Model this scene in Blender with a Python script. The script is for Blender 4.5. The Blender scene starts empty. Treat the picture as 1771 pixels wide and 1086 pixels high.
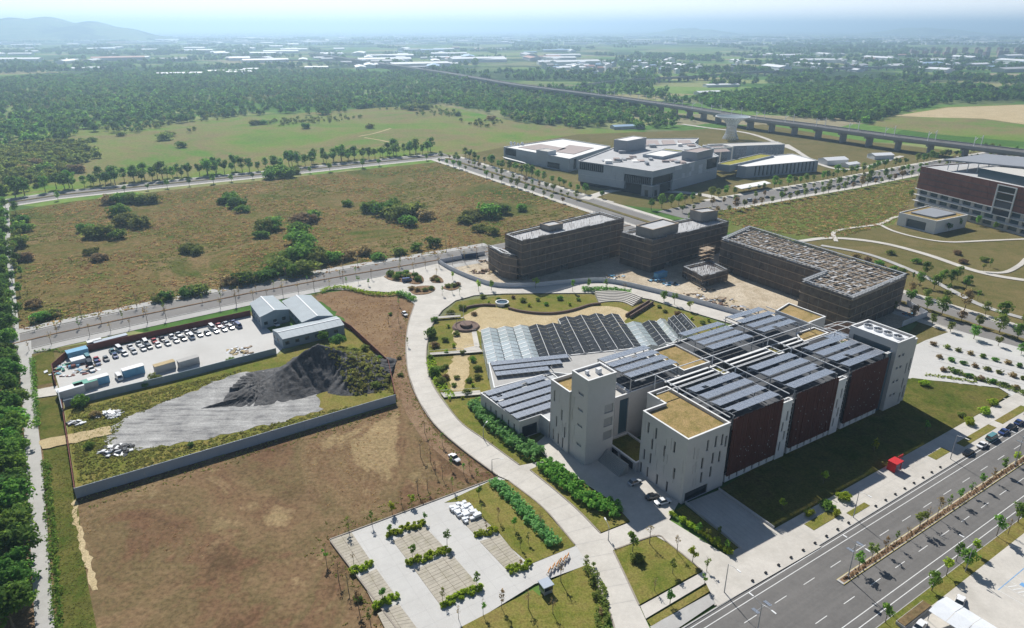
import bpy, bmesh, math, random
import numpy as np
from mathutils import Vector, Matrix
from mathutils.geometry import tessellate_polygon

# ------------------------------------------------------------------ camera, sky, sun, exposure
SC = bpy.context.scene
CAM_H = 117.0
F_PX, IMG_W, IMG_H, HORIZON = 1200.0, 1771.0, 1086.0, 48.0
PITCH = math.atan((IMG_H / 2 - HORIZON) / F_PX)
cam_d = bpy.data.cameras.new('camera')
cam = bpy.data.objects.new('camera', cam_d)
SC.collection.objects.link(cam)
cam.location = (0, 0, CAM_H)
cam.rotation_euler = (math.pi / 2 - PITCH, 0, 0)
cam_d.sensor_width = 36.0
cam_d.lens = 36.0 * F_PX / IMG_W
cam_d.clip_start = 1.0
cam_d.clip_end = 80000.0
SC.camera = cam

SUN_EL, SUN_DIR = math.radians(42), math.radians(110)     # the sun stands at world angle SUN_DIR (from +X)
W = bpy.data.worlds.new('World')
SC.world = W
W.use_nodes = True
nt = W.node_tree
sky = nt.nodes.new('ShaderNodeTexSky')
sky.sky_type = 'NISHITA'
sky.sun_disc = False
sky.sun_elevation = SUN_EL
sky.sun_rotation = math.pi / 2 - SUN_DIR
sky.altitude = 0
sky.air_density = 1.0
sky.dust_density = 0.8
sky.ozone_density = 5.0
# the milky layer that lies all round the horizon on a hazy day
tcw = nt.nodes.new('ShaderNodeTexCoord'); sxw = nt.nodes.new('ShaderNodeSeparateXYZ'); nt.links.new(tcw.outputs['Generated'], sxw.inputs[0])
mrw = nt.nodes.new('ShaderNodeMapRange'); mrw.interpolation_type = 'SMOOTHERSTEP'
mrw.inputs['From Min'].default_value = 0.0; mrw.inputs['From Max'].default_value = 0.20; mrw.inputs['To Min'].default_value = 0.8; mrw.inputs['To Max'].default_value = 0.0
nt.links.new(sxw.outputs[2], mrw.inputs['Value'])
mxw = nt.nodes.new('ShaderNodeMix'); mxw.data_type = 'RGBA'; mxw.inputs[7].default_value = (25.0, 25.0, 25.0, 1)
nt.links.new(mrw.outputs[0], mxw.inputs[0]); nt.links.new(sky.outputs[0], mxw.inputs[6])
nt.links.new(mxw.outputs[2], nt.nodes['Background'].inputs[0])
nt.nodes['Background'].inputs[1].default_value = 0.05
sd = bpy.data.lights.new('sun', 'SUN')
sun = bpy.data.objects.new('sun', sd)
SC.collection.objects.link(sun)
sd.energy = 5.0
sd.angle = math.radians(0.5)
sd.color = (1.0, 0.965, 0.91)
_to = Vector((math.cos(SUN_DIR) * math.cos(SUN_EL), math.sin(SUN_DIR) * math.cos(SUN_EL), math.sin(SUN_EL)))
sun.rotation_euler = _to.to_track_quat('Z', 'Y').to_euler()
sun.location = (0, 0, 400)
SC.view_settings.view_transform = 'Standard'
SC.view_settings.look = 'None'
SC.view_settings.gamma = 1.0
SC.view_settings.use_curve_mapping = False
SC.view_settings.exposure = 0.42
SC.render.engine = 'CYCLES'
cy = SC.cycles
cy.use_denoising = True
cy.max_bounces = 6
cy.diffuse_bounces = 3
cy.glossy_bounces = 2
cy.transmission_bounces = 3
cy.transparent_max_bounces = 8
cy.volume_bounces = 0
cy.caustics_reflective = False
cy.caustics_refractive = False

# ------------------------------------------------------------------ helpers
COL = SC.collection
_s, _c = math.sin(PITCH), math.cos(PITCH)
def P(x, y, z=0.0):
    """the point of the level at height z that is surveyed at photo position x, y"""
    u, v = x - IMG_W / 2, y - IMG_H / 2
    t = (CAM_H - z) / (F_PX * _s + v * _c)
    return Vector((u * t, (F_PX * _c - v * _s) * t, z))
def PP(pts, z=0.0):
    return [P(x, y, z) for x, y in pts]

class Frame:
    """a level site grid: origin and turn; w() gives world points, l() grid points"""
    def __init__(self, o, deg):
        self.o = Vector((o[0], o[1], 0)); self.a = math.radians(deg)
        self.c, self.s = math.cos(self.a), math.sin(self.a)
    def w(self, u, v, z=0.0):
        return Vector((self.o.x + u * self.c - v * self.s, self.o.y + u * self.s + v * self.c, z))
    def l(self, p):
        dx, dy = p[0] - self.o.x, p[1] - self.o.y
        return (dx * self.c + dy * self.s, -dx * self.s + dy * self.c)

def tag(o, label=None, cat=None, group=None, kind=None):
    if label: o['label'] = label
    if cat: o['category'] = cat
    if group: o['group'] = group
    if kind: o['kind'] = kind
    return o
def thing(name, label, cat, loc=(0, 0, 0), rz=0.0, group=None):
    o = bpy.data.objects.new(name, None)
    o.empty_display_size = 0.5
    COL.objects.link(o)
    o.location = loc
    o.rotation_euler = (0, 0, rz)
    return tag(o, label, cat, group)
def link(name, me, mat=None, parent=None, loc=None, rz=None):
    o = bpy.data.objects.new(name, me)
    COL.objects.link(o)
    if mat is not None:
        if len(me.materials) == 0: me.materials.append(mat)
        elif me.materials[0] is not mat:
            o.material_slots[0].link = 'OBJECT'; o.material_slots[0].material = mat
    if parent is not None: o.parent = parent
    if loc is not None: o.location = loc
    if rz is not None: o.rotation_euler = (0, 0, rz)
    return o
def copy_tree(root, loc=None, rz=None, scale=None, label=None, mats=None):
    r = root.copy(); COL.objects.link(r)
    if loc is not None: r.location = loc
    if rz is not None: r.rotation_euler = (0, 0, rz)
    if scale is not None: r.scale = (scale,) * 3 if not hasattr(scale, '__len__') else scale
    if label: r['label'] = label
    for ch in KIDS.get(root.name, []):
        c = ch.copy(); COL.objects.link(c); c.parent = r
        for g in KIDS.get(ch.name, []):
            d = g.copy(); COL.objects.link(d); d.parent = c
        if mats and ch.name.split('.')[0] in mats:
            c.material_slots[0].link = 'OBJECT'; c.material_slots[0].material = mats[ch.name.split('.')[0]]
    return r
KIDS = {}
def family(root):
    """remember a prototype's children, so that copies need no scene search"""
    KIDS[root.name] = list(root.children)
    for ch in root.children: KIDS[ch.name] = list(ch.children)

class MB:
    """collects faces; build() links them as one mesh object"""
    def __init__(self, off=(0, 0, 0)):
        self.v = []; self.f = []; self.off = Vector(off)
    def quad(self, a, b, c, d):
        n = len(self.v); self.v += [tuple(a), tuple(b), tuple(c), tuple(d)]; self.f.append((n, n + 1, n + 2, n + 3)); return self
    def tri(self, a, b, c):
        n = len(self.v); self.v += [tuple(a), tuple(b), tuple(c)]; self.f.append((n, n + 1, n + 2)); return self
    def box(self, x0, x1, y0, y1, z0, z1):
        n = len(self.v)
        self.v += [(x0, y0, z0), (x1, y0, z0), (x1, y1, z0), (x0, y1, z0), (x0, y0, z1), (x1, y0, z1), (x1, y1, z1), (x0, y1, z1)]
        self.f += [tuple(n + i for i in q) for q in ((0, 3, 2, 1), (4, 5, 6, 7), (0, 1, 5, 4), (1, 2, 6, 5), (2, 3, 7, 6), (3, 0, 4, 7))]
        return self
    def bar(self, a, b, w, h=None):
        """a square bar from a to b"""
        a, b = Vector(a), Vector(b); h = h or w
        d = (b - a).normalized()
        s = d.cross(Vector((0, 0, 1)))
        if s.length < 1e-4: s = Vector((1, 0, 0))
        s.normalize(); t = s.cross(d).normalized()
        n = len(self.v)
        for p in (a, b):
            for i, j in ((-1, -1), (1, -1), (1, 1), (-1, 1)):
                self.v.append(tuple(p + s * (i * w / 2) + t * (j * h / 2)))
        self.f += [tuple(n + i for i in q) for q in ((0, 1, 2, 3), (7, 6, 5, 4), (0, 4, 5, 1), (1, 5, 6, 2), (2, 6, 7, 3), (3, 7, 4, 0))]
        return self
    def tube(self, pts, rad, k=6):
        """a round tube through pts with one radius per point"""
        pts = [Vector(p) for p in pts]; n0 = len(self.v)
        for i, p in enumerate(pts):
            d = (pts[min(i + 1, len(pts) - 1)] - pts[max(i - 1, 0)]).normalized()
            s = d.cross(Vector((0.31, 0.95, 0.05)));
            if s.length < 1e-3: s = d.cross(Vector((1, 0, 0)))
            s.normalize(); t = d.cross(s)
            r = rad[i] if hasattr(rad, '__len__') else rad
            for j in range(k):
                a = 2 * math.pi * j / k
                self.v.append(tuple(p + s * (r * math.cos(a)) + t * (r * math.sin(a))))
        for i in range(len(pts) - 1):
            for j in range(k):
                a, b = n0 + i * k + j, n0 + i * k + (j + 1) % k
                self.f.append((a, b, b + k, a + k))
        self.f.append(tuple(n0 + j for j in range(k))[::-1])
        m = n0 + (len(pts) - 1) * k
        self.f.append(tuple(m + j for j in range(k)))
        return self
    def poly(self, pts, z=None):
        pts = [Vector((p[0], p[1], p[2] if (z is None and len(p) > 2) else (z or 0))) for p in pts]
        n = len(self.v); self.v += [tuple(p) for p in pts]
        flat = [Vector((p.x, p.y, 0)) for p in pts]
        for t in tessellate_polygon([flat]):
            a, b, c = t
            cr = (flat[b] - flat[a]).cross(flat[c] - flat[a]).z
            self.f.append((n + a, n + b, n + c) if cr > 0 else (n + a, n + c, n + b))
        return self
    def prism(self, pts, z0, z1, cap=True):
        pts = [Vector((p[0], p[1], 0)) for p in pts]
        area = sum(pts[i].x * pts[(i + 1) % len(pts)].y - pts[(i + 1) % len(pts)].x * pts[i].y for i in range(len(pts)))
        if area < 0: pts = pts[::-1]
        k = len(pts)
        for i in range(k):
            a, b = pts[i], pts[(i + 1) % k]
            self.quad((a.x, a.y, z0), (b.x, b.y, z0), (b.x, b.y, z1), (a.x, a.y, z1))
        if cap: self.poly(pts, z1)
        return self
    def lathe(self, prof, k=16, c=(0, 0, 0)):
        n = len(self.v)
        for r, z in prof:
            for j in range(k):
                a = 2 * math.pi * j / k
                self.v.append((c[0] + r * math.cos(a), c[1] + r * math.sin(a), c[2] + z))
        for i in range(len(prof) - 1):
            for j in range(k):
                a, b = n + i * k + j, n + i * k + (j + 1) % k
                self.f.append((a, b, b + k, a + k))
        return self
    def mesh(self, name, smooth=False):
        me = bpy.data.meshes.new(name)
        o = self.off
        me.from_pydata([(x - o.x, y - o.y, z - o.z) for x, y, z in self.v], [], self.f)
        if smooth: me.polygons.foreach_set('use_smooth', [True] * len(me.polygons))
        me.update()
        return me
    def build(self, name, mat, parent=None, smooth=False, loc=None, rz=None):
        return link(name, self.mesh(name, smooth), mat, parent, loc, rz)

def ribbon(pts, w, z=0.0):
    """a left and a right edge offset from a centre line"""
    pts = [Vector((p[0], p[1], 0)) for p in pts]; L, R = [], []
    for i, p in enumerate(pts):
        d = (pts[min(i + 1, len(pts) - 1)] - pts[max(i - 1, 0)]).normalized()
        nrm = Vector((-d.y, d.x, 0)); ww = w[i] if hasattr(w, '__len__') else w
        L.append(p + nrm * ww / 2); R.append(p - nrm * ww / 2)
    return L, R
def smooth_line(pts, n=6):
    """Catmull-Rom through ground points"""
    pts = [Vector(p) for p in pts]; out = []
    q = [2 * pts[0] - pts[1]] + pts + [2 * pts[-1] - pts[-2]]
    for i in range(1, len(q) - 2):
        for k in range(n):
            t = k / n
            out.append(0.5 * ((2 * q[i]) + (q[i + 1] - q[i - 1]) * t + (2 * q[i - 1] - 5 * q[i] + 4 * q[i + 1] - q[i + 2]) * t * t
                              + (3 * q[i] - q[i - 1] - 3 * q[i + 1] + q[i + 2]) * t ** 3))
    out.append(pts[-1])
    return out
def walk(pts, step, start=0.0):
    """points every step metres along a line, with the heading there"""
    pts = [Vector(p) for p in pts]; out = []; d = start
    for a, b in zip(pts, pts[1:]):
        L = (b - a).length
        if L < 1e-6: continue
        h = math.atan2(b.y - a.y, b.x - a.x)
        while d <= L:
            out.append((a + (b - a) * (d / L), h)); d += step
        d -= L
    return out
def inside(p, poly):
    c = False; n = len(poly); j = n - 1
    for i in range(n):
        a, b = poly[i], poly[j]
        if (a[1] > p[1]) != (b[1] > p[1]) and p[0] < (b[0] - a[0]) * (p[1] - a[1]) / (b[1] - a[1]) + a[0]: c = not c
        j = i
    return c
def fill(poly, n, rnd):
    xs = [p[0] for p in poly]; ys = [p[1] for p in poly]; out = []; k = 0
    while len(out) < n and k < n * 40:
        k += 1
        q = (rnd.uniform(min(xs), max(xs)), rnd.uniform(min(ys), max(ys)))
        if inside(q, poly): out.append(q)
    return out
_one = 'first second third fourth fifth sixth seventh eighth ninth tenth eleventh twelfth thirteenth fourteenth fifteenth sixteenth seventeenth eighteenth nineteenth'.split()
ORD = _one + [x for t, u in (('twentieth', 'twenty'), ('thirtieth', 'thirty'), ('fortieth', 'forty'), ('fiftieth', 'fifty'), ('sixtieth', 'sixty'), ('seventieth', 'seventy'), ('eightieth', 'eighty'), ('ninetieth', 'ninety')) for x in [t] + ['%s-%s' % (u, o) for o in _one[:9]]]

# ------------------------------------------------------------------ materials
class NT:
    def __init__(self, name):
        self.m = bpy.data.materials.new(name); self.m.use_nodes = True
        self.t = self.m.node_tree; self.b = self.t.nodes['Principled BSDF']; self.o = self.t.nodes['Material Output']
    def n(self, kind, **kw):
        x = self.t.nodes.new(kind)
        for k, v in kw.items(): setattr(x, k, v)
        return x
    def l(self, a, b): self.t.links.new(a, b)
    def noise(self, scale, detail=4, rough=0.6, src=None, dist=0.0):
        x = self.n('ShaderNodeTexNoise'); x.inputs['Scale'].default_value = scale; x.inputs['Detail'].default_value = detail
        x.inputs['Roughness'].default_value = rough; x.inputs['Distortion'].default_value = dist
        if src is not None: self.l(src, x.inputs['Vector'])
        return x.outputs['Fac']
    def ramp(self, fac, stops):
        r = self.n('ShaderNodeValToRGB'); e = r.color_ramp.elements
        while len(e) < len(stops): e.new(0.5)
        for i, (p, c) in enumerate(stops):
            e[i].position = p; e[i].color = tuple(c) + (1,) if hasattr(c, '__len__') else (c, c, c, 1)
        self.l(fac, r.inputs[0]); return r.outputs[0]
    def mix(self, fac, a, b, mode='MIX'):
        x = self.n('ShaderNodeMix', data_type='RGBA', blend_type=mode)
        for s, val in ((x.inputs[0], fac), (x.inputs[6], a), (x.inputs[7], b)):
            if hasattr(val, 'is_output'): self.l(val, s)
            elif hasattr(val, '__len__'): s.default_value = tuple(val) + (1,)
            else: s.default_value = val
        return x.outputs[2]
    def pos(self):
        return self.n('ShaderNodeNewGeometry').outputs['Position']
    def bump(self, h, strength, dist=0.1):
        x = self.n('ShaderNodeBump'); x.inputs['Strength'].default_value = strength; x.inputs['Distance'].default_value = dist
        self.l(h, x.inputs['Height']); self.l(x.outputs[0], self.b.inputs['Normal'])
    def base(self, c):
        if hasattr(c, 'is_output'): self.l(c, self.b.inputs['Base Color'])
        else: self.b.inputs['Base Color'].default_value = tuple(c) + (1,)
    def rough(self, r, spec=None, metal=None):
        self.b.inputs['Roughness'].default_value = r
        if spec is not None: self.b.inputs['Specular IOR Level'].default_value = spec
        if metal is not None: self.b.inputs['Metallic'].default_value = metal

def plain(name, c, r=0.7, var=0.12, scale=0.8, spec=0.12, metal=0.0, obj=False, dirt=None):
    """a surface with slow and fine mottling round one colour"""
    m = NT(name); src = m.n('ShaderNodeTexCoord').outputs['Object'] if obj else m.pos()
    f = m.noise(scale, 6, 0.65, src); g = m.noise(scale * 9, 3, 0.6, src)
    a = [x * (1 - var) for x in c]; b = [min(1, x * (1 + var)) for x in c]
    col = m.mix(0.35, m.ramp(f, ((0.3, a), (0.7, b))), m.ramp(g, ((0.3, a), (0.7, b))))
    if dirt:
        col = m.mix(m.ramp(m.noise(scale * 0.35, 5, 0.7, src), ((0.5, 0.0), (0.72, 0.55))), col, dirt)
    m.base(col); m.rough(r, spec, metal)
    return m.m
def field(name, cols, s_big, s_mid, s_fine, bump=0.6, dist=0.4, warp=0.6, fine=0.45, weight=0.5):
    """open ground: three scales of noise sort out the colours of grass, straw and bare soil"""
    m = NT(name); p = m.pos(); k = len(cols)
    big = m.noise(s_big, 6, 0.65, p, warp); mid = m.noise(s_mid, 7, 0.7, p, 0.3); fin = m.noise(s_fine, 5, 0.72, p)
    lo, hi = 0.37, 0.63
    st = [(lo + (hi - lo) * i / (k - 1), c) for i, c in enumerate(cols)]
    a = m.ramp(big, st); b = m.ramp(mid, [(q, c) for q, c in st])
    col = m.mix(1 - weight, a, b)
    col = m.mix(fine, col, m.mix(1.0, col, m.ramp(fin, ((0.36, 0.35), (0.62, 1.6))), 'MULTIPLY'))
    m.base(col); m.rough(1.0, 0.0)
    if bump: m.bump(m.mix(0.5, mid, fin), bump, dist)
    return m.m
def foliage(name, dark, light, trans=0.45):
    m = NT(name)
    g = m.n('ShaderNodeNewGeometry'); oi = m.n('ShaderNodeObjectInfo')
    c = m.ramp(g.outputs['Random Per Island'], ((0.0, dark), (0.55, [(a + b) / 2 for a, b in zip(dark, light)]), (1.0, light)))
    hv = m.n('ShaderNodeHueSaturation')
    mr = m.n('ShaderNodeMapRange'); mr.inputs['To Min'].default_value = 0.9; mr.inputs['To Max'].default_value = 1.5
    m.l(oi.outputs['Random'], mr.inputs['Value']); m.l(mr.outputs[0], hv.inputs['Value'])
    mh = m.n('ShaderNodeMapRange'); mh.inputs['To Min'].default_value = 0.475; mh.inputs['To Max'].default_value = 0.515
    m.l(oi.outputs['Random'], mh.inputs['Value']); m.l(mh.outputs[0], hv.inputs['Hue'])
    m.l(c, hv.inputs['Color']); m.l(hv.outputs[0], m.b.inputs['Base Color'])
    m.rough(0.8, 0.06)
    tr = m.n('ShaderNodeBsdfTranslucent'); m.l(m.mix(1.0, hv.outputs[0], (2.0, 1.9, 1.5), 'MULTIPLY'), tr.inputs['Color'])
    mx = m.n('ShaderNodeMixShader'); mx.inputs[0].default_value = trans
    m.l(m.b.outputs[0], mx.inputs[1]); m.l(tr.outputs[0], mx.inputs[2]); m.l(mx.outputs[0], m.o.inputs['Surface'])
    return m.m
def shiny(name, c, r=0.25, metal=0.0, spec=0.5):
    m = NT(name); m.base(c); m.rough(r, spec, metal); return m.m

M = {}
M['concrete'] = plain('concrete', (0.52, 0.49, 0.44), 0.85, 0.14, 0.16, dirt=(0.36, 0.335, 0.29))
M['concrete_grey'] = plain('concrete_grey', (0.40, 0.39, 0.37), 0.85, 0.12, 0.15, dirt=(0.30, 0.29, 0.27))
M['concrete_white'] = plain('concrete_white', (0.50, 0.49, 0.465), 0.85, 0.08, 0.1, dirt=(0.42, 0.405, 0.375))
M['kerb'] = plain('kerb', (0.42, 0.41, 0.39), 0.85)
M['asphalt'] = plain('asphalt', (0.128, 0.123, 0.118), 0.88, 0.16, 0.11, dirt=(0.155, 0.15, 0.142))
M['asphalt_old'] = plain('asphalt_old', (0.20, 0.19, 0.18), 0.9, 0.16, 0.1, dirt=(0.26, 0.245, 0.22))
M['paint'] = plain('paint', (0.66, 0.66, 0.64), 0.7, 0.12, 1.5)
M['paint_blue'] = plain('paint_blue', (0.16, 0.34, 0.58), 0.7, 0.12, 1.5)
M['paint_yellow'] = plain('paint_yellow', (0.62, 0.50, 0.18), 0.7, 0.15, 1.5)
M['wall_white'] = plain('wall_white', (0.50, 0.49, 0.48), 0.8, 0.06, 0.25, dirt=(0.44, 0.43, 0.42))
M['wall_grey'] = plain('wall_grey', (0.46, 0.45, 0.44), 0.8, 0.07, 0.3)
M['wall_light'] = plain('wall_light', (0.70, 0.70, 0.69), 0.7, 0.05, 0.2)
M['glass'] = shiny('glass', (0.02, 0.03, 0.04), 0.08, 0, 0.7)
M['glass_blue'] = shiny('glass_blue', (0.05, 0.09, 0.12), 0.12, 0, 0.7)
M['steel_white'] = plain('steel_white', (0.68, 0.69, 0.70), 0.5, 0.05, 1.0)
M['steel_grey'] = plain('steel_grey', (0.33, 0.34, 0.35), 0.5, 0.08, 1.0, metal=0.3)
M['steel_dark'] = plain('steel_dark', (0.07, 0.075, 0.08), 0.5, 0.1, 1.0)
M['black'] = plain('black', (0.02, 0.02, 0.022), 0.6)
M['rubber'] = plain('rubber', (0.018, 0.018, 0.018), 0.8)
M['louvre_brown'] = plain('louvre_brown', (0.115, 0.046, 0.036), 0.65, 0.25, 0.9)
M['roof_green'] = field('roof_green', ((0.16, 0.14, 0.045), (0.30, 0.22, 0.10), (0.38, 0.27, 0.13)), 0.09, 0.5, 3.0, 0.4, 0.1)
M['gravel_roof'] = plain('gravel_roof', (0.52, 0.50, 0.46), 0.9, 0.12, 0.6)
M['bark'] = plain('bark', (0.16, 0.12, 0.085), 0.9, 0.3, 2.0)
M['bark_grey'] = plain('bark_grey', (0.20, 0.17, 0.14), 0.9, 0.25, 2.0)
M['soil'] = field('soil', ((0.14, 0.085, 0.05), (0.22, 0.145, 0.09), (0.27, 0.19, 0.12)), 0.05, 0.4, 2.4)
def pv_material():
    m = NT('solar_cells'); tc = m.n('ShaderNodeTexCoord').outputs['Object']
    br = m.n('ShaderNodeTexBrick'); br.offset = 0.0; br.inputs['Scale'].default_value = 1.0
    br.inputs['Color1'].default_value = (0.12, 0.14, 0.18, 1); br.inputs['Color2'].default_value = (0.155, 0.175, 0.215, 1)
    br.inputs['Mortar'].default_value = (0.62, 0.64, 0.66, 1); br.inputs['Mortar Size'].default_value = 0.012
    br.inputs['Brick Width'].default_value = 0.32; br.inputs['Row Height'].default_value = 0.32
    m.l(tc, br.inputs['Vector']); m.base(br.outputs[0]); m.rough(0.32, 0.5)
    m.b.inputs['Coat Weight'].default_value = 0.6; m.b.inputs['Coat Roughness'].default_value = 0.12
    return m.m
M['pv'] = pv_material()
M['leaf_dark'] = foliage('leaf_dark', (0.028, 0.085, 0.018), (0.11, 0.20, 0.040))
M['leaf_mid'] = foliage('leaf_mid', (0.045, 0.125, 0.022), (0.17, 0.29, 0.055))
M['leaf_olive'] = foliage('leaf_olive', (0.075, 0.115, 0.028), (0.20, 0.235, 0.060))
M['leaf_lime'] = foliage('leaf_lime', (0.11, 0.19, 0.015), (0.33, 0.40, 0.045))
M['leaf_blue'] = foliage('leaf_blue', (0.075, 0.19, 0.070), (0.20, 0.36, 0.13))
M['leaf_dry'] = foliage('leaf_dry', (0.14, 0.11, 0.06), (0.28, 0.22, 0.12))
M['straw'] = foliage('straw', (0.24, 0.175, 0.095), (0.46, 0.34, 0.19), 0.5)
M['tuft_green'] = foliage('tuft_green', (0.13, 0.15, 0.045), (0.30, 0.30, 0.10), 0.5)

# ------------------------------------------------------------------ the setting: plain, fields, roads, paving
def ground_material():
    m = NT('farmland'); p = m.pos()
    mp = m.n('ShaderNodeMapping'); mp.inputs['Scale'].default_value = (0.0052, 0.0085, 1); mp.inputs['Rotation'].default_value = (0, 0, 0.5)
    m.l(p, mp.inputs['Vector'])
    vo = m.n('ShaderNodeTexVoronoi', distance='CHEBYCHEV'); vo.inputs['Scale'].default_value = 1.0; vo.inputs['Randomness'].default_value = 0.8
    m.l(mp.outputs[0], vo.inputs['Vector'])
    sx = m.n('ShaderNodeSeparateColor'); m.l(vo.outputs['Color'], sx.inputs[0])
    plots = m.ramp(sx.outputs[0], ((0.0, (0.06, 0.13, 0.03)), (0.3, (0.12, 0.21, 0.05)), (0.5, (0.18, 0.26, 0.07)), (0.68, (0.29, 0.26, 0.14)), (0.82, (0.06, 0.13, 0.03)), (1.0, (0.29, 0.25, 0.16))))
    trees = m.ramp(m.noise(0.0016, 6, 0.62, p, 0.4), ((0.50, 0.0), (0.57, 1.0)))
    woods = m.ramp(m.noise(0.02, 6, 0.7, p), ((0.35, (0.022, 0.045, 0.018)), (0.65, (0.06, 0.095, 0.035))))
    col = m.mix(trees, plots, woods)
    col = m.mix(0.4, col, m.mix(1.0, col, m.ramp(m.noise(0.09, 6, 0.7, p), ((0.35, 0.5), (0.65, 1.5))), 'MULTIPLY'))
    m.base(col); m.rough(1.0, 0.0)
    return m.m
M['farmland'] = ground_material()
M['scrub'] = field('scrub', ((0.048, 0.082, 0.016), (0.095, 0.115, 0.028), (0.19, 0.13, 0.058), (0.105, 0.11, 0.032), (0.235, 0.16, 0.082), (0.07, 0.095, 0.022)), 0.011, 0.045, 0.55, 1.0, 1.2, 1.0, .55, .6)
M['olive_field'] = field('olive_field', ((0.075, 0.12, 0.024), (0.125, 0.15, 0.04), (0.175, 0.17, 0.06)), 0.012, 0.07, 0.8, 0.7, 0.5)
M['meadow'] = field('meadow', ((0.085, 0.195, 0.028), (0.14, 0.215, 0.042), (0.20, 0.20, 0.072), (0.205, 0.165, 0.085), (0.115, 0.20, 0.04)), 0.005, 0.03, 0.4, 0.6, 0.6, .6, .35, .65)
M['dry_field'] = field('dry_field', ((0.092, 0.056, 0.034), (0.165, 0.098, 0.058), (0.140, 0.108, 0.054), (0.20, 0.138, 0.076), (0.165, 0.104, 0.060), (0.32, 0.24, 0.13)), 0.017, 0.06, 0.9, 0.6, 0.3, 1.2, .45, .68)
M['red_field'] = field('red_field', ((0.16, 0.10, 0.058), (0.215, 0.14, 0.08), (0.265, 0.185, 0.11)), 0.03, 0.16, 1.5, 0.5, 0.3)
M['lawn'] = field('lawn', ((0.095, 0.125, 0.022), (0.15, 0.155, 0.034), (0.215, 0.185, 0.058), (0.185, 0.135, 0.05)), 0.03, 0.2, 2.0, 0.5, 0.2)
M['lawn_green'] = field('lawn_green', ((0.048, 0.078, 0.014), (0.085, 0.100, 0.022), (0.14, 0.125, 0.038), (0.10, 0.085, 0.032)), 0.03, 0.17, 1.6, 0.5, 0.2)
M['park_lawn'] = field('park_lawn', ((0.10, 0.105, 0.034), (0.145, 0.125, 0.052), (0.19, 0.15, 0.07)), 0.02, 0.15, 1.6, 0.5, 0.2)
M['sand'] = field('sand', ((0.38, 0.30, 0.17), (0.45, 0.36, 0.21), (0.50, 0.41, 0.26)), 0.05, 0.3, 3.0, 0.3, 0.1)
M['building_dirt'] = field('building_dirt', ((0.33, 0.27, 0.19), (0.46, 0.39, 0.29), (0.55, 0.48, 0.38)), 0.04, 0.25, 1.8, 0.6, 0.3)
def slag_pad():
    m = NT('slag_flat'); p = m.pos(); mp = m.n('ShaderNodeMapping'); mp.inputs['Rotation'].default_value = (0, 0, -.45); mp.inputs['Scale'].default_value = (.09, .75, 1); m.l(p, mp.inputs['Vector'])
    st = m.noise(1.0, 7, .7, mp.outputs[0], .5); bl = m.noise(.10, 6, .7, p, .6); fi = m.noise(1.8, 5, .75, p)
    c = m.ramp(m.mix(.5, st, bl), ((.36, (.13, .13, .135)), (.47, (.30, .295, .285)), (.56, (.40, .395, .38)), (.68, (.52, .51, .49))))
    m.base(m.mix(.4, c, m.mix(1.0, c, m.ramp(fi, ((.3, .45), (.7, 1.5))), 'MULTIPLY'))); m.rough(1, 0); m.bump(m.mix(.5, st, fi), .9, .4); return m.m
M['slag_flat'] = slag_pad()
M['kerb_brown'] = plain('kerb_brown', (.30, .265, .225), .9, .2, .6)
M['pavers'] = plain('pavers', (0.40, 0.365, 0.30), 0.9, 0.22, 0.7, dirt=(0.27, 0.25, 0.16))

_lay = [0]
def sheet(name, pts, z, mat, kind='structure', parent=None):
    if parent is None: _lay[0] += 1; z += .0006 * (_lay[0] % 40)
    o = MB().poly(pts, z).build(name, mat, parent)
    if parent is None: o['kind'] = kind
    return o
def ragged(pts, step, amp, seed=1):
    """break straight borders into uneven ones"""
    r = random.Random(seed); out = []
    for i, a in enumerate(pts):
        b = pts[(i + 1) % len(pts)]; n = max(1, int((b - a).length / step)); nn = Vector((-(b - a).y, (b - a).x, 0)).normalized()
        for k in range(n): out.append(a.lerp(b, k / n) + nn * (r.gauss(0, amp) if k else 0))
    return out
def slab(name, pts, z0, z1, mat, kind='structure'):
    o = MB().prism(pts, z0, z1).build(name, mat); o['kind'] = kind; return o
def strip(name, L, R, z, mat, kind='structure', parent=None):
    mb = MB()
    for i in range(len(L) - 1):
        mb.quad((R[i].x, R[i].y, z), (R[i + 1].x, R[i + 1].y, z), (L[i + 1].x, L[i + 1].y, z), (L[i].x, L[i].y, z))
    o = mb.build(name, mat, parent)
    if parent is None: o['kind'] = kind
    return o
def Z(x0, y0, s):
    return lambda pts: [(x0 + x / s, y0 + y / s) for x, y in pts]

MB().quad((-30000, -3000, 0), (30000, -3000, 0), (30000, 34000, 0), (-30000, 34000, 0)).build('ground', M['farmland'])['kind'] = 'structure'

sheet('field', PP([(776, 274), (1010, 347), (1180, 366), (1245, 352), (1330, 337), (1450, 317), (1590, 290), (1660, 262), (1500, 245), (1320, 215), (1180, 226), (1000, 232), (880, 252)]), 0.045, M['park_lawn'])
sheet('field', PP([(1540, 400), (1590, 300), (1660, 262), (1850, 262), (1850, 420)]), 0.045, M['park_lawn'])
sheet('field', PP([(1560, 590), (1600, 545), (1640, 560), (1700, 590), (1640, 600)]), 0.05, M['park_lawn'])
sheet('field', PP([(46, 612), (300, 566), (440, 538), (556, 505), (560, 520), (434, 550), (300, 582), (110, 622), (90, 640)]), 0.05, M['park_lawn'])
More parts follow.
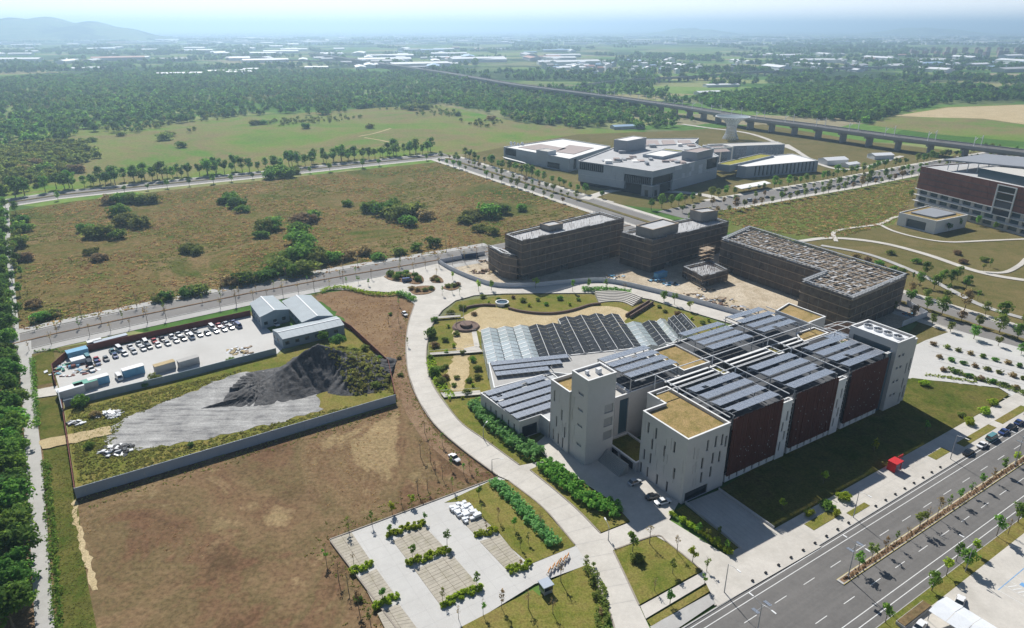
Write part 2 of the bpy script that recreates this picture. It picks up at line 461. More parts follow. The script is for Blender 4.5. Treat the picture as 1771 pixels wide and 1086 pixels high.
# hills on the skyline
def hills(name, cx, cy, spans, seed):
    rnd = random.Random(seed); mb = MB(); n, k = 48, 12
    w, d, h = spans
    pts = []
    for j in range(k + 1):
        for i in range(n + 1):
            a, b = i / n, j / k
            e = max(0, math.sin(math.pi * a)) ** 1.1 * math.sin(math.pi * b)
            z = h * e * (1 + 0.16 * math.sin(a * 17 + b * 3) + 0.1 * math.sin(a * 41 + 2 + b * 7) + 0.28 * math.exp(-((a - 0.52) / 0.12) ** 2)) / 1.3
            pts.append((cx + (a - 0.5) * w, cy + (b - 0.5) * d, max(z, 0) - 2))
    mb.v = pts
    for j in range(k):
        for i in range(n):
            q = j * (n + 1) + i; mb.f.append((q, q + 1, q + n + 2, q + n + 1))
    o = mb.build(name, M['farmland'], smooth=True); o['kind'] = 'structure'; return o
hills('hill', -4640, 7500, (2500, 1950, 228), 1)
hills('hill', 3100, 13000, (2000, 1500, 120), 2)
hills('hill', 7700, 14000, (2600, 1500, 130), 3)

# fields
sheet('field', PP([(-60, 345), (-60, 252), (130, 222), (280, 212), (400, 203), (640, 187), (760, 181), (900, 212), (1160, 232), (1240, 245), (870, 262), (772, 268), (640, 280), (300, 312)]), 0.03, M['meadow'])
sheet('field', PP([(14, 366), (120, 349), (300, 328), (480, 309), (640, 292), (768, 279), (870, 310), (1010, 355), (1120, 390), (960, 415), (860, 428), (750, 448), (600, 475), (400, 510), (200, 548), (28, 585)]), 0.03, M['scrub'])
sheet('field', PP([(1180, 370), (1330, 345), (1450, 326), (1640, 296), (1590, 352), (1555, 392), (1440, 418), (1400, 420), (1260, 402)]), 0.03, M['olive_field'])
sheet('field', PP([(1390, 420), (1560, 385), (1800, 400), (1800, 575), (1700, 545), (1560, 500)]), 0.03, M['park_lawn'])
sheet('field', PP([(1500, 216), (1545, 198), (1640, 184), (1850, 178), (1850, 252), (1620, 232)]), 0.03, M['meadow'])
sheet('field', PP([(1548, 200), (1640, 186), (1850, 178), (1850, 226), (1700, 205), (1610, 203)]), 0.06, M['sand'])
sheet('field', PP([(-80, 620), (46, 605), (92, 640), (110, 700), (130, 860), (685, 700), (640, 560), (575, 515), (600, 500), (690, 508), (718, 520), (706, 575), (704, 620), (722, 690), (752, 737), (800, 780), (862, 826), (570, 935), (700, 1100), (-80, 1100)]), 0.03, M['dry_field'])
sheet('field', ragged(PP([(545, 512), (600, 500), (690, 512), (716, 522), (702, 590), (700, 640), (690, 690), (660, 620), (600, 560)]), 3, .8), 0.06, M['red_field'])
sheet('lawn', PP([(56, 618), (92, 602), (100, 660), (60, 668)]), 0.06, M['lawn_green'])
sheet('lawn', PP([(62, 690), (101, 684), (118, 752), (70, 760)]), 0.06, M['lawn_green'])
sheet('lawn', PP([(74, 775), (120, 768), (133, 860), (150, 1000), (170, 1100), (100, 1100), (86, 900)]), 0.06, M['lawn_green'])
sheet('path', ragged(PP([(122, 872), (130, 864), (158, 980), (170, 1020), (160, 1022), (142, 960)]), 1.5, .35), 0.09, M['sand'])

# roads out on the plain
def road(name, line, w, z, mat, lines=True, kerb=True):
    L, R = ribbon(line, w); o = strip(name, L, R, z, mat)
    if lines:
        for off in (-w / 2 + 0.6, w / 2 - 0.6):
            A, B = ribbon(line, 2 * off); A2, B2 = ribbon(line, 2 * off - 0.36)
            strip('edge_line', A, A2, z + 0.012, M['paint'], parent=o)
    return o
avenue_b = [P(772, 274), P(1010, 349.3), P(1290, 438), P(1560, 523.4), P(1900, 631)]
avenue_a = [P(-120, 362), P(0, 353), P(100, 338), P(300, 317), P(500, 297), P(640, 282), P(776, 268)]
avenue_c = [P(1160, 372), P(1245, 354), P(1330, 339), P(1450, 319), P(1590, 292), P(1760, 262)]
avenue_d = [P(-20, 606), P(100, 577), P(250, 545), P(430, 508), P(600, 477), P(760, 450), P(860, 433), P(960, 414), P(1090, 390)]
road('road', avenue_a, 22, 0.10, M['asphalt_old'])
road('road', avenue_b, 24, 0.14, M['asphalt_old'])
road('road', avenue_c, 24, 0.18, M['asphalt_old'])
road('road', avenue_d, 20, 0.22, M['asphalt_old'])
def median(line, w, z, mat, name='median'):
    L, R = ribbon(line, w); mb = MB()
    for i in range(len(L) - 1):
        mb.prism([R[i], R[i + 1], L[i + 1], L[i]], 0.05, z)
    o = mb.build(name, mat); o['kind'] = 'structure'; return o
median(avenue_a, 2.6, 0.40, M['park_lawn'])
median(avenue_b, 3.4, 0.44, M['park_lawn'])
median(avenue_d, 0.9, 0.45, M['soil'])
for off in (13.5, -13.0):
    L, R = ribbon(avenue_d[:-2], 2 * off); strip('pavement', *ribbon(L, 5.5), 0.16, M['concrete_grey'])
for off in (14.5, -14.5):
    L, R = ribbon(avenue_b, 2 * off); strip('pavement', *ribbon(L, 4.5), 0.2, M['concrete'])
    L, R = ribbon(avenue_c[1:], 2 * off); strip('pavement', *ribbon(L, 4.5), 0.24, M['concrete'])
L, R = ribbon(avenue_a, 27); strip('pavement', *ribbon(L, 4), 0.14, M['concrete_grey']); strip('pavement', *ribbon(R, 4), 0.14, M['concrete'])
lane = PP([(30, 592), (54, 590), (60, 690), (74, 800), (96, 1100), (62, 1100), (45, 800), (39, 698)])
sheet('lane', lane, 0.30, M['concrete_grey'])
sheet('lane', PP([(6, 352), (15, 352), (22, 450), (36, 600), (26, 600), (12, 450)]), 0.30, M['concrete_grey'])
sheet('verge', PP([(-60, 600), (29, 600), (38, 700), (44, 800), (61, 1100), (-60, 1100)]), 0.05, M['soil'])
sheet('path', PP([(58, 676), (100, 668), (102, 684), (60, 690)]), 0.33, M['concrete'])
sheet('path', ragged(PP([(68, 764), (120, 752), (190, 738), (194, 752), (122, 768), (74, 778)]), 1.5, .3), 0.34, M['sand'])

# plaza and the curved promenade
plaza = [(556, 502), (640, 484), (757, 457), (780, 470), (820, 487), (860, 498), (924, 498), (1002, 491), (1054, 491), (1132, 508), (1184, 521), (1262, 543),
         (1310, 556), (1290, 568), (1240, 554), (1180, 536), (1126, 519), (1060, 508), (989, 508), (872, 509), (820, 512), (788, 521), (765, 538), (748, 563), (739, 595),
         (738, 630), (747, 664), (772, 702), (800, 735), (838, 762), (899, 807), (945, 798), (949, 801), (916, 814), (960, 850), (1000, 885), (1039, 925),
         (1090, 905), (1060, 870), (1019, 843), (985, 818), (949, 797), (925, 770), (949, 750), (1075, 755), (1110, 780), (1175, 868), (1157, 901), (1255, 962), (1300, 990), (1236, 1050), (1215, 990), (1155, 941), (1133, 929), (1060, 954),
         (1075, 985), (1105, 1049), (1122, 1086), (1132, 1105), (1068, 1105), (1050, 1050), (1020, 985), (995, 944), (940, 880), (878, 832), (862, 825), (800, 779), (752, 736), (722, 690), (706, 645), (702, 600),
         (706, 562), (717, 527), (690, 508), (610, 502)]
sheet('promenade', PP(plaza), 0.40, M['concrete'])
# joints between the promenade's concrete bays
jl = smooth_line(PP([(735, 540), (720, 600), (726, 660), (760, 718), (815, 765), (880, 812), (940, 850), (1000, 912), (1045, 990), (1085, 1070)]), 10)
mb = MB()
for p, h in walk(jl, 5.0, 1.0):
    d = Vector((math.cos(h), math.sin(h), 0)); nn = Vector((-d.y, d.x, 0)); a, b = p + nn * 4.2, p - nn * 4.2
    mb.quad(*[tuple(q) for q in (a - d * .035 + Vector((0, 0, .43)), b - d * .035 + Vector((0, 0, .43)), b + d * .035 + Vector((0, 0, .43)), a + d * .035 + Vector((0, 0, .43)))])
tag(mb.build('joint', M['concrete_grey']), 'thin cross joints in the promenade concrete', 'joints', None, 'stuff')
sheet('lawn', PP([(748, 566), (790, 522), (872, 510), (989, 509), (1060, 510), (1126, 521), (1240, 556), (1250, 590), (1000, 640), (940, 750), (905, 770), (838, 760), (775, 700), (750, 662), (741, 600)]), 0.06, M['lawn'])
z1 = Z(800, 500, 4.0227)
sheet('sand_court', PP(z1([(0, 190), (130, 125), (240, 130), (330, 150), (470, 172), (600, 178), (760, 158), (900, 122), (1000, 118), (1090, 130), (1180, 170), (1130, 220), (1080, 300), (500, 320), (120, 300), (40, 240)])), 0.10, M['sand'])
sheet('sand_court', ragged(PP([(782, 575), (800, 566), (818, 572), (826, 596), (806, 606), (812, 640), (800, 676), (782, 676), (774, 640), (790, 606)]), 1.6, .5), 0.10, M['sand'])
sheet('soil_bed', PP([(776, 702), (800, 734), (838, 761), (899, 806), (940, 798), (925, 775), (880, 745), (820, 700)]), 0.10, M['lawn'])
sheet('soil_bed', PP([(917, 814), (949, 800), (985, 820), (1019, 845), (1060, 871), (1089, 903), (1040, 923), (1000, 884), (960, 849)]), 0.44, M['lawn'])
sheet('lawn', PP([(1061, 954), (1133, 930), (1155, 942), (1214, 990), (1200, 996), (1106, 1048), (1076, 985)]), 0.44, M['lawn'])
z5 = Z(980, 880, 5.273)
slab('verge', PP(z5([(730, 1030), (1390, 640), (1430, 690), (770, 1084)])), 0.3, 0.46, M['lawn'])
sheet('pavement', PP(z5([(670, 900), (1250, 580), (1330, 650), (720, 1015)])), 0.43, M['concrete'])
sheet('pavement', PP(z5([(760, 1086), (1450, 705), (1460, 800), (1020, 1100), (780, 1130)])), 0.43, M['concrete_grey'])

# the dual carriageway along the front of the laboratory
RF = Frame(P(1465, 985), 33.0)
S0, S1 = -75, 330
def rq(name, s0, s1, t0, t1, z, mat, kind='structure', parent=None):
    return sheet(name, [RF.w(s0, t0), RF.w(s1, t0), RF.w(s1, t1), RF.w(s0, t1)], z, mat, kind, parent)
def rslab(name, s0, s1, t0, t1, z0, z1, mat, kind='structure'):
    return slab(name, [RF.w(s0, t0), RF.w(s1, t0), RF.w(s1, t1), RF.w(s0, t1)], z0, z1, mat, kind)
def worn_asphalt():
    m = NT('asphalt_worn'); p = m.pos(); mp = m.n('ShaderNodeMapping', vector_type='TEXTURE'); mp.inputs['Location'].default_value = RF.o; mp.inputs['Rotation'].default_value = (0, 0, RF.a); mp.inputs['Scale'].default_value = (60, 1.5, 1); m.l(p, mp.inputs['Vector'])
    st = m.noise(1.0, 5, .6, mp.outputs[0]); bl = m.noise(.06, 6, .7, p); fi = m.noise(1.2, 5, .7, p)
    c = m.mix(.5, m.ramp(st, ((.3, (.125, .12, .114)), (.5, (.16, .153, .145)), (.7, (.20, .19, .18)))), m.ramp(bl, ((.35, (.13, .125, .12)), (.65, (.19, .182, .172)))))
    m.base(m.mix(.3, c, m.mix(1.0, c, m.ramp(fi, ((.3, .7), (.7, 1.25))), 'MULTIPLY'))); m.rough(.9, .08); return m.m
M['asphalt_worn'] = worn_asphalt()
main_road = rq('road', S0, S1, -13.6, 8.5, 0.30, M['asphalt_worn'])
for t in (7.6, 6.0, -9.75, -11.7):
    rq('edge_line', S0, S1, t - 0.09, t + 0.09, 0.335, M['paint'], parent=main_road)
s = S0 + 3.7
dash_me = MB().quad((-2, -.08, 0), (2, -.08, 0), (2, .08, 0), (-2, .08, 0)).mesh('lane_dash')
while s < S1:
    for t in (2.35, -6.0):
        p = RF.w(s + (0 if t > 0 else -7.6), t, 0.336); link('lane_dash', dash_me, M['paint'], main_road, p, RF.a)
    s += 10.05
rslab('median', -5.6, S1, -2.55, -0.95, 0.2, 0.52, M['kerb'])
rq('median_soil', -5.0, S1, -2.35, -1.15, 0.54, M['soil'])
for t0, t1 in ((-0.95, -0.83), (-2.67, -2.55)):
    rslab('kerb_paint', -5.5, S1, t0, t1, 0.2, 0.50, M['paint_yellow'])
rslab('pavement', -22, S1, 8.5, 18.2, 0.1, 0.44, M['concrete'])
rslab('kerb', -22, S1, 8.3, 8.5, 0.1, 0.46, M['kerb'])
rslab('kerb', S0, -22, 8.3, 8.6, 0.1, 0.44, M['kerb'])
sheet('apron', PP([(1255, 962), (1338, 917), (1420, 948), (1240, 1052), (1215, 1000)]), 0.47, M['concrete'])
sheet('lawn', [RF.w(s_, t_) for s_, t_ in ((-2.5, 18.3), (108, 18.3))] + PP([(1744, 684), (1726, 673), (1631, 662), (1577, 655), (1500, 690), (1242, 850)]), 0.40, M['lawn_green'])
sheet('paved_court', PP([(1560, 610), (1600, 590), (1650, 572), (1800, 612), (1800, 715), (1746, 684), (1727, 672), (1631, 661), (1560, 655)]), 0.36, M['concrete_white'])
# planting strips let into the pavement
for s0, s1, t0, t1 in ((5, 15, 12.4, 15.2), (18, 26, 10.4, 12.0), (62, 70, 12, 14.5), (76, 96, 11.0, 13.4), (100, 118, 11.0, 13.4)):
    rslab('planting_strip', s0, s1, t0, t1, 0.3, 0.50, M['lawn'])
# the far side: verge, car park
rslab('verge', S0, S1, -19.5, -13.6, 0.1, 0.42, M['lawn'])
rslab('kerb', S0, S1, -13.75, -13.6, 0.1, 0.45, M['kerb'])
car_park = rq('car_park', S0, S1, -70, -16.8, 0.46, M['concrete'])
for (s0, t0, n, dx) in ((22, -22.5, 14, 2.6), (22, -34, 14, 2.6), (16, -46, 14, 2.6)):
    rq('stall_line', s0, s0 + n * dx, t0 - .08, t0 + .08, 0.50, M['paint_blue'], parent=car_park)
    for k in range(n + 1):
        rq('stall_line', s0 + k * dx - .06, s0 + k * dx + .06, t0 - 5.2, t0, 0.502, M['paint'], parent=car_park)
    for k in range(1, n, 3):
        for j in range(5):
            a = s0 + k * dx + 0.3
            sheet('hatch', [RF.w(a, t0 - 0.6 - j), RF.w(a + 2.0, t0 - 1.5 - j), RF.w(a + 2.0, t0 - 1.8 - j), RF.w(a, t0 - 0.9 - j)], 0.504, M['paint'], parent=car_park)
        rq('symbol', s0 + (k + 1) * dx + .6, s0 + (k + 1) * dx + 1.9, t0 - 3.4, t0 - 1.8, 0.504, M['paint_blue'], parent=car_park)

# the visitor car park by the promenade
z7 = Z(540, 780, 3.28)
sheet('car_park', PP([(570, 935), (862, 827), (880, 834), (940, 882), (996, 946), (1018, 978), (925, 1012), (800, 1090), (790, 1110), (700, 1110)]), 0.36, M['concrete_white'])
lawn_p = sheet('lawn', PP(z7([(750, 300), (1015, 175), (1110, 170), (1300, 320), (1492, 545), (1235, 650), (1130, 560), (1045, 455), (960, 385), (870, 290)])), 0.42, M['lawn'])
sheet('lawn', PP(z7([(850, 1004), (1250, 795), (1290, 830), (1360, 740), (1560, 650), (1640, 830), (1660, 1060), (800, 1060)])), 0.42, M['lawn'])
stalls = [[(105, 510), (225, 470), (340, 640), (225, 690)], [(270, 720), (365, 675), (475, 830), (350, 880)], [(370, 930), (490, 872), (600, 1020), (420, 1030)],
          [(455, 515), (635, 430), (755, 560), (550, 640)], [(580, 680), (790, 590), (945, 770), (725, 880)], [(775, 325), (870, 285), (1030, 450), (930, 490)], [(950, 520), (1060, 480), (1200, 640), (1110, 690)]]
rnd = random.Random(5)
for st in stalls:
    q = PP(z7(st)); a, b, c, d = q
    bay = sheet('stall_bay', q, 0.385, M['soil'])
    L_ = max((d - a).length, (c - b).length); W_ = (b - a).length
    nr, nc = max(2, int(L_ / 1.0)), max(2, round(W_ / 2.5))
    for i in range(nr):                                        # grass-jointed pavers laid in rows across each stall
        for j in range(nc):
            t0, t1 = (i + 0.03) / nr, (i + 0.97) / nr; s0, s1 = (j + 0.012) / nc, (j + 0.988) / nc
            def at(s_, t_): return (a + (b - a) * s_) * (1 - t_) + (d + (c - d) * s_) * t_
            cc = [at(s0, t0), at(s1, t0), at(s1, t1), at(s0, t1)]
            MB().prism(cc, 0.40, 0.435 + rnd.uniform(0, .02)).build('paver', M['pavers'], bay)

def joints(poly, a, b, step, z, w=.06, name='joint', mat='kerb', label='thin paving joints'):
    """straight joints across a paved area, clipped to its outline"""
    d = (b - a).normalized(); n = Vector((-d.y, d.x, 0)); pl = [(p.x, p.y) for p in poly]; mb = MB()
    for dr, nn in ((d, n), (n, d)):
        us = [(p - a).dot(dr) for p in poly]; vs_ = [(p - a).dot(nn) for p in poly]
        for v in np.arange(min(vs_) + step * .5, max(vs_), step):
            run = None
            for u in np.arange(min(us) - 1, max(us) + 1.5, .5):
                q = a + dr * u + nn * v; ok = inside((q.x, q.y), pl)
                if ok and run is None: run = q
                if not ok and run is not None:
                    e = q - dr * .5; k = nn * w / 2; mb.quad(run - k + Vector((0, 0, z)), e - k + Vector((0, 0, z)), e + k + Vector((0, 0, z)), run + k + Vector((0, 0, z))); run = None
    return tag(mb.build(name, M[mat]), label, 'joints', None, 'stuff')
joints(PP([(575, 935), (860, 830), (880, 836), (938, 882), (994, 946), (1014, 976), (925, 1010), (800, 1090), (790, 1105), (704, 1105)]), P(570, 935), P(862, 827), 4.0, .386, .07, label='thin joints in the concrete of the visitor car park')
joints([RF.w(s_, t_) for s_, t_ in ((-21, 8.6), (140, 8.6), (140, 18.1), (-21, 18.1))], RF.w(0, 0), RF.w(1, 0), 3.2, .446, .06, label='thin joints in the pavement along the front road')
joints(PP([(560, 502), (640, 485), (757, 459), (820, 489), (924, 500), (820, 511), (765, 537), (720, 540), (717, 527), (690, 508)]), P(600, 490), P(757, 459), 5.0, .428, .07, label='thin joints in the pale plaza paving')

for i, px in enumerate(([(717, 527), (706, 562), (702, 600), (706, 645), (722, 690), (752, 736), (800, 779), (860, 824)], [(879, 833), (940, 881), (994, 944)], [(765, 538), (748, 563), (739, 595), (738, 630), (747, 664), (772, 702), (800, 735), (838, 762), (898, 806)], [(917, 815), (960, 850), (1000, 885), (1038, 924)], [(1020, 987), (1050, 1050), (1066, 1100)], [(1061, 956), (1075, 985), (1105, 1049)], [(1062, 953), (1133, 929), (1155, 941), (1214, 989)], [(571, 935), (861, 827)], [(572, 938), (698, 1105)])):
    ln = smooth_line(PP(px), 5); L, R = ribbon(ln, .34); mb = MB()
    for k in range(len(L) - 1): mb.prism([R[k], R[k + 1], L[k + 1], L[k]], .05, .56)
    mb.build('kerb', M['kerb_brown'])['kind'] = 'structure'
for px, w in (([(692, 540), (690, 600), (694, 650), (712, 705), (742, 752), (790, 795), (830, 822)], 5.0), ([(680, 520), (684, 560), (680, 610), (688, 660)], 3.0)):
    ln = smooth_line(PP(px), 6); L, R = ribbon(ln, w); sheet('bare_soil', ragged(L + R[::-1], 2.0, .7, 3), .075, M['soil'])

# ------------------------------------------------------------------ building kit
def ccw(pts):
    a = sum(pts[i][0] * pts[(i + 1) % len(pts)][1] - pts[(i + 1) % len(pts)][0] * pts[i][1] for i in range(len(pts)))
    return [Vector((p[0], p[1], 0)) for p in (pts if a > 0 else pts[::-1])]
def inset(pts, d):
    pts = ccw(pts); out = []; n = len(pts)
    for i in range(n):
        a, b, c = pts[i - 1], pts[i], pts[(i + 1) % n]
        e1, e2 = (b - a).normalized(), (c - b).normalized()
        n1, n2 = Vector((-e1.y, e1.x, 0)), Vector((-e2.y, e2.x, 0))
        m_ = (n1 + n2); k = m_.length_squared
        out.append(b + m_ * (2 * d / k) if k > 1e-6 else b + n1 * d)
    return out
def facade(mb, a, b, z0, z1, holes=(), depth=0.35):
    """a wall from a to b (outside on its right hand) with real openings; gives the four corners of each pane"""
    a, b = Vector((a[0], a[1], 0)), Vector((b[0], b[1], 0)); L = (b - a).length; d = (b - a) / L
    nrm = Vector((d.y, -d.x, 0))
    hs = [(max(h[0], .02), min(h[1], L - .02), max(h[2], z0 + .01), min(h[3], z1 - .01)) for h in holes]
    hs = [h for h in hs if h[1] - h[0] > .05 and h[3] - h[2] > .05]
    ss = sorted({0.0, L, *[h[0] for h in hs], *[h[1] for h in hs]}); zs = sorted({z0, z1, *[h[2] for h in hs], *[h[3] for h in hs]})
    def pt(s, z, k=0.0): q = a + d * s - nrm * k; return (q.x, q.y, z)
    for s0, s1 in zip(ss, ss[1:]):
        run = None
        for za, zb in zip(zs, zs[1:]):
            cs, cz = (s0 + s1) / 2, (za + zb) / 2
            if any(h[0] < cs < h[1] and h[2] < cz < h[3] for h in hs):
                if run: mb.quad(pt(s0, run[0]), pt(s1, run[0]), pt(s1, run[1]), pt(s0, run[1])); run = None
            else: run = (run[0], zb) if run else (za, zb)
        if run: mb.quad(pt(s0, run[0]), pt(s1, run[0]), pt(s1, run[1]), pt(s0, run[1]))
    panes = []
    for s0, s1, za, zb in hs:
        mb.quad(pt(s0, za), pt(s1, za), pt(s1, za, depth), pt(s0, za, depth)); mb.quad(pt(s1, zb), pt(s0, zb), pt(s0, zb, depth), pt(s1, zb, depth))
        mb.quad(pt(s0, zb), pt(s0, za), pt(s0, za, depth), pt(s0, zb, depth)); mb.quad(pt(s1, za), pt(s1, zb), pt(s1, zb, depth), pt(s1, za, depth))
        panes.append([pt(s0, za, depth - .02), pt(s1, za, depth - .02), pt(s1, zb, depth - .02), pt(s0, zb, depth - .02)])
    return panes
def block(root, name, pts, z0, z1, mat, holes=None, par=0.9, roof_mat=None, pane=None, coping=None, off=(0, 0, 0), pw=0.4, depth=0.35, pane_name='window'):
    """a storeyed volume: walls with openings, parapet, coping and sunk roof, panes as parts"""
    pts = ccw(pts); n = len(pts); mb = MB(off); holes = holes or {}; panes = []
    for i in range(n):
        panes += facade(mb, pts[i], pts[(i + 1) % n], z0, z1, holes.get(i, ()), depth)
    inn = inset(pts, pw); zr = z1 - par
    for i in range(n):
        a, b = inn[i], inn[(i + 1) % n]
        mb.quad((b.x, b.y, zr), (a.x, a.y, zr), (a.x, a.y, z1), (b.x, b.y, z1))
    w = mb.build(name, mat, root)
    cp = MB(off)
    o2, i2 = inset(pts, -0.06), inset(pts, pw + 0.05)
    for i in range(n):
        j = (i + 1) % n
        cp.quad((o2[i].x, o2[i].y, z1 + .08), (o2[j].x, o2[j].y, z1 + .08), (i2[j].x, i2[j].y, z1 + .08), (i2[i].x, i2[i].y, z1 + .08))
        cp.quad((o2[i].x, o2[i].y, z1 - .03), (o2[j].x, o2[j].y, z1 - .03), (o2[j].x, o2[j].y, z1 + .08), (o2[i].x, o2[i].y, z1 + .08))
        cp.quad((i2[j].x, i2[j].y, z1 - .03), (i2[i].x, i2[i].y, z1 - .03), (i2[i].x, i2[i].y, z1 + .08), (i2[j].x, i2[j].y, z1 + .08))
    cp.build('coping', coping or M['wall_light'], w)
    MB(off).poly(inn, zr).build('roof_deck', roof_mat or M['gravel_roof'], w)
    for q in panes:
        MB(off).quad(*q).build(pane_name, pane or M['glass'], w)
    return w
def parts_row(root, name, mesh, mat, spots, rz=0.0):
    return [link(name, mesh, mat, root, p, rz) for p in spots]
def slots(positions, w, h):
    return [(s - w / 2, s + w / 2, z, z + h) for s, z in positions]

# ------------------------------------------------------------------ the laboratory
M['roof_dark'] = plain('roof_dark', (.085, .090, .098), .9, .3, .3, dirt=(.16, .16, .16))
BF = Frame((43.95, 150.16), 32.0)
gr = random.Random(17)
def slits(L, z0, z1, n): return [(x, x + .11, z, z + gr.uniform(2.8, 4.2)) for x, z in ((gr.uniform(.5, L - .6), gr.choice((z0, z0 + 4.4, z0 + 8.8, z0 + 13.0)) + gr.uniform(0, .8)) for _ in range(n)) if z < z1 - 4]
lab = thing('laboratory_building', 'large pale laboratory building with brown slatted bays and solar canopies beside the dual carriageway', 'building', BF.w(0, 0), BF.a)
block(lab, 'front_block', [(1, 0), (16.5, 0), (16.5, 24), (9, 24), (9, 17), (1, 17)], 0.3, 20.3, M['wall_white'],
      {0: slots([(7.6, 14.2), (6.3, 9.2), (6.6, 4.6), (10.6, 14.4), (10.2, 9.4), (10.0, 5.2), (13.0, 14.2), (12.8, 9.0), (14.6, 13.2)], .75, 3.4) + [(1.0, 9.5, .35, 3.4)] + slits(5.4, 4, 20, 12),
       5: slots([(2.6, 14.6), (5.6, 14.4), (4.5, 10.4), (1.8, 5.6), (4.3, 5.7), (0.9, .8), (3.6, .8), (7.5, .7), (11.3, .7), (9.2, 10.8), (12.6, 13.9), (13.4, 6.2)], .7, 3.4) + slits(16.8, 4.6, 20, 16),
       1: slots([(6, 12), (12, 12)], .9, 3)}, roof_mat=M['roof_green'])
block(lab, 'lift_tower', [(-10, 27.5), (0, 27.5), (0, 35), (-10, 35)], 0.3, 27.8, M['wall_white'],
      {0: [(6.3, 9.5, 15.4, 18.2), (6.3, 9.5, 11.0, 13.8), (6.3, 9.5, 6.6, 9.4)], 3: slots([(4.5, 22.0), (4.5, 16.9), (4.5, 11.8), (4.5, 5.4)], 2.3, .8) + slits(2.6, 3, 26, 6)}, par=0.6, pane=M['steel_grey'])
for x_, y_, w_, h_ in ((-4.5, 30.2, 1.3, 28.6), (-7.5, 31.5, .9, 28.3)): MB().box(x_, x_ + w_, y_, y_ + w_, 27.2, h_).build('roof_unit', M['steel_white'], lab)
block(lab, 'west_block', [(-10.6, 35.05), (0, 35.05), (0, 44.2), (-10.6, 44.2)], 0.3, 21.0, M['wall_white'],
      {3: slots([(1.9, 14.6), (5.8, 10.0), (3.2, 6.6), (1.8, 1.4), (4.4, 1.2), (6.6, 1.0), (7.4, 5.0)], .7, 3.6) + slits(9, 2, 20, 10)}, roof_mat=M['roof_green'])
block(lab, 'link_block', [(0.05, 31), (9, 31), (9, 46), (0.05, 46)], 0.3, 17.0, M['wall_white'],
      {0: [(1, 3.2, 9.5, 14.5), (1, 3.2, 3.8, 8), (5, 8.4, 3.8, 15.6)]}, pane=M['glass_blue'])
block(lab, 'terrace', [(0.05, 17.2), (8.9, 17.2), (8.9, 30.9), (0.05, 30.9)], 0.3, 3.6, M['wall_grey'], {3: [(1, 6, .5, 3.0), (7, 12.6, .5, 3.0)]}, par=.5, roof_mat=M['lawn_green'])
st = MB()
for k in range(10): st.box(-2.2 - k * .34, -1.9 - k * .34, 18, 27.3, 0.3, 3.4 - k * .31)
st.build('steps', M['concrete_grey'], lab)
block(lab, 'laboratory_wing', [(16.6, 2), (91.9, 2), (91.9, 21.5), (16.6, 21.5)], 0.3, 17.6, M['wall_grey'], par=.6, pw=.3, roof_mat=M['roof_dark'])
block(lab, 'rear_wing', [(9.05, 31), (29.4, 31), (29.4, 48), (9.05, 48)], 0.3, 17.2, M['wall_grey'], par=.6, pw=.3, roof_mat=M['roof_dark'])
block(lab, 'rear_wing', [(41.2, 30.5), (93.8, 30.5), (93.8, 50), (41.2, 50)], 0.3, 17.2, M['wall_grey'], par=.6, pw=.3, roof_mat=M['roof_dark'])
block(lab, 'green_roof_block', [(29.5, 30), (41.1, 30), (41.1, 46), (29.5, 46)], 0.3, 19.2, M['wall_white'], roof_mat=M['roof_green'], par=.5)
block(lab, 'green_roof_block', [(94, 33.5), (105, 34), (105, 50.2), (94, 47.5)], 0.3, 19.2, M['wall_white'], {1: slots([(4, 12), (9, 8), (12, 12)], .8, 3.2)}, roof_mat=M['roof_green'], par=.5)
block(lab, 'green_roof_block', [(79.8, 24.4), (93.4, 24.6), (93.2, 30.4), (83.4, 30.4), (81, 27.4)], 0.3, 19.0, M['wall_white'], roof_mat=M['roof_green'], par=.4)
block(lab, 'green_roof_block', [(64.2, 22.4), (67.2, 22.4), (67.2, 28.4), (64.2, 28.4)], 0.3, 19.0, M['wall_white'], roof_mat=M['lawn'], par=.4)
block(lab, 'green_roof_block', [(38.2, 22.0), (41.0, 22.0), (41.0, 27.8), (38.2, 27.8)], 0.3, 19.0, M['wall_white'], roof_mat=M['lawn'], par=.4)
block(lab, 'service_deck', [(16.6, 21.6), (91.8, 21.6), (91.8, 30.0), (16.6, 30.0)], 0.3, 14.2, M['wall_grey'], par=.4, pw=.3, roof_mat=M['roof_dark'])
block(lab, 'low_wing', [(9, 48.2), (70, 50.2), (70, 64), (9, 64)], 0.3, 7.5, M['wall_grey'], par=.5, pw=.3)
# light wells: upright white fins with dark louvred faces between the wings
for u0, u1 in ((18.5, 36.5), (43.5, 62.5), (69.5, 79.0)):
    for v in (22.4, 24.6, 26.8):
        f = MB().box(u0, u1, v - .22, v + .22, 14, 19.6).build('louvre_fin', M['steel_dark'], lab)
        MB().box(u0 - .05, u1 + .05, v - .34, v + .34, 19.6, 19.85).build('fin_cap', M['wall_light'], f)
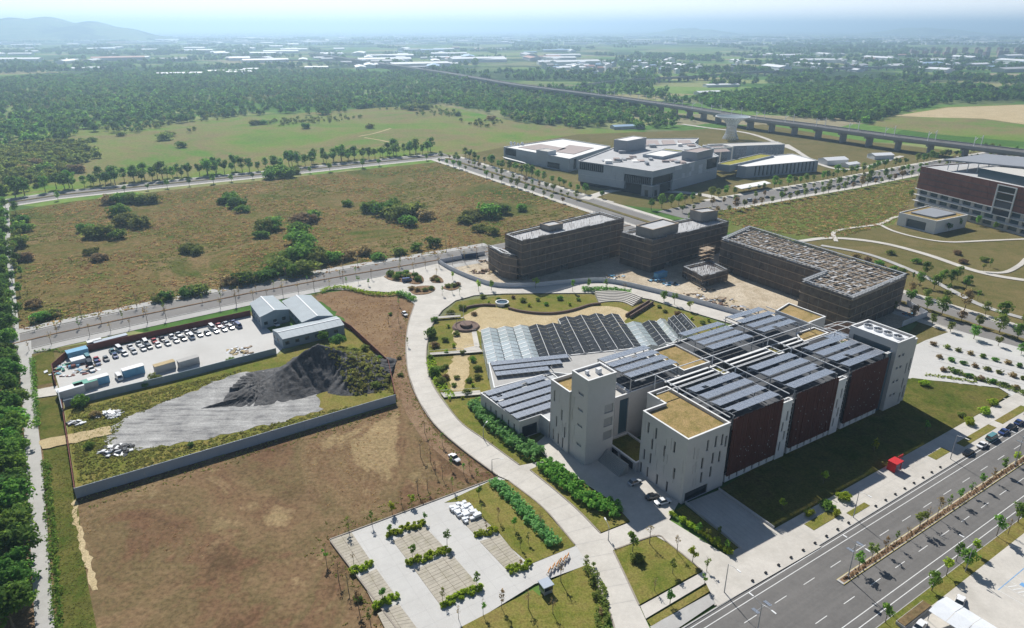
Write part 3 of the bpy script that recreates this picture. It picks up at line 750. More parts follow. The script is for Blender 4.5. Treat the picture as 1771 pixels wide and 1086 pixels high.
# bays clad in brown slats
rnd = random.Random(3)
for u0, u1 in ((18.0, 38.2), (44.2, 63.4), (70.0, 88.6)):
    block(lab, 'plinth', [(u0, .6), (u1, .6), (u1, 1.95), (u0, 1.95)], 0.3, 2.6, M['wall_light'], {0: [(s + .3, s + 1.0, .5, 2.3) for s in np.arange(1.2, u1 - u0 - 1.4, 3.1)]}, par=.05, pw=.2)
    scr = MB(); x = u0
    while x < u1 - .1:
        d = rnd.uniform(-.10, .10)
        scr.box(x, x + .17, .05 + d, .40 + d, 2.6, 20.7 + rnd.uniform(-.15, .25)); x += .31
    s_ = scr.build('slat_screen', M['louvre_brown'], lab); s_['kind'] = 'stuff'
    fr = MB()
    for z in (2.7, 7.2, 11.7, 16.2, 20.3): fr.box(u0, u1, .55, .75, z, z + .22)
    for k in range(8): fr.box(u0 + k * (u1 - u0 - .2) / 7, u0 + k * (u1 - u0 - .2) / 7 + .2, .78, .95, 2.6, 20.6)
    fr.build('screen_frame', M['steel_dark'], lab)
    gl = MB().box(u0 + .1, u1 - .1, 1.5, 1.98, 2.7, 17.4).build('curtain_wall', M['glass'], lab)
    lt = MB()
    for k in range(26):
        uu, zz = rnd.uniform(u0 + .5, u1 - .8), rnd.uniform(4, 18)
        lt.box(uu, uu + .18, -.16, -.02, zz, zz + .26)
    lt.build('screen_bracket', M['steel_grey'], lab)['kind'] = 'stuff'
for u0, u1 in ((38.7, 42.6), (63.9, 67.8)):
    block(lab, 'pier', [(u0, .4), (u1, .4), (u1, 1.97), (u0, 1.97)], 0.3, 19.3, M['wall_light'], {0: slots([(1.2, 3), (1.2, 9.5), (2.6, 6.2), (2.6, 12.8)], .7, 3.2)}, par=.3, pw=.25)
    ld = MB()
    for k in range(13): ld.box(u1 + .25, u1 + 1.3, .7, 1.7, 2.4 + k * 1.4, 2.5 + k * 1.4)
    ld.bar((u1 + .3, .75, .3), (u1 + .3, .75, 21), .12).bar((u1 + 1.25, .75, .3), (u1 + 1.25, .75, 21), .12)
    ld.build('service_balcony', M['steel_grey'], lab)
block(lab, 'glazed_link', [(88.7, 1.2), (91.95, 1.2), (91.95, 1.95), (88.7, 1.95)], 0.3, 21.5, M['glass_blue'], par=.3, pw=.2)
# stair and plant tower
stair = block(lab, 'stair_tower', [(92, 0), (101.8, 0), (101.8, 16.5), (92, 16.5)], 0.3, 25.0, M['wall_white'],
      {0: slots([(2.6, 5), (4.6, 5), (2.6, 10), (4.6, 10), (2.6, 15), (4.6, 15), (2.6, 19.4), (4.6, 19.4)], 1.2, .9) + slots([(8.4, 1.2), (8.4, 6.5), (8.4, 12)], .7, 3.8),
       3: [(1.5, 14.5, 19.2, 22.6)], 1: slots([(3, 4), (6, 9), (9, 14)], .8, 3.4)}, par=.9, pane=M['glass_blue'])
block(lab, 'fin_wall', [(101.85, .6), (104.6, .6), (104.6, 4.2), (101.85, 4.2)], 0.3, 23.4, M['wall_white'], {0: slots([(1.5, 2), (1.5, 12)], .7, 4.5)}, par=.8)
dk = MB().box(93.2, 100.6, 1.4, 15.2, 24.0, 24.5).build('plant_deck', M['steel_white'], lab)
for k in range(4):
    c = (97.0, 3.1 + k * 3.4, 24.5)
    fan = MB().lathe([(1.55, 0), (1.55, .75), (1.40, .75), (1.40, .1), (0.05, .1)], 20, c).build('cooling_fan', M['steel_white'], lab)
    bl = MB()
    for j in range(5):
        a = j * 2 * math.pi / 5
        d1, d2 = Vector((math.cos(a), math.sin(a), 0)), Vector((math.cos(a + .55), math.sin(a + .55), 0)); C0 = Vector(c)
        bl.quad(C0 + d1 * .25 + Vector((0, 0, .35)), C0 + d1 * 1.3 + Vector((0, 0, .35)), C0 + d2 * 1.3 + Vector((0, 0, .6)), C0 + d2 * .25 + Vector((0, 0, .6)))
    bl.build('fan_blade', M['steel_dark'], fan)
# white roof beams tying the canopies together
bm_ = []
for u in (17.2, 41.4, 67.6, 90.2): bm_.append(((u, 1.0, 21.2), (u, 49.0, 21.2)))
for v in (20.4, 29.6): bm_.append(((9.0, v, 21.5), (90.2, v, 21.5)))
for a, b in bm_: MB().bar(a, b, .18, .26).build('roof_beam', M['steel_white'], lab)
for u in (17.2, 41.4, 67.6, 90.2):
    for v in (20.4, 29.6): MB().bar((u, v, 14.2), (u, v, 21.2), .25).build('roof_post', M['steel_white'], lab)

# ------------------------------------------------------------------ solar canopies (they stand on the roofs)
pan_w, pan_d = 1.9, 1.66
pan_me = MB().box(0, pan_w - .05, 0, pan_d - .04, 0, .05).mesh('solar_panel')
def solar_array(label, fr, u0, u1, v0, v1, z, rows, deck, tilt=.1, per=2, base=None, group='solar canopies over the laboratory roof'):
    """rows of tilted tables; each table carries rows of panels, each panel a part"""
    o = fr.w(u0, v0); t = thing('solar_array', label, 'solar array', (o.x, o.y, deck), fr.a, group)
    W_, D_ = u1 - u0, v1 - v0; pitch = D_ / rows; dep = per * pan_d; h = z - deck
    n = int(W_ / pan_w)
    fm = MB()
    for k in range(rows):
        y = k * pitch + (pitch - dep) * .5
        for yy in (y + .3, y + dep - .3): fm.bar((0, yy, h - .12 - tilt * (yy - y - dep / 2)), (n * pan_w, yy, h - .12 - tilt * (yy - y - dep / 2)), .10)
    for x in (.15, W_ * .33, W_ * .66, W_ - .3): fm.bar((x, 0, h - .45), (x, D_, h - .45), .18, .26)
    fm.build('frame', M['steel_grey'], t)
    if h > 1.2:
        for x in (.15, W_ - .3):
            for y in (.4, D_ * .5, D_ - .4):
                MB().bar((x, y, 0), (x, y, h - .5), .24).build('post', M['steel_grey'], t)
    for k in range(rows):
        y = k * pitch + (pitch - dep) * .5
        for r in range(per):
            for c in range(n):
                if rnd.random() < .012: continue
                yy = y + r * pan_d
                p = link('solar_panel', pan_me, M['pv'], t, (c * pan_w, yy, h - tilt * (yy - y - dep / 2)))
                p.rotation_euler = (-math.atan(tilt), 0, 0)
    return t
solar_array('solar canopy above the brown slatted bay next to the garage ramp', BF, 18.4, 38.0, .6, 18.6, 21.9, 4, 17.0)
solar_array('solar canopy above the middle brown slatted bay', BF, 44.0, 63.6, .9, 18.6, 21.9, 4, 17.0)
solar_array('solar canopy above the brown slatted bay beside the plant tower with fans', BF, 69.8, 89.0, 1.0, 18.6, 21.9, 4, 17.0)
solar_array('solar canopy directly behind the windowless top of the tall lift tower', BF, 8.8, 28.2, 30.8, 47.0, 21.9, 4, 16.6)
solar_array('solar canopy between two green roofs in the rear row of the laboratory', BF, 44.0, 63.2, 31.6, 48.0, 21.9, 4, 16.6)
solar_array('solar canopy beside the scaffolded blocks, at the far corner of the laboratory', BF, 69.0, 87.0, 32.0, 49.8, 21.9, 4, 16.6)
solar_array('small flat solar array at the foot of the plant tower', BF, 88.6, 98, 18.2, 24.2, 19.4, 1, 18.2, per=3)
lowb = thing('low_building', 'low grey flat-roofed annex covered in solar panels behind a hedge', 'building', BF.w(-18.5, 49.2), BF.a)
def lo(pts): return [(p[0] + 18.5, p[1] - 49.2) for p in pts]
block(lowb, 'wall', lo([(-18.4, 49.2), (-10.7, 49.2), (-10.7, 44.6), (6.5, 48.5), (8.5, 70), (-19.6, 71)]), 0.2, 6.6, M['wall_grey'],
      {5: slots([(3, 1.2), (6, 1.4), (9, 1.2), (12.5, 1.3), (16, 1.2), (19, 1.3)], .7, 3.2), 0: [(1.0, 6.6, .3, 4.4)]}, par=.25, pw=.3, roof_mat=M['steel_grey'])
solar_array('five long solar rows covering the low grey annex roof', BF, -18.8, 5.6, 49.6, 70.6, 7.2, 5, 6.35, tilt=.06, per=2, group='solar rows on the low roofs')
# the wedge-shaped roof between annex and glasshouses
GF = Frame(BF.w(-6.6, 88.6), 32.0 - 19.0)
wedge = thing('low_building', 'low wedge-shaped hall with three solar rows beside the white glasshouse bays', 'building', GF.w(0, 0), GF.a)
def gl(p): return GF.l(BF.w(*p))
wp = [gl(p) for p in ((-6.6, 88.0), (-14.3, 71.3), (8.5, 70.3), (12.5, 66), (49, 66), (49, 69))]
block(wedge, 'wall', wp, 0.2, 6.8, M['wall_light'], par=.2, pw=.3, roof_mat=M['concrete_grey'])
for k in range(3):
    solar_array('solar row on the wedge roof, %s from the glasshouse' % ORD[k], GF, .6 + 1.4 * k * 0 , 30 - 4.5 * k, -4.4 - 4.0 * k, -.8 - 4.0 * k, 7.6, 1, 6.6, tilt=.06, group='solar rows on the low roofs')

# ------------------------------------------------------------------ glasshouses
def glass_white():
    m = NT('horticultural_glass'); m.base((0.50, 0.57, 0.60)); m.rough(0.12, 0.6)
    m.b.inputs['Transmission Weight'].default_value = 0.0
    tr = m.n('ShaderNodeBsdfTransparent'); tr.inputs[0].default_value = (.9, .96, .96, 1); mx = m.n('ShaderNodeMixShader'); mx.inputs[0].default_value = 0.42
    m.l(m.b.outputs[0], mx.inputs[1]); m.l(tr.outputs[0], mx.inputs[2]); m.l(mx.outputs[0], m.o.inputs['Surface']); return m.m
M['glass_white'] = glass_white()
M['shade_panel'] = plain('shade_panel', (0.048, 0.054, 0.062), 0.7, 0.4, .4, spec=0.0)
glh = thing('glasshouse', 'sawtooth glasshouse with white glazed bays and dark shaded bays beside the sand court', 'glasshouse', GF.w(0, 0), GF.a)
def gpt(f): return Vector((*gl(f), 0))
F = [(-6.6, 88.6), (-.6, 86.4), (5.5, 84.2), (11.5, 82.1), (17.7, 79.7), (23.9, 77.2), (30.2, 75.3), (36.5, 73.4), (42.7, 71.5), (49, 69.6), (55.3, 67.4), (62.0, 66.9), (67.2, 67.5), (71.5, 71.0), (76.0, 71.6), (80.3, 72.3)]
deps = [29.8, 29.8, 29.8, 29.5, 29.5, 35, 35, 35, 33, 22.4, 21.6, 20, 16.5, 15.5, 14.5]
kinds = 'wwwddddddwdwddd'
EAVE, RIDGE = 6.3, 7.15
for i, (a, b) in enumerate(zip(F, F[1:])):
    A, B = gpt(a), gpt(b); D = gpt((a[0] + deps[i] * .42, a[1] + deps[i] * .905)) - A; Md = (A + B) / 2; w = kinds[i] == 'w'
    bay = MB(); up = Vector((0, 0, 1))
    # frame: gutters, ridge, rafters, end gables, posts
    for base, z in ((A, EAVE), (B, EAVE), (Md, RIDGE)): bay.bar(base + up * z, base + D + up * z, .16, .22)
    nr = max(5, int(deps[i] / 3.3))
    for k in range(nr + 1):
        q = D * (k / nr)
        rw = .24 if w else .09; ov = up * (.14 if w else 0); bay.bar(A + q + up * EAVE + ov, Md + q + up * RIDGE + ov, rw, .12); bay.bar(B + q + up * EAVE + ov, Md + q + up * RIDGE + ov, rw, .12)
        bay.bar(A + q + up * EAVE, B + q + up * EAVE, .08)
        if k % 2 == 0: bay.bar(A + q, A + q + up * EAVE, .14)
    fo = bay.build('bay_frame', M['steel_grey'] if w else M['steel_white'], glh)
    for side, (e, r) in enumerate(((A, Md), (Md, B))):
        for k in range(nr):
            kk = nr
            q0, q1 = D * ((k + .03) / kk), D * ((k + .97) / kk)
            z0, z1 = (EAVE, RIDGE) if side == 0 else (RIDGE, EAVE)
            e2, r2 = e + (r - e) * .04, r + (e - r) * .04
            MB().quad(e2 + q0 + up * (z0 + .12), r2 + q0 + up * (z1 + .12), r2 + q1 + up * (z1 + .12), e2 + q1 + up * (z0 + .12)).build('pane', M['glass_white'] if w else M['shade_panel'], fo)
    for q, nm in ((Vector((0, 0, 0)), 'gable'), (D, 'gable')):
        g_ = MB().tri(A + q + up * EAVE, B + q + up * EAVE, Md + q + up * RIDGE).quad(A + q + up * .2, B + q + up * .2, B + q + up * EAVE, A + q + up * EAVE)
        g_.build(nm, M['glass_white'], fo)
    if w: MB().quad(A + up * .5, B + up * .5, B + D + up * .5, A + D + up * .5).build('bench_floor', M['wall_light'], fo)
    if i in (0,): MB().quad(A + up * .2, A + D + up * .2, A + D + up * EAVE, A + up * EAVE).build('side_glazing', M['glass_white'], fo)

# ------------------------------------------------------------------ scaffolded blocks under construction
def net_material():
    m = NT('scaffold_net'); p = m.pos()
    c = m.ramp(m.noise(.35, 6, .7, p), ((.3, (.078, .066, .058)), (.7, (.215, .178, .148)))); m.base(c); m.rough(.9, .1)
    tr = m.n('ShaderNodeBsdfTransparent'); mx = m.n('ShaderNodeMixShader'); mx.inputs[0].default_value = .22
    m.l(m.b.outputs[0], mx.inputs[1]); m.l(tr.outputs[0], mx.inputs[2]); m.l(mx.outputs[0], m.o.inputs['Surface']); return m.m
M['net'] = net_material()
M['raw_concrete'] = plain('raw_concrete', (.25, .235, .215), .9, .2, .3, dirt=(.16, .14, .12))
M['timber'] = plain('timber', (.36, .28, .20), .85, .3, .8)
M['rebar'] = plain('rebar', (.14, .085, .06), .8, .3, 1.0)
M['slab_grey'] = plain('slab_grey', (.44, .44, .44), .85, .14, .25, dirt=(.33, .32, .31))
def scaffolded(label, pts, h, seed, clutter='grid', extra=(), step=5.2):
    rnd = random.Random(seed); pts = ccw([(p[0], p[1]) for p in pts]); o = pts[0]
    t = thing('scaffolded_building', label, 'building', (o.x, o.y, 0), 0, 'scaffolded blocks under construction'); off = (o.x, o.y, 0)
    body = inset(pts, 1.5); holes = {}
    for i in range(len(body)):
        L = (body[(i + 1) % len(body)] - body[i]).length
        holes[i] = [(s, s + 2.2, z, z + 2.2) for z in np.arange(1.2, h - 3.2, 4.1) for s in np.arange(1.5, L - 3, 4.6)]
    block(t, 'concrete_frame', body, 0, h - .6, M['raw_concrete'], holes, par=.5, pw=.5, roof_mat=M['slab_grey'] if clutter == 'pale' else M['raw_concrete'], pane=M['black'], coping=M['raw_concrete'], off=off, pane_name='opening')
    sc = MB(off)
    outer = inset(pts, .05); inner = inset(pts, 1.1)
    for i in range(len(pts)):
        a, b = outer[i], outer[(i + 1) % len(pts)]; c, d = inner[i], inner[(i + 1) % len(pts)]
        L = (b - a).length; n = max(1, round(L / step)); nrm = (b - a).normalized(); nrm = Vector((nrm.y, -nrm.x, 0))
        for k in range(n * 2 + 1):
            q = a + (b - a) * (k / (2 * n)); q2 = c + (d - c) * (k / (2 * n))
            hh = h + rnd.uniform(.6, 1.7)
            sc.bar((q.x, q.y, 0), (q.x, q.y, hh), .09); sc.bar((q2.x, q2.y, 0), (q2.x, q2.y, hh - .4), .09)
        for z in np.arange(1.9, h + 1, 1.9):
            sc.bar((a.x, a.y, z), (b.x, b.y, z), .08)
            if int(z) % 2: sc.quad((a.x, a.y, z - .05), (b.x, b.y, z - .05), (d.x, d.y, z - .05), (c.x, c.y, z - .05))
        for k in range(n):
            q0, q1 = a + (b - a) * ((k + .01) / n), a + (b - a) * ((k + .99) / n)
            z0 = 0.4 if rnd.random() < .8 else rnd.uniform(2, 4.2); z1 = h + rnd.uniform(-.3, .55)
            w1 = nrm * rnd.uniform(.05, .22); mid = (q0 + q1) / 2 + w1; zm = (z0 + z1) / 2
            q0, q1 = q0 + nrm * .07, q1 + nrm * .07
            nb = MB(off); cols = [q0, mid + nrm * .07, q1]
            for ci in range(2):
                p0, p1 = cols[ci], cols[ci + 1]; zz = [z0 + (z1 - z0) * j / 4 for j in range(5)]
                for j in range(4):
                    j0, j1 = nrm * (.12 * math.sin(j * 2.1 + k)), nrm * (.12 * math.sin((j + 1) * 2.1 + k))
                    nb.quad((p0.x + j0.x, p0.y + j0.y, zz[j]), (p1.x + j0.x, p1.y + j0.y, zz[j]), (p1.x + j1.x, p1.y + j1.y, zz[j + 1]), (p0.x + j1.x, p0.y + j1.y, zz[j + 1]))
            nb.build('net_panel', M['net'], t)
    bd = MB(off)
    for i in range(len(pts)):
        a, b = inset(pts, -.22)[i], inset(pts, -.22)[(i + 1) % len(pts)]
        for z in np.arange(3.8, h, 3.8): bd.bar((a.x, a.y, z), (b.x, b.y, z), .16, .3)
    bd.build('ledger_board', M['timber'], t)['kind'] = 'stuff'
    # light walkway boards round the top
    for i in range(len(pts)):
        a, b, c, d = outer[i], outer[(i + 1) % len(pts)], inner[i], inner[(i + 1) % len(pts)]
        sc.quad((a.x, a.y, h - .1), (b.x, b.y, h - .1), (d.x, d.y, h - .1), (c.x, c.y, h - .1))
    s_ = sc.build('scaffold', M['steel_grey'], t); s_['kind'] = 'stuff'
    if clutter == 'grid':                                           # formwork grid left on the roof
        ax = (pts[1] - pts[0]).normalized(); ay = Vector((-ax.y, ax.x, 0)); zz = h - .7
        ins = inset(pts, 2.2); g = MB(off); pk = MB(off)
        lx = [(p - pts[0]).dot(ax) for p in ins]; ly = [(p - pts[0]).dot(ay) for p in ins]
        def seg(p, dr, step_=.5, tmax=120):
            on = False; s0 = None
            for k in range(int(tmax / step_)):
                q = p + dr * (k * step_); ok = inside(q, ins)
                if ok and not on: s0, on = q, True
                if on and not ok: g.bar((s0.x, s0.y, zz + .35), (q.x, q.y, zz + .35), .4, .5); on = False
        for v in np.arange(min(ly), max(ly), 4.6): seg(pts[0] + ay * v + ax * (min(lx) - .3), ax)
        for u in np.arange(min(lx), max(lx), 4.6): seg(pts[0] + ax * u + ay * (min(ly) - .3), ay)
        g.build('formwork_beam', M['timber'], t)['kind'] = 'stuff'
        for q in fill(ins, 260, rnd):
            a = rnd.choice((math.atan2(ax.y, ax.x), math.atan2(ay.y, ay.x))) + rnd.uniform(-.12, .12); l_ = rnd.uniform(.8, 3.2)
            d_ = Vector((math.cos(a), math.sin(a), 0)) * l_; e = zz + rnd.uniform(.1, .9)
            pk.bar((q[0], q[1], e), (q[0] + d_.x, q[1] + d_.y, e + rnd.uniform(-.05, .1)), rnd.uniform(.15, 1.1), .12)
        pk.build('loose_timber', M['slab_grey'], t)['kind'] = 'stuff'
    else:
        rb = MB(off); ins = inset(pts, 1.8)
        for q in fill(ins, 150, rnd):
            rb.bar((q[0], q[1], h - .7), (q[0] + rnd.uniform(-.1, .1), q[1], h + rnd.uniform(.2, 1.0)), .09)
        rb.build('rebar', M['rebar'], t)['kind'] = 'stuff'
    for (q, z0, z1) in extra:
        block(t, 'upper_storey', inset(q, .3), z0, z1, M['raw_concrete'], par=.5, off=off, coping=M['timber'], roof_mat=M['slab_grey'])
    return t
sheet('construction_ground', PP([(740, 462), (760, 458), (785, 472), (822, 488), (860, 498), (924, 498), (1002, 491), (1054, 491), (1132, 508), (1184, 521), (1262, 543), (1330, 562), (1390, 590), (1500, 590), (1610, 545), (1440, 485), (1250, 420), (1120, 388), (1000, 408), (850, 438)]), .12, M['building_dirt'])
S1P = [(-3.5, 338), (5, 326), (61, 369), (49.5, 384.5)]
scaffolded('netted scaffolded block with a pale bare concrete roof beside the curved white hoarding', S1P, 21.2, 11, 'pale',
           extra=[([(14, 351), (19, 345), (27, 351), (22, 357)], 20.3, 23.2)])
scaffolded('low netted annex at the end of the pale-roofed scaffolded block', [(-12.5, 346), (-5.0, 331.5), (2.6, 326.6), (-5, 338.5)], 12.4, 12, 'pale', step=4.2)
scaffolded('netted scaffolded block with a stepped roof between its two larger neighbours', [(57.5, 354.5), (71, 338.5), (88.5, 352.5), (120.5, 376), (112, 391), (75, 367)], 17.6, 13, 'pale',
           extra=[([(64, 350.5), (71.5, 341.5), (88, 355), (81, 364.5)], 17, 22.2), ([(100, 384), (105, 376.5), (116, 381.5), (111.5, 389)], 17, 22.4)])
scaffolded('long L-shaped scaffolded block with a timber formwork grid on its roof', [(108, 345.5), (139.6, 293.5), (124.6, 281.5), (137.1, 261), (174, 289), (129.6, 369)], 16.2, 14, 'grid')
scaffolded('small square scaffolded core in front of the L-shaped block', [(86, 332), (92, 316.5), (107.5, 326.5), (102, 342)], 6.2, 15, 'pale', step=4.2)
# open steel walkway tower and curved pergola skeleton
t = thing('scaffold_tower', 'open scaffold stair tower leaning between the stepped and the L-shaped block', 'scaffold', (101, 345, 0), .66)
mb = MB()
for z in np.arange(0, 13, 1.9):
    mb.box(-3.5, 3.5, -2.4, 2.4, z, z + .12)
    for x in (-3.5, 3.5): mb.bar((x, -2.4, z + 1), (x, 2.4, z + 1), .08)
    for y in (-2.4, 2.4): mb.bar((-3.5, y, z + 1), (3.5, y, z + 1), .08)
mb.build('platform', M['timber'], t)['kind'] = 'stuff'
for x in (-3.5, 0, 3.5):
    for y in (-2.4, 2.4): MB().bar((x, y, 0), (x, y, 13.4), .1).build('standard', M['steel_grey'], t)
PF = Frame(BF.w(103, 22), 32)
t = thing('steel_pergola', 'curved dark steel pergola skeleton between the plant tower and the scaffolding', 'pergola', PF.w(0, 0), PF.a)
xs = [-10, -5, 0, 6, 12, 18]; 
def arch(v): return 13.6 - 7.2 * abs((v - 9) / 14) ** 2.2
vs = [-3, 1, 5, 9, 13, 17, 21]
for x in xs:
    rb = MB()
    for a, b in zip(vs, vs[1:]): rb.bar((x, a, arch(a)), (x, b, arch(b)), .34, .42)
    rb.build('rib', M['steel_white'] if x != xs[1] else M['steel_grey'], t)
    MB().bar((x, -3, 0), (x, -3, arch(-3)), .3).build('post', M['steel_dark'], t); MB().bar((x, 21, 0), (x, 21, arch(21)), .3).build('post', M['steel_dark'], t)
for v in vs: MB().bar((xs[0], v, arch(v) + .1), (xs[-1], v, arch(v) + .1), .2).build('purlin', M['steel_white'], t)
sl = MB()
for a, b in zip(vs, vs[1:]):
    for k in range(1, 6):
        v = a + (b - a) * k / 6; sl.bar((xs[0], v, arch(v) - .15), (xs[-1], v, arch(v) - .15), .12)
sl.build('slat', M['rebar'], t)['kind'] = 'stuff'

# ------------------------------------------------------------------ the pale museum-like complex behind
M['panel_pale'] = plain('panel_pale', (.34, .385, .43), .5, .14, .06, dirt=(.46, .50, .54))
M['panel_grey'] = plain('panel_grey', (.27, .285, .31), .6, .08, .1)
M['roof_white'] = plain('roof_white', (.74, .73, .70), .8, .07, .12)
M['roof_taupe'] = plain('roof_taupe', (.36, .30, .28), .8, .1, .1)
M['moss_roof'] = field('moss_roof', ((.16, .19, .04), (.30, .28, .06), (.36, .33, .09)), .05, .3, 1.5)
M['glass_deep'] = shiny('glass_deep', (.008, .013, .018), .2, 0, .15)
M['panel_light'] = plain('panel_light', (.46, .51, .56), .5, .14, .06)
mus = thing('museum_building', 'pale panelled exhibition complex with white roofs and a dark glazed corner', 'building', (104, 514, 0)); mo = (104, 514, 0)
main_p = [(53, 558), (104, 514), (171, 580), (168, 650), (92, 628)]
block(mus, 'upper_volume', main_p, 8.0, 19.0, M['panel_pale'], {0: [(1, 24, 12.4, 18.4), (43, 66.6, 8.05, 14.2)], 1: [(.6, 28, 8.05, 14.2), (76, 93.0, 10, 18.4)]}, par=.8, roof_mat=M['slab_grey'], pane=M['glass_deep'], off=mo, coping=M['roof_white'], depth=.9)
mul = MB(mo)
a, b = Vector((53, 558, 0)), Vector((104, 514, 0)); d = (b - a).normalized()
for k in range(12):
    q = a + d * (1.5 + k * 1.9); mul.bar((q.x, q.y, 13), (q.x, q.y, 18.4), .28)
for k in range(14):
    q = a + d * (45 + k * 1.6); mul.bar((q.x, q.y, 8.1), (q.x, q.y, 13.4), .25)
mul.build('mullion', M['panel_grey'], mus)['kind'] = 'stuff'
low = inset(main_p, 1.6)
block(mus, 'glazed_base', low, 0, 7.98, M['glass_deep'], par=.05, off=mo)
block(mus, 'skirt_panel', [(53.3, 557.3), (86, 529.2), (87.2, 530.6), (54.5, 558.6)], 2.8, 8.6, M['panel_pale'], par=.05, off=mo, pw=.2)
block(mus, 'skirt_panel', [(123.6, 532.4), (170.4, 578.6), (169.2, 579.8), (122.4, 533.6)], 1.0, 8.6, M['panel_pale'], par=.05, off=mo, pw=.2)
block(mus, 'entrance_core', [(97, 517), (104, 511), (111, 518), (104, 524)], 0, 8.2, M['panel_grey'], {0: [(3, 6, .1, 5)], 1: [(3, 7, .1, 5)]}, par=.05, off=mo)
block(mus, 'roof_box', [(88, 610), (98, 602), (118, 622), (108, 632)], 18.2, 28.0, M['panel_grey'], par=.4, off=mo, roof_mat=M['roof_white'])
block(mus, 'roof_box', [(137, 566), (147, 558), (165, 577), (156, 585)], 18.2, 25.5, M['panel_grey'], par=.4, off=mo, roof_mat=M['roof_taupe'])
block(mus, 'roof_box', [(108, 580), (122, 568), (142, 590), (128, 602)], 18.2, 20.6, M['panel_pale'], par=.4, off=mo, roof_mat=M['roof_white'])
block(mus, 'roof_box', [(128, 602.2), (142, 590.2), (146, 595), (132, 607)], 18.2, 20.9, M['panel_pale'], par=.3, off=mo, roof_mat=M['moss_roof'])
block(mus, 'gallery_wing', [(-8, 676), (50, 610), (95, 680), (52, 730)], 0, 11.6, M['panel_pale'], {0: [(2, 18, 4.5, 10.6), (60, 76, .5, 5.6)], 1: [(8, 14, 1, 10), (22, 25, 2, 8)]}, par=.7, off=mo, roof_mat=M['roof_white'], pane=M['glass_deep'], depth=.8)
for q in ([(6, 676), (36, 645), (52, 668), (28, 696)], [(40, 650), (56, 636), (78, 672), (56, 690)]):
    MB(mo).prism(q, 10.9, 11.3).build('roof_panel', M['roof_taupe'], mus)
block(mus, 'roof_box', [(22, 640), (32, 629), (40, 638), (31, 648)], 10.9, 14.6, M['panel_pale'], par=.3, off=mo)
rnd = random.Random(8)
for k in range(6):
    x, y = 2 + rnd.uniform(-6, 8), 694 + rnd.uniform(-6, 6); r = rnd.uniform(1, 1.8)
    MB(mo).lathe([(0.05, r * 2 + 11), (r * .7, r * 1.7 + 11), (r, r + 11), (r * .7, 11)], 10, (x, y, 0)).build('roof_tank', M['steel_white'], mus, smooth=True)
block(mus, 'bridge_wing', [(172, 590), (182, 583), (236, 632), (226, 640)], 5.5, 11.0, M['panel_pale'], par=.5, off=mo, roof_mat=M['moss_roof'])
block(mus, 'slat_wing', [(190, 588), (196, 583), (268, 612), (258, 648), (226, 632)], 0, 9.8, M['panel_pale'], {1: [(s, s + 1.8, 1, 9.2) for s in np.arange(9, 75, 4.2)], 2: [(s, s + 2, 1, 9) for s in np.arange(3, 33, 4.5)]}, par=.5, off=mo, roof_mat=M['roof_white'], depth=.7)
block(mus, 'rear_hall', [(100, 640), (165, 655), (190, 720), (110, 715)], 0, 13.5, M['panel_pale'], par=.6, off=mo, roof_mat=M['slab_grey'])
for k in range(4):
    MB(mo).prism([(112 + k * 16, 668), (124 + k * 16, 668), (128 + k * 16, 700), (116 + k * 16, 700)], 12.9, 14.3).build('roof_light', M['roof_taupe'], mus)
sb = Frame((176, 615), 20)
t2 = MB(mo)
for (u, v, z0, z1) in ((0, 0, 0, 20), (20, 0, 0, 20), (0, 16, 0, 20), (20, 16, 0, 20)):
    p = sb.w(u, v); t2.bar((p.x, p.y, z0), (p.x, p.y, z1), 1.0)
for (a, b) in (((0, 0), (20, 0)), ((20, 0), (20, 16)), ((20, 16), (0, 16)), ((0, 16), (0, 0))):
    p, q = sb.w(*a), sb.w(*b); t2.bar((p.x, p.y, 19.6), (q.x, q.y, 19.6), 1.0, 1.2)
t2.build('roof_frame', M['roof_white'], mus)
MB(mo).quad(*[tuple(sb.w(u, v, z)) for u, v, z in ((1, 1, 16), (19, 1, 16), (19, 15, 19), (1, 15, 19))]).build('solar_roof', M['roof_taupe'], mus)
block(mus, 'solar_hall', [tuple(sb.w(u, v))[:2] for u, v in ((22, 30), (94, 20), (98, 36), (26, 46))], 0, 15.5, M['panel_pale'], par=.3, off=mo)
for k in range(11):
    if k in (2, 5): continue
    u = 24 + k * 6.3
    for z in (1, 5.8, 10.6):
        q = [sb.w(u, 29.4 - (u - 22) * .139, z), sb.w(u + 5.8, 29.4 - (u + 5.8 - 22) * .139, z), sb.w(u + 5.8, 29.8 - (u + 5.8 - 22) * .139, z + 4.4), sb.w(u, 29.8 - (u - 22) * .139, z + 4.4)]
        MB(mo).quad(*q).build('solar_facade_panel', M['pv'], mus)
rnd = random.Random(31)
for k in range(46):                                              # plant boxes, hatches and rails scattered on the white roofs
    x, y = rnd.uniform(62, 166), rnd.uniform(540, 640)
    if not inside((x, y), [(p.x, p.y) for p in inset(main_p, 4)]): continue
    w_, l_ = rnd.uniform(.8, 3.2), rnd.uniform(.8, 4.5); MB(mo).box(x - w_, x + w_, y - l_, y + l_, 18.2, 18.2 + rnd.uniform(.6, 2.4)).build('roof_unit', rnd.choice((M['panel_grey'], M['roof_taupe'], M['steel_grey'], M['roof_white'])), mus)
e0, e1, e2 = (Vector((*p, 0)) for p in main_p[:3])
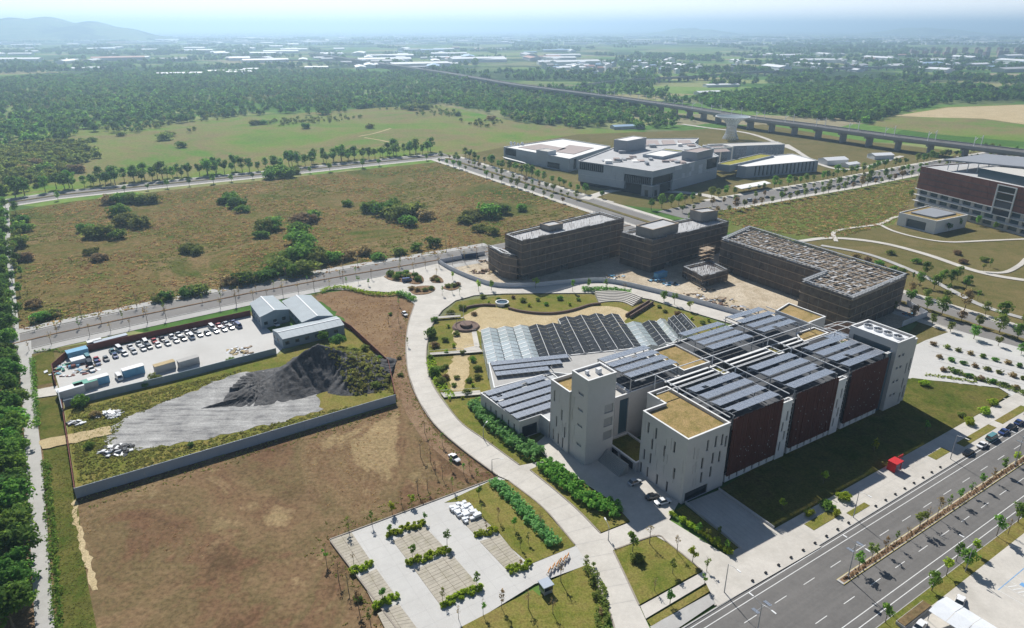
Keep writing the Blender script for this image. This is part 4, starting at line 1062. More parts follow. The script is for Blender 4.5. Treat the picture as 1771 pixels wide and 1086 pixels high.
for (p0, p1, lo_, hi_) in ((e0, e1, .37, .64), (e1, e2, .31, .80)):       # proud cladding panels in staggered courses
    d_ = (p1 - p0); L_ = d_.length; d_.normalize(); n_ = Vector((d_.y, -d_.x, 0)); x = lo_ * L_
    while x < hi_ * L_ - 3:
        w_ = rnd.uniform(3, 7)
        for z0_, z1_ in ((8.4, 12.0), (12.05, 15.6), (15.65, 18.6)):
            a_, b_ = p0 + d_ * x, p0 + d_ * min(x + w_ - .1, hi_ * L_); e_ = rnd.uniform(.04, .25)
            MB(mo).prism([a_ + n_ * .01, b_ + n_ * .01, b_ + n_ * e_, a_ + n_ * e_], z0_, z1_ - .08).build('cladding_panel', rnd.choice((M['panel_pale'], M['panel_pale'], M['panel_light'])), mus)
        x += w_
t = thing('entrance_canopy', 'long thin white canopy roof beside the pale exhibition complex', 'canopy', P(1300, 322)); 
q = PP([(1270, 322), (1322, 313), (1334, 317), (1282, 327)], 4); o = t.location
MB(o).prism(q, 3.8, 4.2).build('roof', M['roof_white'], t)
for k in range(5):
    p = q[0].lerp(q[1], (k + .5) / 5); MB(o).bar((p.x, p.y - 1, 0), (p.x, p.y - 1, 3.8), .3).build('post', M['steel_grey'], t)
t = thing('entrance_canopy', 'long white canopy roof below the gallery wing, by the avenue trees', 'canopy', P(888, 283)); o = t.location
q = PP([(869, 271), (906, 281), (911, 283.5), (874, 274)], 4); MB(o).prism(q, 3.8, 4.3).build('roof', M['roof_white'], t)
for k in range(4):
    p = q[0].lerp(q[1], (k + .5) / 4); MB(o).bar((p.x + 1, p.y, 0), (p.x + 1, p.y, 3.8), .3).build('post', M['steel_grey'], t)
# lattice funnel
fc = P(1263, 240); t = thing('lattice_funnel', 'white lattice funnel tower flaring to a wide ring in front of the railway viaduct', 'tower', fc)
prof = [(9, 0), (6.2, 6), (5.2, 11), (6.0, 16), (9.5, 20.5), (18.5, 24.5)]
def fr_(z):
    for (r0, z0), (r1, z1) in zip(prof, prof[1:]):
        if z0 <= z <= z1: return r0 + (r1 - r0) * (z - z0) / (z1 - z0)
    return prof[-1][0]
zz = [0, 3, 6, 8.5, 11, 13.5, 16, 18.2, 20.5, 22.5, 24.5]
for k in range(28):
    for s_ in (1, -1):
        pts = [(fr_(z) * math.cos(k * 2 * math.pi / 28 + s_ * i * .11), fr_(z) * math.sin(k * 2 * math.pi / 28 + s_ * i * .11), z) for i, z in enumerate(zz)]
        MB().tube(pts, .22, 4).build('lattice_strut', M['steel_white'], t)
rg = MB(); rg.lathe([(18.0, 24.2), (19.0, 24.2), (19.0, 25.0), (18.0, 25.0), (18.0, 24.2)], 40); rg.build('ring', M['steel_white'], t)
MB().lathe([(18.0, 24.6), (9.5, 20.6), (5.0, 16)], 40).build('membrane', M['glass_white'], t)

# ------------------------------------------------------------------ the brown-clad block on the far side of the park
M['terracotta'] = plain('terracotta', (.215, .095, .070), .75, .3, .12)
A = P(1578, 357); B = P(1771, 410); A.z = B.z = 0
d = (B - A).normalized(); nb = Vector((-d.y, d.x, 0))
if nb.y < 0: nb = -nb
AF = Frame(A, math.degrees(math.atan2(d.y, d.x)))
wing = thing('office_building', 'large brown-clad office block with pale open floors and a wide canopy roof', 'building', AF.w(0, 0), AF.a)
Lw = 120; Dp = 55 if nb.dot(Vector((-math.sin(AF.a), math.cos(AF.a), 0))) > 0 else -55
block(wing, 'clad_storeys', [(0, 0), (Lw, 0), (Lw, Dp), (0, Dp)], 13.2, 28.5, M['terracotta'], {}, par=.6, pw=.5, roof_mat=M['slab_grey'], coping=M['wall_light'])
rnd = random.Random(9)
for z in (13.4, 17.15, 20.9, 24.65):
    x = .1
    while x < 78:
        w = rnd.choice((2.2, 3.3, 4.4)); e = rnd.uniform(.05, .28)
        MB().box(x, x + w - .08, -e, -.01, z, z + 3.6).build('cladding_panel', M['terracotta'], wing); x += w
for z in (17.0, 20.75, 24.5): MB().box(-.4, Lw, -.5, -.02, z - .09, z + .09).build('ledge', M['steel_dark'], wing)
block(wing, 'open_storeys', [(.6, .6), (Lw, .6), (Lw, Dp - .6), (.6, Dp - .6)], 0, 13.18, M['wall_grey'], {0: [(s, s + 6.2, z, z + 2.6) for z in (1.4, 5.6, 9.8) for s in np.arange(2, Lw - 8, 8.4)]}, par=.02, pane=M['glass_blue'], depth=1.2)
for z in (4.8, 9.0, 13.1): MB().box(-.8, Lw, -.7, .55, z - .35, z).build('floor_edge', M['wall_light'], wing)
for u in (58, 70):
    MB().box(u, u + .8, -1.2, -.55, 8.6, 27.4).build('frame_fin', M['steel_white'], wing)
for z in (8.6, 13.4, 18.2, 23.0, 27.0):
    MB().box(58, 70.8, -1.1, -.6, z, z + .45).build('frame_bar', M['steel_white'], wing)
    if z < 26: MB().box(58.8, 70, -.56, -.51, z + .5, z + 4.3).build('window', M['glass'], wing)
block(wing, 'penthouse', [(38, 6), (Lw, 6), (Lw, Dp - 6), (38, Dp - 6)], 28.0, 33.5, M['glass_blue'], par=.05)
C1, C2, C3 = P(1632, 276.5, 34.5), P(1790, 291, 34.5), P(1705, 267, 34.5)
cq = [AF.l(C1), AF.l(C2), AF.l(C2 + (C3 - C1)), AF.l(C3)]
MB().prism(cq, 34.0, 34.9).build('canopy_roof', M['panel_grey'], wing)
for k in range(9):
    a_, b_ = Vector((*cq[0], 0)), Vector((*cq[1], 0)); p = a_.lerp(b_, (k + .4) / 9)
    MB().bar((p.x + .5, p.y + 1.5, 28.0), (p.x + .5, p.y + 1.5, 34.0), .4).build('canopy_post', M['wall_light'], wing)
pav = thing('pavilion', 'low pale pavilion with a glazed front and part-green roof in the park', 'pavilion', (258.5, 411.9, 0)); po = (258.5, 411.9, 0)
block(pav, 'wall', [(246.7, 433.3), (258.5, 411.9), (287, 427.4), (275.4, 452)], 0, 8.2, M['wall_light'], {0: [(5.5, 18.5, .5, 5.8)]}, par=.5, off=po, roof_mat=M['roof_green'], pane=M['glass_blue'], depth=1.5)
MB(po).prism([(254, 433), (262, 420), (281, 430), (274, 445)], 7.75, 8.6).build('roof_panel', M['panel_grey'], pav)

# ------------------------------------------------------------------ the railway viaducts
M['viaduct'] = plain('viaduct', (.30, .30, .30), .85, .1, .05)
M['track'] = plain('track', (.13, .125, .12), .9, .2, .3)
def viaduct(label, line, z, w, step, mast=0, lo=(0, 1e9)):
    o = line[0]; t = thing('railway_viaduct', label, 'viaduct', (o.x, o.y, 0)); off = (o.x, o.y, 0)
    pts = [p for p, h in walk(line, 25.0)]
    def run(w0, w1, z0, z1, nm, mat):
        L0, _ = ribbon(pts, 2 * w0); L1, _ = ribbon(pts, 2 * w1); mb = MB(off)
        for i in range(len(pts) - 1):
            a, b, c, d = L0[i], L0[i + 1], L1[i + 1], L1[i]
            mb.quad((d.x, d.y, z1), (c.x, c.y, z1), (b.x, b.y, z1), (a.x, a.y, z1)); mb.quad((a.x, a.y, z0), (b.x, b.y, z0), (c.x, c.y, z0), (d.x, d.y, z0))
            mb.quad((a.x, a.y, z1), (b.x, b.y, z1), (b.x, b.y, z0), (a.x, a.y, z0)); mb.quad((d.x, d.y, z0), (c.x, c.y, z0), (c.x, c.y, z1), (d.x, d.y, z1))
        mb.build(nm, mat, t)
    run(w / 2, -w / 2, z - 1.2, z, 'deck', M['viaduct']); run(w * .28, -w * .28, z - 3.2, z - 1.2, 'girder', M['viaduct'])
    run(w / 2, w / 2 - .4, z, z + 1.3, 'parapet', M['viaduct']); run(-w / 2 + .4, -w / 2, z, z + 1.3, 'parapet', M['viaduct'])
    run(w / 2 - 1, -w / 2 + 1, z + .02, z + .3, 'track_bed', M['track'])
    for p, h in walk(line, step, 8.0):
        if not lo[0] < p.y < lo[1]: continue
        c, s = math.cos(h), math.sin(h)
        def loc(u, v): return (p.x + u * c - v * s, p.y + u * s + v * c)
        mb = MB(off).prism([loc(-1.3, -w * .2), loc(1.3, -w * .2), loc(1.3, w * .2), loc(-1.3, w * .2)], 0, z - 3.1)
        mb.prism([loc(-1.6, -w * .36), loc(1.6, -w * .36), loc(1.6, w * .36), loc(-1.6, w * .36)], z - 4.6, z - 3.15); mb.build('pier', M['viaduct'], t)
    if mast:
        for p, h in walk(line, mast, 5.0):
            if p.y > 1250: continue
            c, s = math.cos(h), math.sin(h)
            for v in (-w * .36, w * .36):
                x, y = p.x - v * s, p.y + v * c; k = -1 if v > 0 else 1
                mb = MB(off).bar((x, y, z), (x, y, z + 10), .5); mb.bar((x, y, z + 8), (x - k * 5 * s, y + k * 5 * c, z + 8.4), .3); mb.bar((x, y, z + 6), (x - k * 5 * s, y + k * 5 * c, z + 8.2), .22)
                mb.build('catenary_mast', M['steel_white'], t)
    return t
hsr = [Vector(p) for p in ((620, 330, 0), (545, 465, 0), (467, 630, 0), (392, 735, 0), (345, 818, 0), (298, 890, 0), (250, 1010, 0), (168, 1170, 0), (10, 1435, 0), (-170, 1850, 0), (-420, 2350, 0), (-900, 3300, 0))]
viaduct('long grey railway viaduct on piers with tall paired white catenary masts', hsr, 13, 22, 32, 42)
viaduct('slender curved railway viaduct out among the fields', smooth_line([Vector(p) for p in ((130, 1440, 0), (165, 1500, 0), (241, 1614, 0), (434, 1749, 0), (774, 2014, 0), (1150, 2200, 0), (1800, 2400, 0))], 5), 10, 9, 32)
viaduct('distant pale road viaduct crossing the plain beyond the wood', PP([(330, 88), (400, 97), (480, 107), (560, 110), (640, 117), (740, 122)]), 9, 16, 45)

# ------------------------------------------------------------------ fences and hoardings
M['fence_blue'] = plain('fence_blue', (.36, .41, .47), .55, .06, .3)
M['fence_rust'] = plain('fence_rust', (.20, .07, .055), .7, .15, .4)
M['fence_white'] = plain('fence_white', (.60, .62, .66), .6, .06, .3)
M['wall_blue'] = plain('wall_blue', (.30, .36, .40), .7, .1, .3)
M['brown_wall'] = plain('brown_wall', (.17, .12, .10), .85, .2, .4)
def fence(name, label, line, h, pitch, mat, thick=.12, cat='fence', z0=0.0, post=None, ribs=True):
    """a run of panels, each a part, with posts behind"""
    line = [Vector((p[0], p[1], 0)) for p in line]; o = line[0]
    t = thing(name, label, cat, (o.x, o.y, z0))
    cache = {}
    for a, b in zip(line, line[1:]):
        L = (b - a).length; n = max(1, round(L / pitch)); w = L / n; ang = math.atan2(b.y - a.y, b.x - a.x)
        key = round(w, 3)
        if key not in cache:
            mb = MB().box(.01, w - .01, -thick / 2, thick / 2, 0, h)
            if ribs:
                for k in range(6): mb.box(w * (k + .3) / 6, w * (k + .7) / 6, -thick / 2 - .05, thick / 2 + .05, .02, h - .02)
            cache[key] = mb.mesh('panel')
        pm = MB().box(-.07, .07, -.16, .16, 0, h + .06).mesh('post')
        for k in range(n):
            q = a + (b - a) * (k / n) - o
            link('panel', cache[key], mat, t, (q.x, q.y, 0), ang)
        for k in range(0, n + 1, 2):
            q = a + (b - a) * (k / n) - o; link('post', pm, post or mat, t, (q.x, q.y, 0), ang)
    return t
fence('site_fence', 'long blue-grey panel fence between the slag heap and the bare brown field', PP([(133, 862), (685, 697)]) + PP([(690, 712)])[:0], 3.3, 2.4, M['fence_blue'])
fence('site_fence', 'rust-red fence along the road side of the vehicle yard', PP([(97, 668), (92, 640), (118, 617), (180, 601), (300, 575), (434, 546)]), 2.6, 2.4, M['fence_rust'])
fence('site_fence', 'rust-red fence running down past the slag heap to the brown field', PP([(588, 560), (608, 572), (672, 632), (684, 690)]), 2.4, 2.4, M['fence_rust'])
fence('site_fence', 'thin rust-red fence beside the lane, ending at the blue-grey fence', PP([(108, 700), (118, 765), (132, 858)]), 1.9, 2.4, M['fence_rust'])
fence('yard_wall', 'blue-grey concrete wall between the vehicle yard and the slag ground', PP([(113, 704), (200, 682), (300, 658), (400, 632), (478, 612)]), 2.5, 3.0, M['wall_blue'], .2, 'wall', ribs=False)
hl = smooth_line(PP([(758, 456), (780, 469), (820, 486), (860, 497), (924, 497), (1002, 490), (1054, 490), (1132, 507), (1184, 520), (1262, 542), (1330, 561)]), 4)
fence('hoarding', 'curved white panel hoarding round the scaffolded building site', hl, 2.6, 2.4, M['fence_white'], .1, 'hoarding')
fence('hoarding', 'straight white hoarding behind the scaffolded blocks along the middle road', PP([(758, 456), (838, 441)]), 2.4, 2.4, M['fence_white'], .1, 'hoarding')
fence('hoarding', 'white hoarding closing the building site beside the steel pergola', PP([(1560, 565), (1602, 548), (1568, 528)]), 2.6, 2.4, M['fence_white'], .1, 'hoarding')

# ------------------------------------------------------------------ the yard: sheds, slag, containers
sheet('yard_ground', PP([(112, 706), (300, 660), (480, 614), (600, 566), (672, 634), (686, 698), (134, 860)]), .10, M['lawn'])
sheet('yard_paving', PP([(94, 642), (118, 618), (300, 577), (434, 546), (470, 575), (500, 592), (480, 612), (300, 657), (112, 703)]), .14, M['concrete_white'])
sheet('slag_ground', ragged(PP([(182, 752), (215, 722), (300, 690), (415, 645), (520, 640), (560, 708), (480, 732), (330, 765), (240, 780), (190, 772)]), 2.0, .7), .16, M['slag_flat'])
def heap(name, label, cat, c, rx, ry, h, mat, seed, rough=.1, gully=0, n=56, rot=0.0, skew=(0, 0)):
    rnd = random.Random(seed); mb = MB(); ph = [rnd.uniform(0, 6.28) for _ in range(12)]; k2 = 96
    rows = []
    for j in range(n + 1):
        r = j / n
        for i in range(k2):
            a = 2 * math.pi * i / k2
            e = 1 + .12 * math.sin(2 * a + ph[0]) + .08 * math.sin(3 * a + ph[1]) + .05 * math.sin(5 * a + ph[2])
            x, y = r * rx * e * math.cos(a), r * ry * e * math.sin(a)
            z = h * (1 - r) ** 1.15 * (1 + .1 * math.sin(3 * a + ph[3]) * r)
            g = sum(math.sin(a * f + ph[4 + q] + r * 2.0 * math.sin(f)) * am for q, (f, am) in enumerate(((13, .5), (23, .4), (37, .3), (47, .22))))
            z += gully * g * math.sin(math.pi * min(1, r * 1.05)) ** .8
            z += rough * rnd.uniform(-1, 1) * (1 - .6 * r)
            x += skew[0] * (1 - r) ** 1.3; y += skew[1] * (1 - r) ** 1.3
            mb.v.append((x * math.cos(rot) - y * math.sin(rot), x * math.sin(rot) + y * math.cos(rot), max(z, 0) * (1 if j < n else 0) - (.05 if j == n else 0)))
    for j in range(n):
        for i in range(k2):
            a, b = j * k2 + i, j * k2 + (i + 1) % k2; mb.f.append((a, a + k2, b + k2, b))
    o = mb.build(name, mat, None, loc=(c[0], c[1], .1)); tag(o, label, cat); return o
def slag_material():
    m = NT('slag_heap'); p = m.pos()
    c = m.ramp(m.noise(.12, 7, .7, p, .5), ((.3, (.030, .030, .034)), (.52, (.065, .065, .068)), (.75, (.155, .15, .145)))); f = m.noise(1.6, 5, .7, p)
    m.base(m.mix(.5, c, m.mix(1.0, c, m.ramp(f, ((.3, .5), (.7, 1.5))), 'MULTIPLY'))); m.rough(.8, .3); m.bump(f, .8, .3); return m.m
M['slag'] = slag_material()
from mathutils import noise as NZ
def ridge_heap(name, label, cat, ridge, R, h, mat, seed, off=(0, 0)):
    """a heightfield round a crest line, cut by gullies that run straight downhill"""
    n = 120; cx = sum(p[0] for p in ridge) / len(ridge); cy = sum(p[1] for p in ridge) / len(ridge); ext = R * 1.75; mb = MB()
    rl = [Vector((p[0] - cx, p[1] - cy, 0)) for p in ridge]; hs = [p[2] for p in ridge]
    for j in range(n + 1):
        for i in range(n + 1):
            q = Vector(((i / n - .5) * 2 * ext, (j / n - .5) * 2 * ext, 0)); best = (1e9, 0, None)
            for (a, ha), (b, hb) in zip(zip(rl, hs), zip(rl[1:], hs[1:])):
                t = max(0, min(1, (q - a).dot(b - a) / (b - a).length_squared)); c = a.lerp(b, t); d = (q - c).length
                if d < best[0]: best = (d, ha + (hb - ha) * t, c)
            d, hh, c = best; ang = math.atan2(q.y - c.y, q.x - c.x)
            Rr = R * (1 + .16 * NZ.noise(Vector((math.cos(ang) * 1.3, math.sin(ang) * 1.3, seed)))); f = max(0, 1 - d / Rr)
            z = hh * f ** 1.1
            across = Vector((math.cos(ang) * 9 + c.x * .5, math.sin(ang) * 9 + c.y * .5, d * .05 + seed))
            g = NZ.noise(across) + .6 * NZ.noise(across * 2.3) + .3 * NZ.noise(across * 5.1)
            env = min(1, d / 3) * min(1, f * 4)
            z += env * (1.1 * g + .35 * NZ.noise(q * .35 + Vector((0, 0, seed))))
            z += .3 * NZ.noise(q * .8) * min(1, f * 6)
            mb.v.append((q.x, q.y, z if f > 0 else -.3))
    for j in range(n):
        for i in range(n):
            a = j * (n + 1) + i; mb.f.append((a, a + 1, a + n + 2, a + n + 1))
    o = mb.build(name, mat, None, smooth=True, loc=(cx, cy, .1)); tag(o, label, cat)
    def height(x, y):
        i, j = int(((x - cx) / (2 * ext) + .5) * n), int(((y - cy) / (2 * ext) + .5) * n)
        return mb.v[j * (n + 1) + i][2] + .1 if 0 <= i <= n and 0 <= j <= n else -1
    return height
_r = [(P(x, y), h) for x, y, h in ((462, 668, 2.5), (505, 660, 7.0), (532, 652, 10.5), (556, 646, 12.0), (592, 643, 8.5), (628, 650, 5.0))]
heap_z = ridge_heap('slag_heap', 'steep dark grey gullied slag heap beside the workshop sheds', 'heap', [(p.x, p.y, h) for p, h in _r], 15.5, 11, M['slag'], 3.7)
sc_ = P(420, 694); heap('slag_ridge', 'low dark ridge of slag lying on the pale slag ground', 'heap', (sc_.x, sc_.y), 13, 2.6, 1.3, M['slag'], 5, .1, .2, 20, .42)
sc_ = P(457, 677); heap('gravel_mound', 'small round sandy gravel mound on the pale slag ground', 'heap', (sc_.x, sc_.y), 2.3, 1.8, .7, M['sand'], 6, .04, 0, 14)
def scrap(label, c, n, r, cols, seed, cat='debris'):
    rnd = random.Random(seed); t = thing('debris_pile', label, cat, (c.x, c.y, .12), 0, 'rubbish heaps in the yard')
    for k in range(n):
        a, d = rnd.uniform(0, 6.28), r * math.sqrt(rnd.random()); w, l, h = rnd.uniform(.5, 1.6), rnd.uniform(.6, 2.2), rnd.uniform(.3, 1.0) * (1.3 - d / r)
        o = MB().box(-w / 2, w / 2, -l / 2, l / 2, 0, h).build('scrap_piece', M[rnd.choice(cols)], t, loc=(d * math.cos(a) * 1.5, d * math.sin(a), 0)); o.rotation_euler = (rnd.uniform(-.25, .25), rnd.uniform(-.25, .25), rnd.uniform(0, 3))
    return t
M['building_brown'] = plain('building_brown', (.24, .17, .12), .9, .3, .8); M['car_blue_paint'] = plain('car_blue_paint', (.04, .07, .14), .6)
M['tarp_blue'] = plain('tarp_blue', (.16, .36, .52), .6, .2, .5); M['tarp_white'] = plain('tarp_white', (.66, .68, .70), .6, .1, .5); M['tarp_green'] = plain('tarp_green', (.12, .34, .26), .6, .2, .5)
scrap('heap of dark and white rubbish bags near the blue-grey fence corner', P(203, 780), 46, 3.6, ('black', 'tarp_white', 'steel_dark', 'black', 'steel_grey'), 1)
scrap('heap of grey rubble bags beside the sandy track', P(190, 718), 30, 2.6, ('tarp_white', 'slab_grey', 'steel_grey'), 2)
scrap('small heap of white sacks beside the rust-red lane fence', P(132, 733), 14, 1.8, ('tarp_white', 'steel_dark'), 3)
scrap('colourful builders waste filling the corner of the vehicle yard', P(128, 638), 60, 6.5, ('tarp_white', 'tarp_blue', 'timber', 'tarp_white', 'tarp_green', 'fence_rust'), 4)
scrap('timber and offcuts along the yard wall near the workshop', P(420, 607), 26, 4.5, ('timber', 'sand', 'tarp_white'), 6)

def shed(label, fl, fr, br, bl, ze, zr, mat_r, mat_w, ridge='depth', door=True, lean=0):
    """a gabled steel shed; its roof sheets and ridge are parts"""
    q = [Vector((p.x, p.y, 0)) for p in (P(*fl, ze), P(*fr, ze), P(*br, ze), P(*bl, ze))]
    if ridge == 'width': q = [q[1], q[2], q[3], q[0]]
    A, B, C, D = q; o = A.copy(); t = thing('workshop_shed', label, 'shed', o, 0, 'sheds in the vehicle yard'); off = o
    m0, m1 = (A + B) / 2, (D + C) / 2; up = Vector((0, 0, 1))
    w = MB(off); panes = []
    L = lambda p, r: (r - p).length
    for a, b in ((A, B), (B, C), (C, D), (D, A)):
        n = int(L(a, b) / 4); hs = [(1 + k * 4, 2.6 + k * 4, 1.5, 2.9) for k in range(n)]
        panes += facade(w, a, b, 0.1, ze, hs, .15)
    w.tri(A + up * ze, B + up * ze, m0 + up * zr); w.tri(C + up * ze, D + up * ze, m1 + up * zr)
    wo = w.build('wall', mat_w, t)
    for p in panes: MB(off).quad(*p).build('window', M['glass'], wo)
    n = max(3, int(L(A, D) / 2.2))
    for e0, e1, r0, r1 in ((A, D, m0, m1), (B, C, m0, m1)):
        ex = (e0 - r0).normalized() * .5
        for k in range(n):
            f0, f1 = (k + .01) / n, (k + .99) / n
            p0, p1, p2, p3 = e0.lerp(e1, f0) + ex, e0.lerp(e1, f1) + ex, r0.lerp(r1, f1), r0.lerp(r1, f0); z = ze - .5 * (zr - ze) / L(e0, r0)
            s_ = MB(off).quad(p0 + up * (z + .06), p1 + up * (z + .06), p2 + up * (zr + .06), p3 + up * (zr + .06)); s_.quad(p0 + up * (z - .02), p3 + up * (zr - .02), p2 + up * (zr - .02), p1 + up * (z - .02))
            s_.build('roof_sheet', mat_r, t)
    MB(off).bar(m0 + up * (zr + .12), m1 + up * (zr + .12), .5, .12).build('ridge_cap', M['steel_white'], t)
    return t
M['roof_tin'] = plain('roof_tin', (.33, .375, .40), .6, .12, .2, dirt=(.27, .31, .33))
M['wall_tin'] = plain('wall_tin', (.24, .30, .35), .6, .08, .3)
shed('grey-roofed gabled workshop with an open bay facing the parked cars', (451, 548), (499, 535), (470, 511), (433, 524), 5.6, 6.9, M['roof_tin'], M['wall_tin'])
shed('grey-roofed gabled workshop set back beside the bare reddish field', (524, 557), (575, 546), (536, 510), (489, 520), 4.6, 5.9, M['roof_tin'], M['wall_tin'])
shed('long low grey shed closing the yard in front of the slag heap', (488, 586), (595, 561), (582, 547), (471, 571), 4.4, 5.2, M['roof_tin'], M['wall_tin'], 'width')
def container(label, c, l, w, h, mat, deg, roof=None, name='container', group='huts and containers in the yard'):
    t = thing(name, label, 'container', (c.x, c.y, .15), math.radians(deg), group); mb = MB().box(-l / 2, l / 2, -w / 2, w / 2, 0, h)
    for k in range(int(l / .4)): mb.box(-l / 2 + .1 + k * .4, -l / 2 + .3 + k * .4, -w / 2 - .05, w / 2 + .05, .1, h - .1)
    mb.build('body', mat, t)
    MB().box(-l / 2 - .1, l / 2 + .1, -w / 2 - .1, w / 2 + .1, h + .003, h + .12).build('roof', roof or mat, t)
    MB().box(l / 2, l / 2 + .06, -w / 2 + .15, w / 2 - .15, .15, h - .15).build('door', M['steel_grey'], t)
    return t
container('grey container by the yard wall nearest the workshop', P(327, 632), 7.2, 2.6, 2.7, M['steel_grey'], 42, M['concrete_grey'])
container('pale container with a timber load beside the grey one', P(286, 640), 7.0, 2.6, 2.7, M['wall_grey'], 42, M['sand'])
container('blue container cabin behind the white truck', P(232, 648), 7.0, 2.6, 2.9, M['tarp_blue'], 42, M['steel_grey'])
container('dark blue cabin next to the green tarpaulin hut', P(172, 664), 6.4, 2.6, 2.7, M['tarp_blue'], 42, M['steel_grey'])
container('hut under a green tarpaulin roof at the yard gate', P(150, 672), 7.0, 3.4, 2.6, M['steel_grey'], 42, M['tarp_green'])
container('hut with a long white roof beside the yard gate', P(124, 682), 8.0, 3.4, 2.6, M['wall_white'], 42, M['tarp_white'])
container('blue covered stack standing against the rust-red fence', P(135, 615), 7.0, 3.6, 2.4, M['tarp_blue'], 42, M['tarp_blue'])
container('long grey tarpaulin store along the rust-red fence', P(193, 594), 12, 2.4, 2.2, M['steel_grey'], 42, M['fence_blue'])
container('short grey tarpaulin store along the rust-red fence', P(165, 598), 5, 2.4, 2.2, M['steel_grey'], 42, M['steel_grey'])
container('white tarpaulin stack in the middle of the yard waste', P(136, 628), 4.5, 3.4, 1.8, M['tarp_white'], 42, M['tarp_white'])
M['gate_grey'] = plain('gate_grey', (.30, .33, .36), .6)
fence('yard_gate', 'tall grey sheet gate at the end of the yard wall', PP([(104, 690), (111, 720)]), 3.2, 2.4, M['gate_grey'], .2, 'gate', ribs=False)

# clutter on the building site
def site_pile(label, x, y, n, r, cols, seed): return scrap(label, P(x, y), n, r, cols, seed)
for i, (x, y, n, r, cols, lab) in enumerate(((836, 470, 40, 5.0, ('timber', 'building_brown', 'sand', 'rebar'), 'brown rubble bank beside the netted annex'), (846, 452, 26, 4.0, ('timber', 'rebar', 'building_brown'), 'timber and rubble at the corner behind the annex'), (1136, 486, 20, 3.0, ('tarp_blue', 'tarp_blue', 'steel_dark'), 'blue covered materials in the shade of the stepped block'), (1160, 492, 16, 2.6, ('tarp_blue', 'steel_dark', 'fence_white'), 'blue and dark site stores beside the small square core'),
                                        (1198, 512, 30, 4.5, ('timber', 'sand', 'timber', 'fence_white'), 'stacked boards beside the hoarding, below the square core'), (1245, 522, 34, 5.0, ('timber', 'steel_grey', 'rebar', 'sand'), 'dark machinery and timber in the middle of the sunny site'), (1275, 535, 24, 4.0, ('timber', 'steel_grey', 'fence_white'), 'pipes and boards near the end of the hoarding'), (1222, 502, 18, 3.0, ('steel_dark', 'timber'), 'dark formwork stack by the long L-shaped block'), (1060, 480, 16, 4.0, ('steel_grey', 'timber', 'tarp_blue'), 'site materials in the shade between the scaffolded blocks'), (1575, 545, 14, 2.4, ('tarp_blue', 'fence_rust', 'timber'), 'blue cover and red boards beside the steel pergola'))):
    site_pile(lab, x, y, n, r, cols, 50 + i)['group'] = 'materials on the building site'
container('dark blue site container behind the netted annex', P(812, 446), 9, 2.6, 2.7, M['car_blue_paint'], 20, M['steel_dark'], group='site containers')
container('small blue site hut in the shade of the stepped block', P(1142, 480), 7, 2.8, 2.7, M['tarp_blue'], 36, M['tarp_blue'], group='site containers')

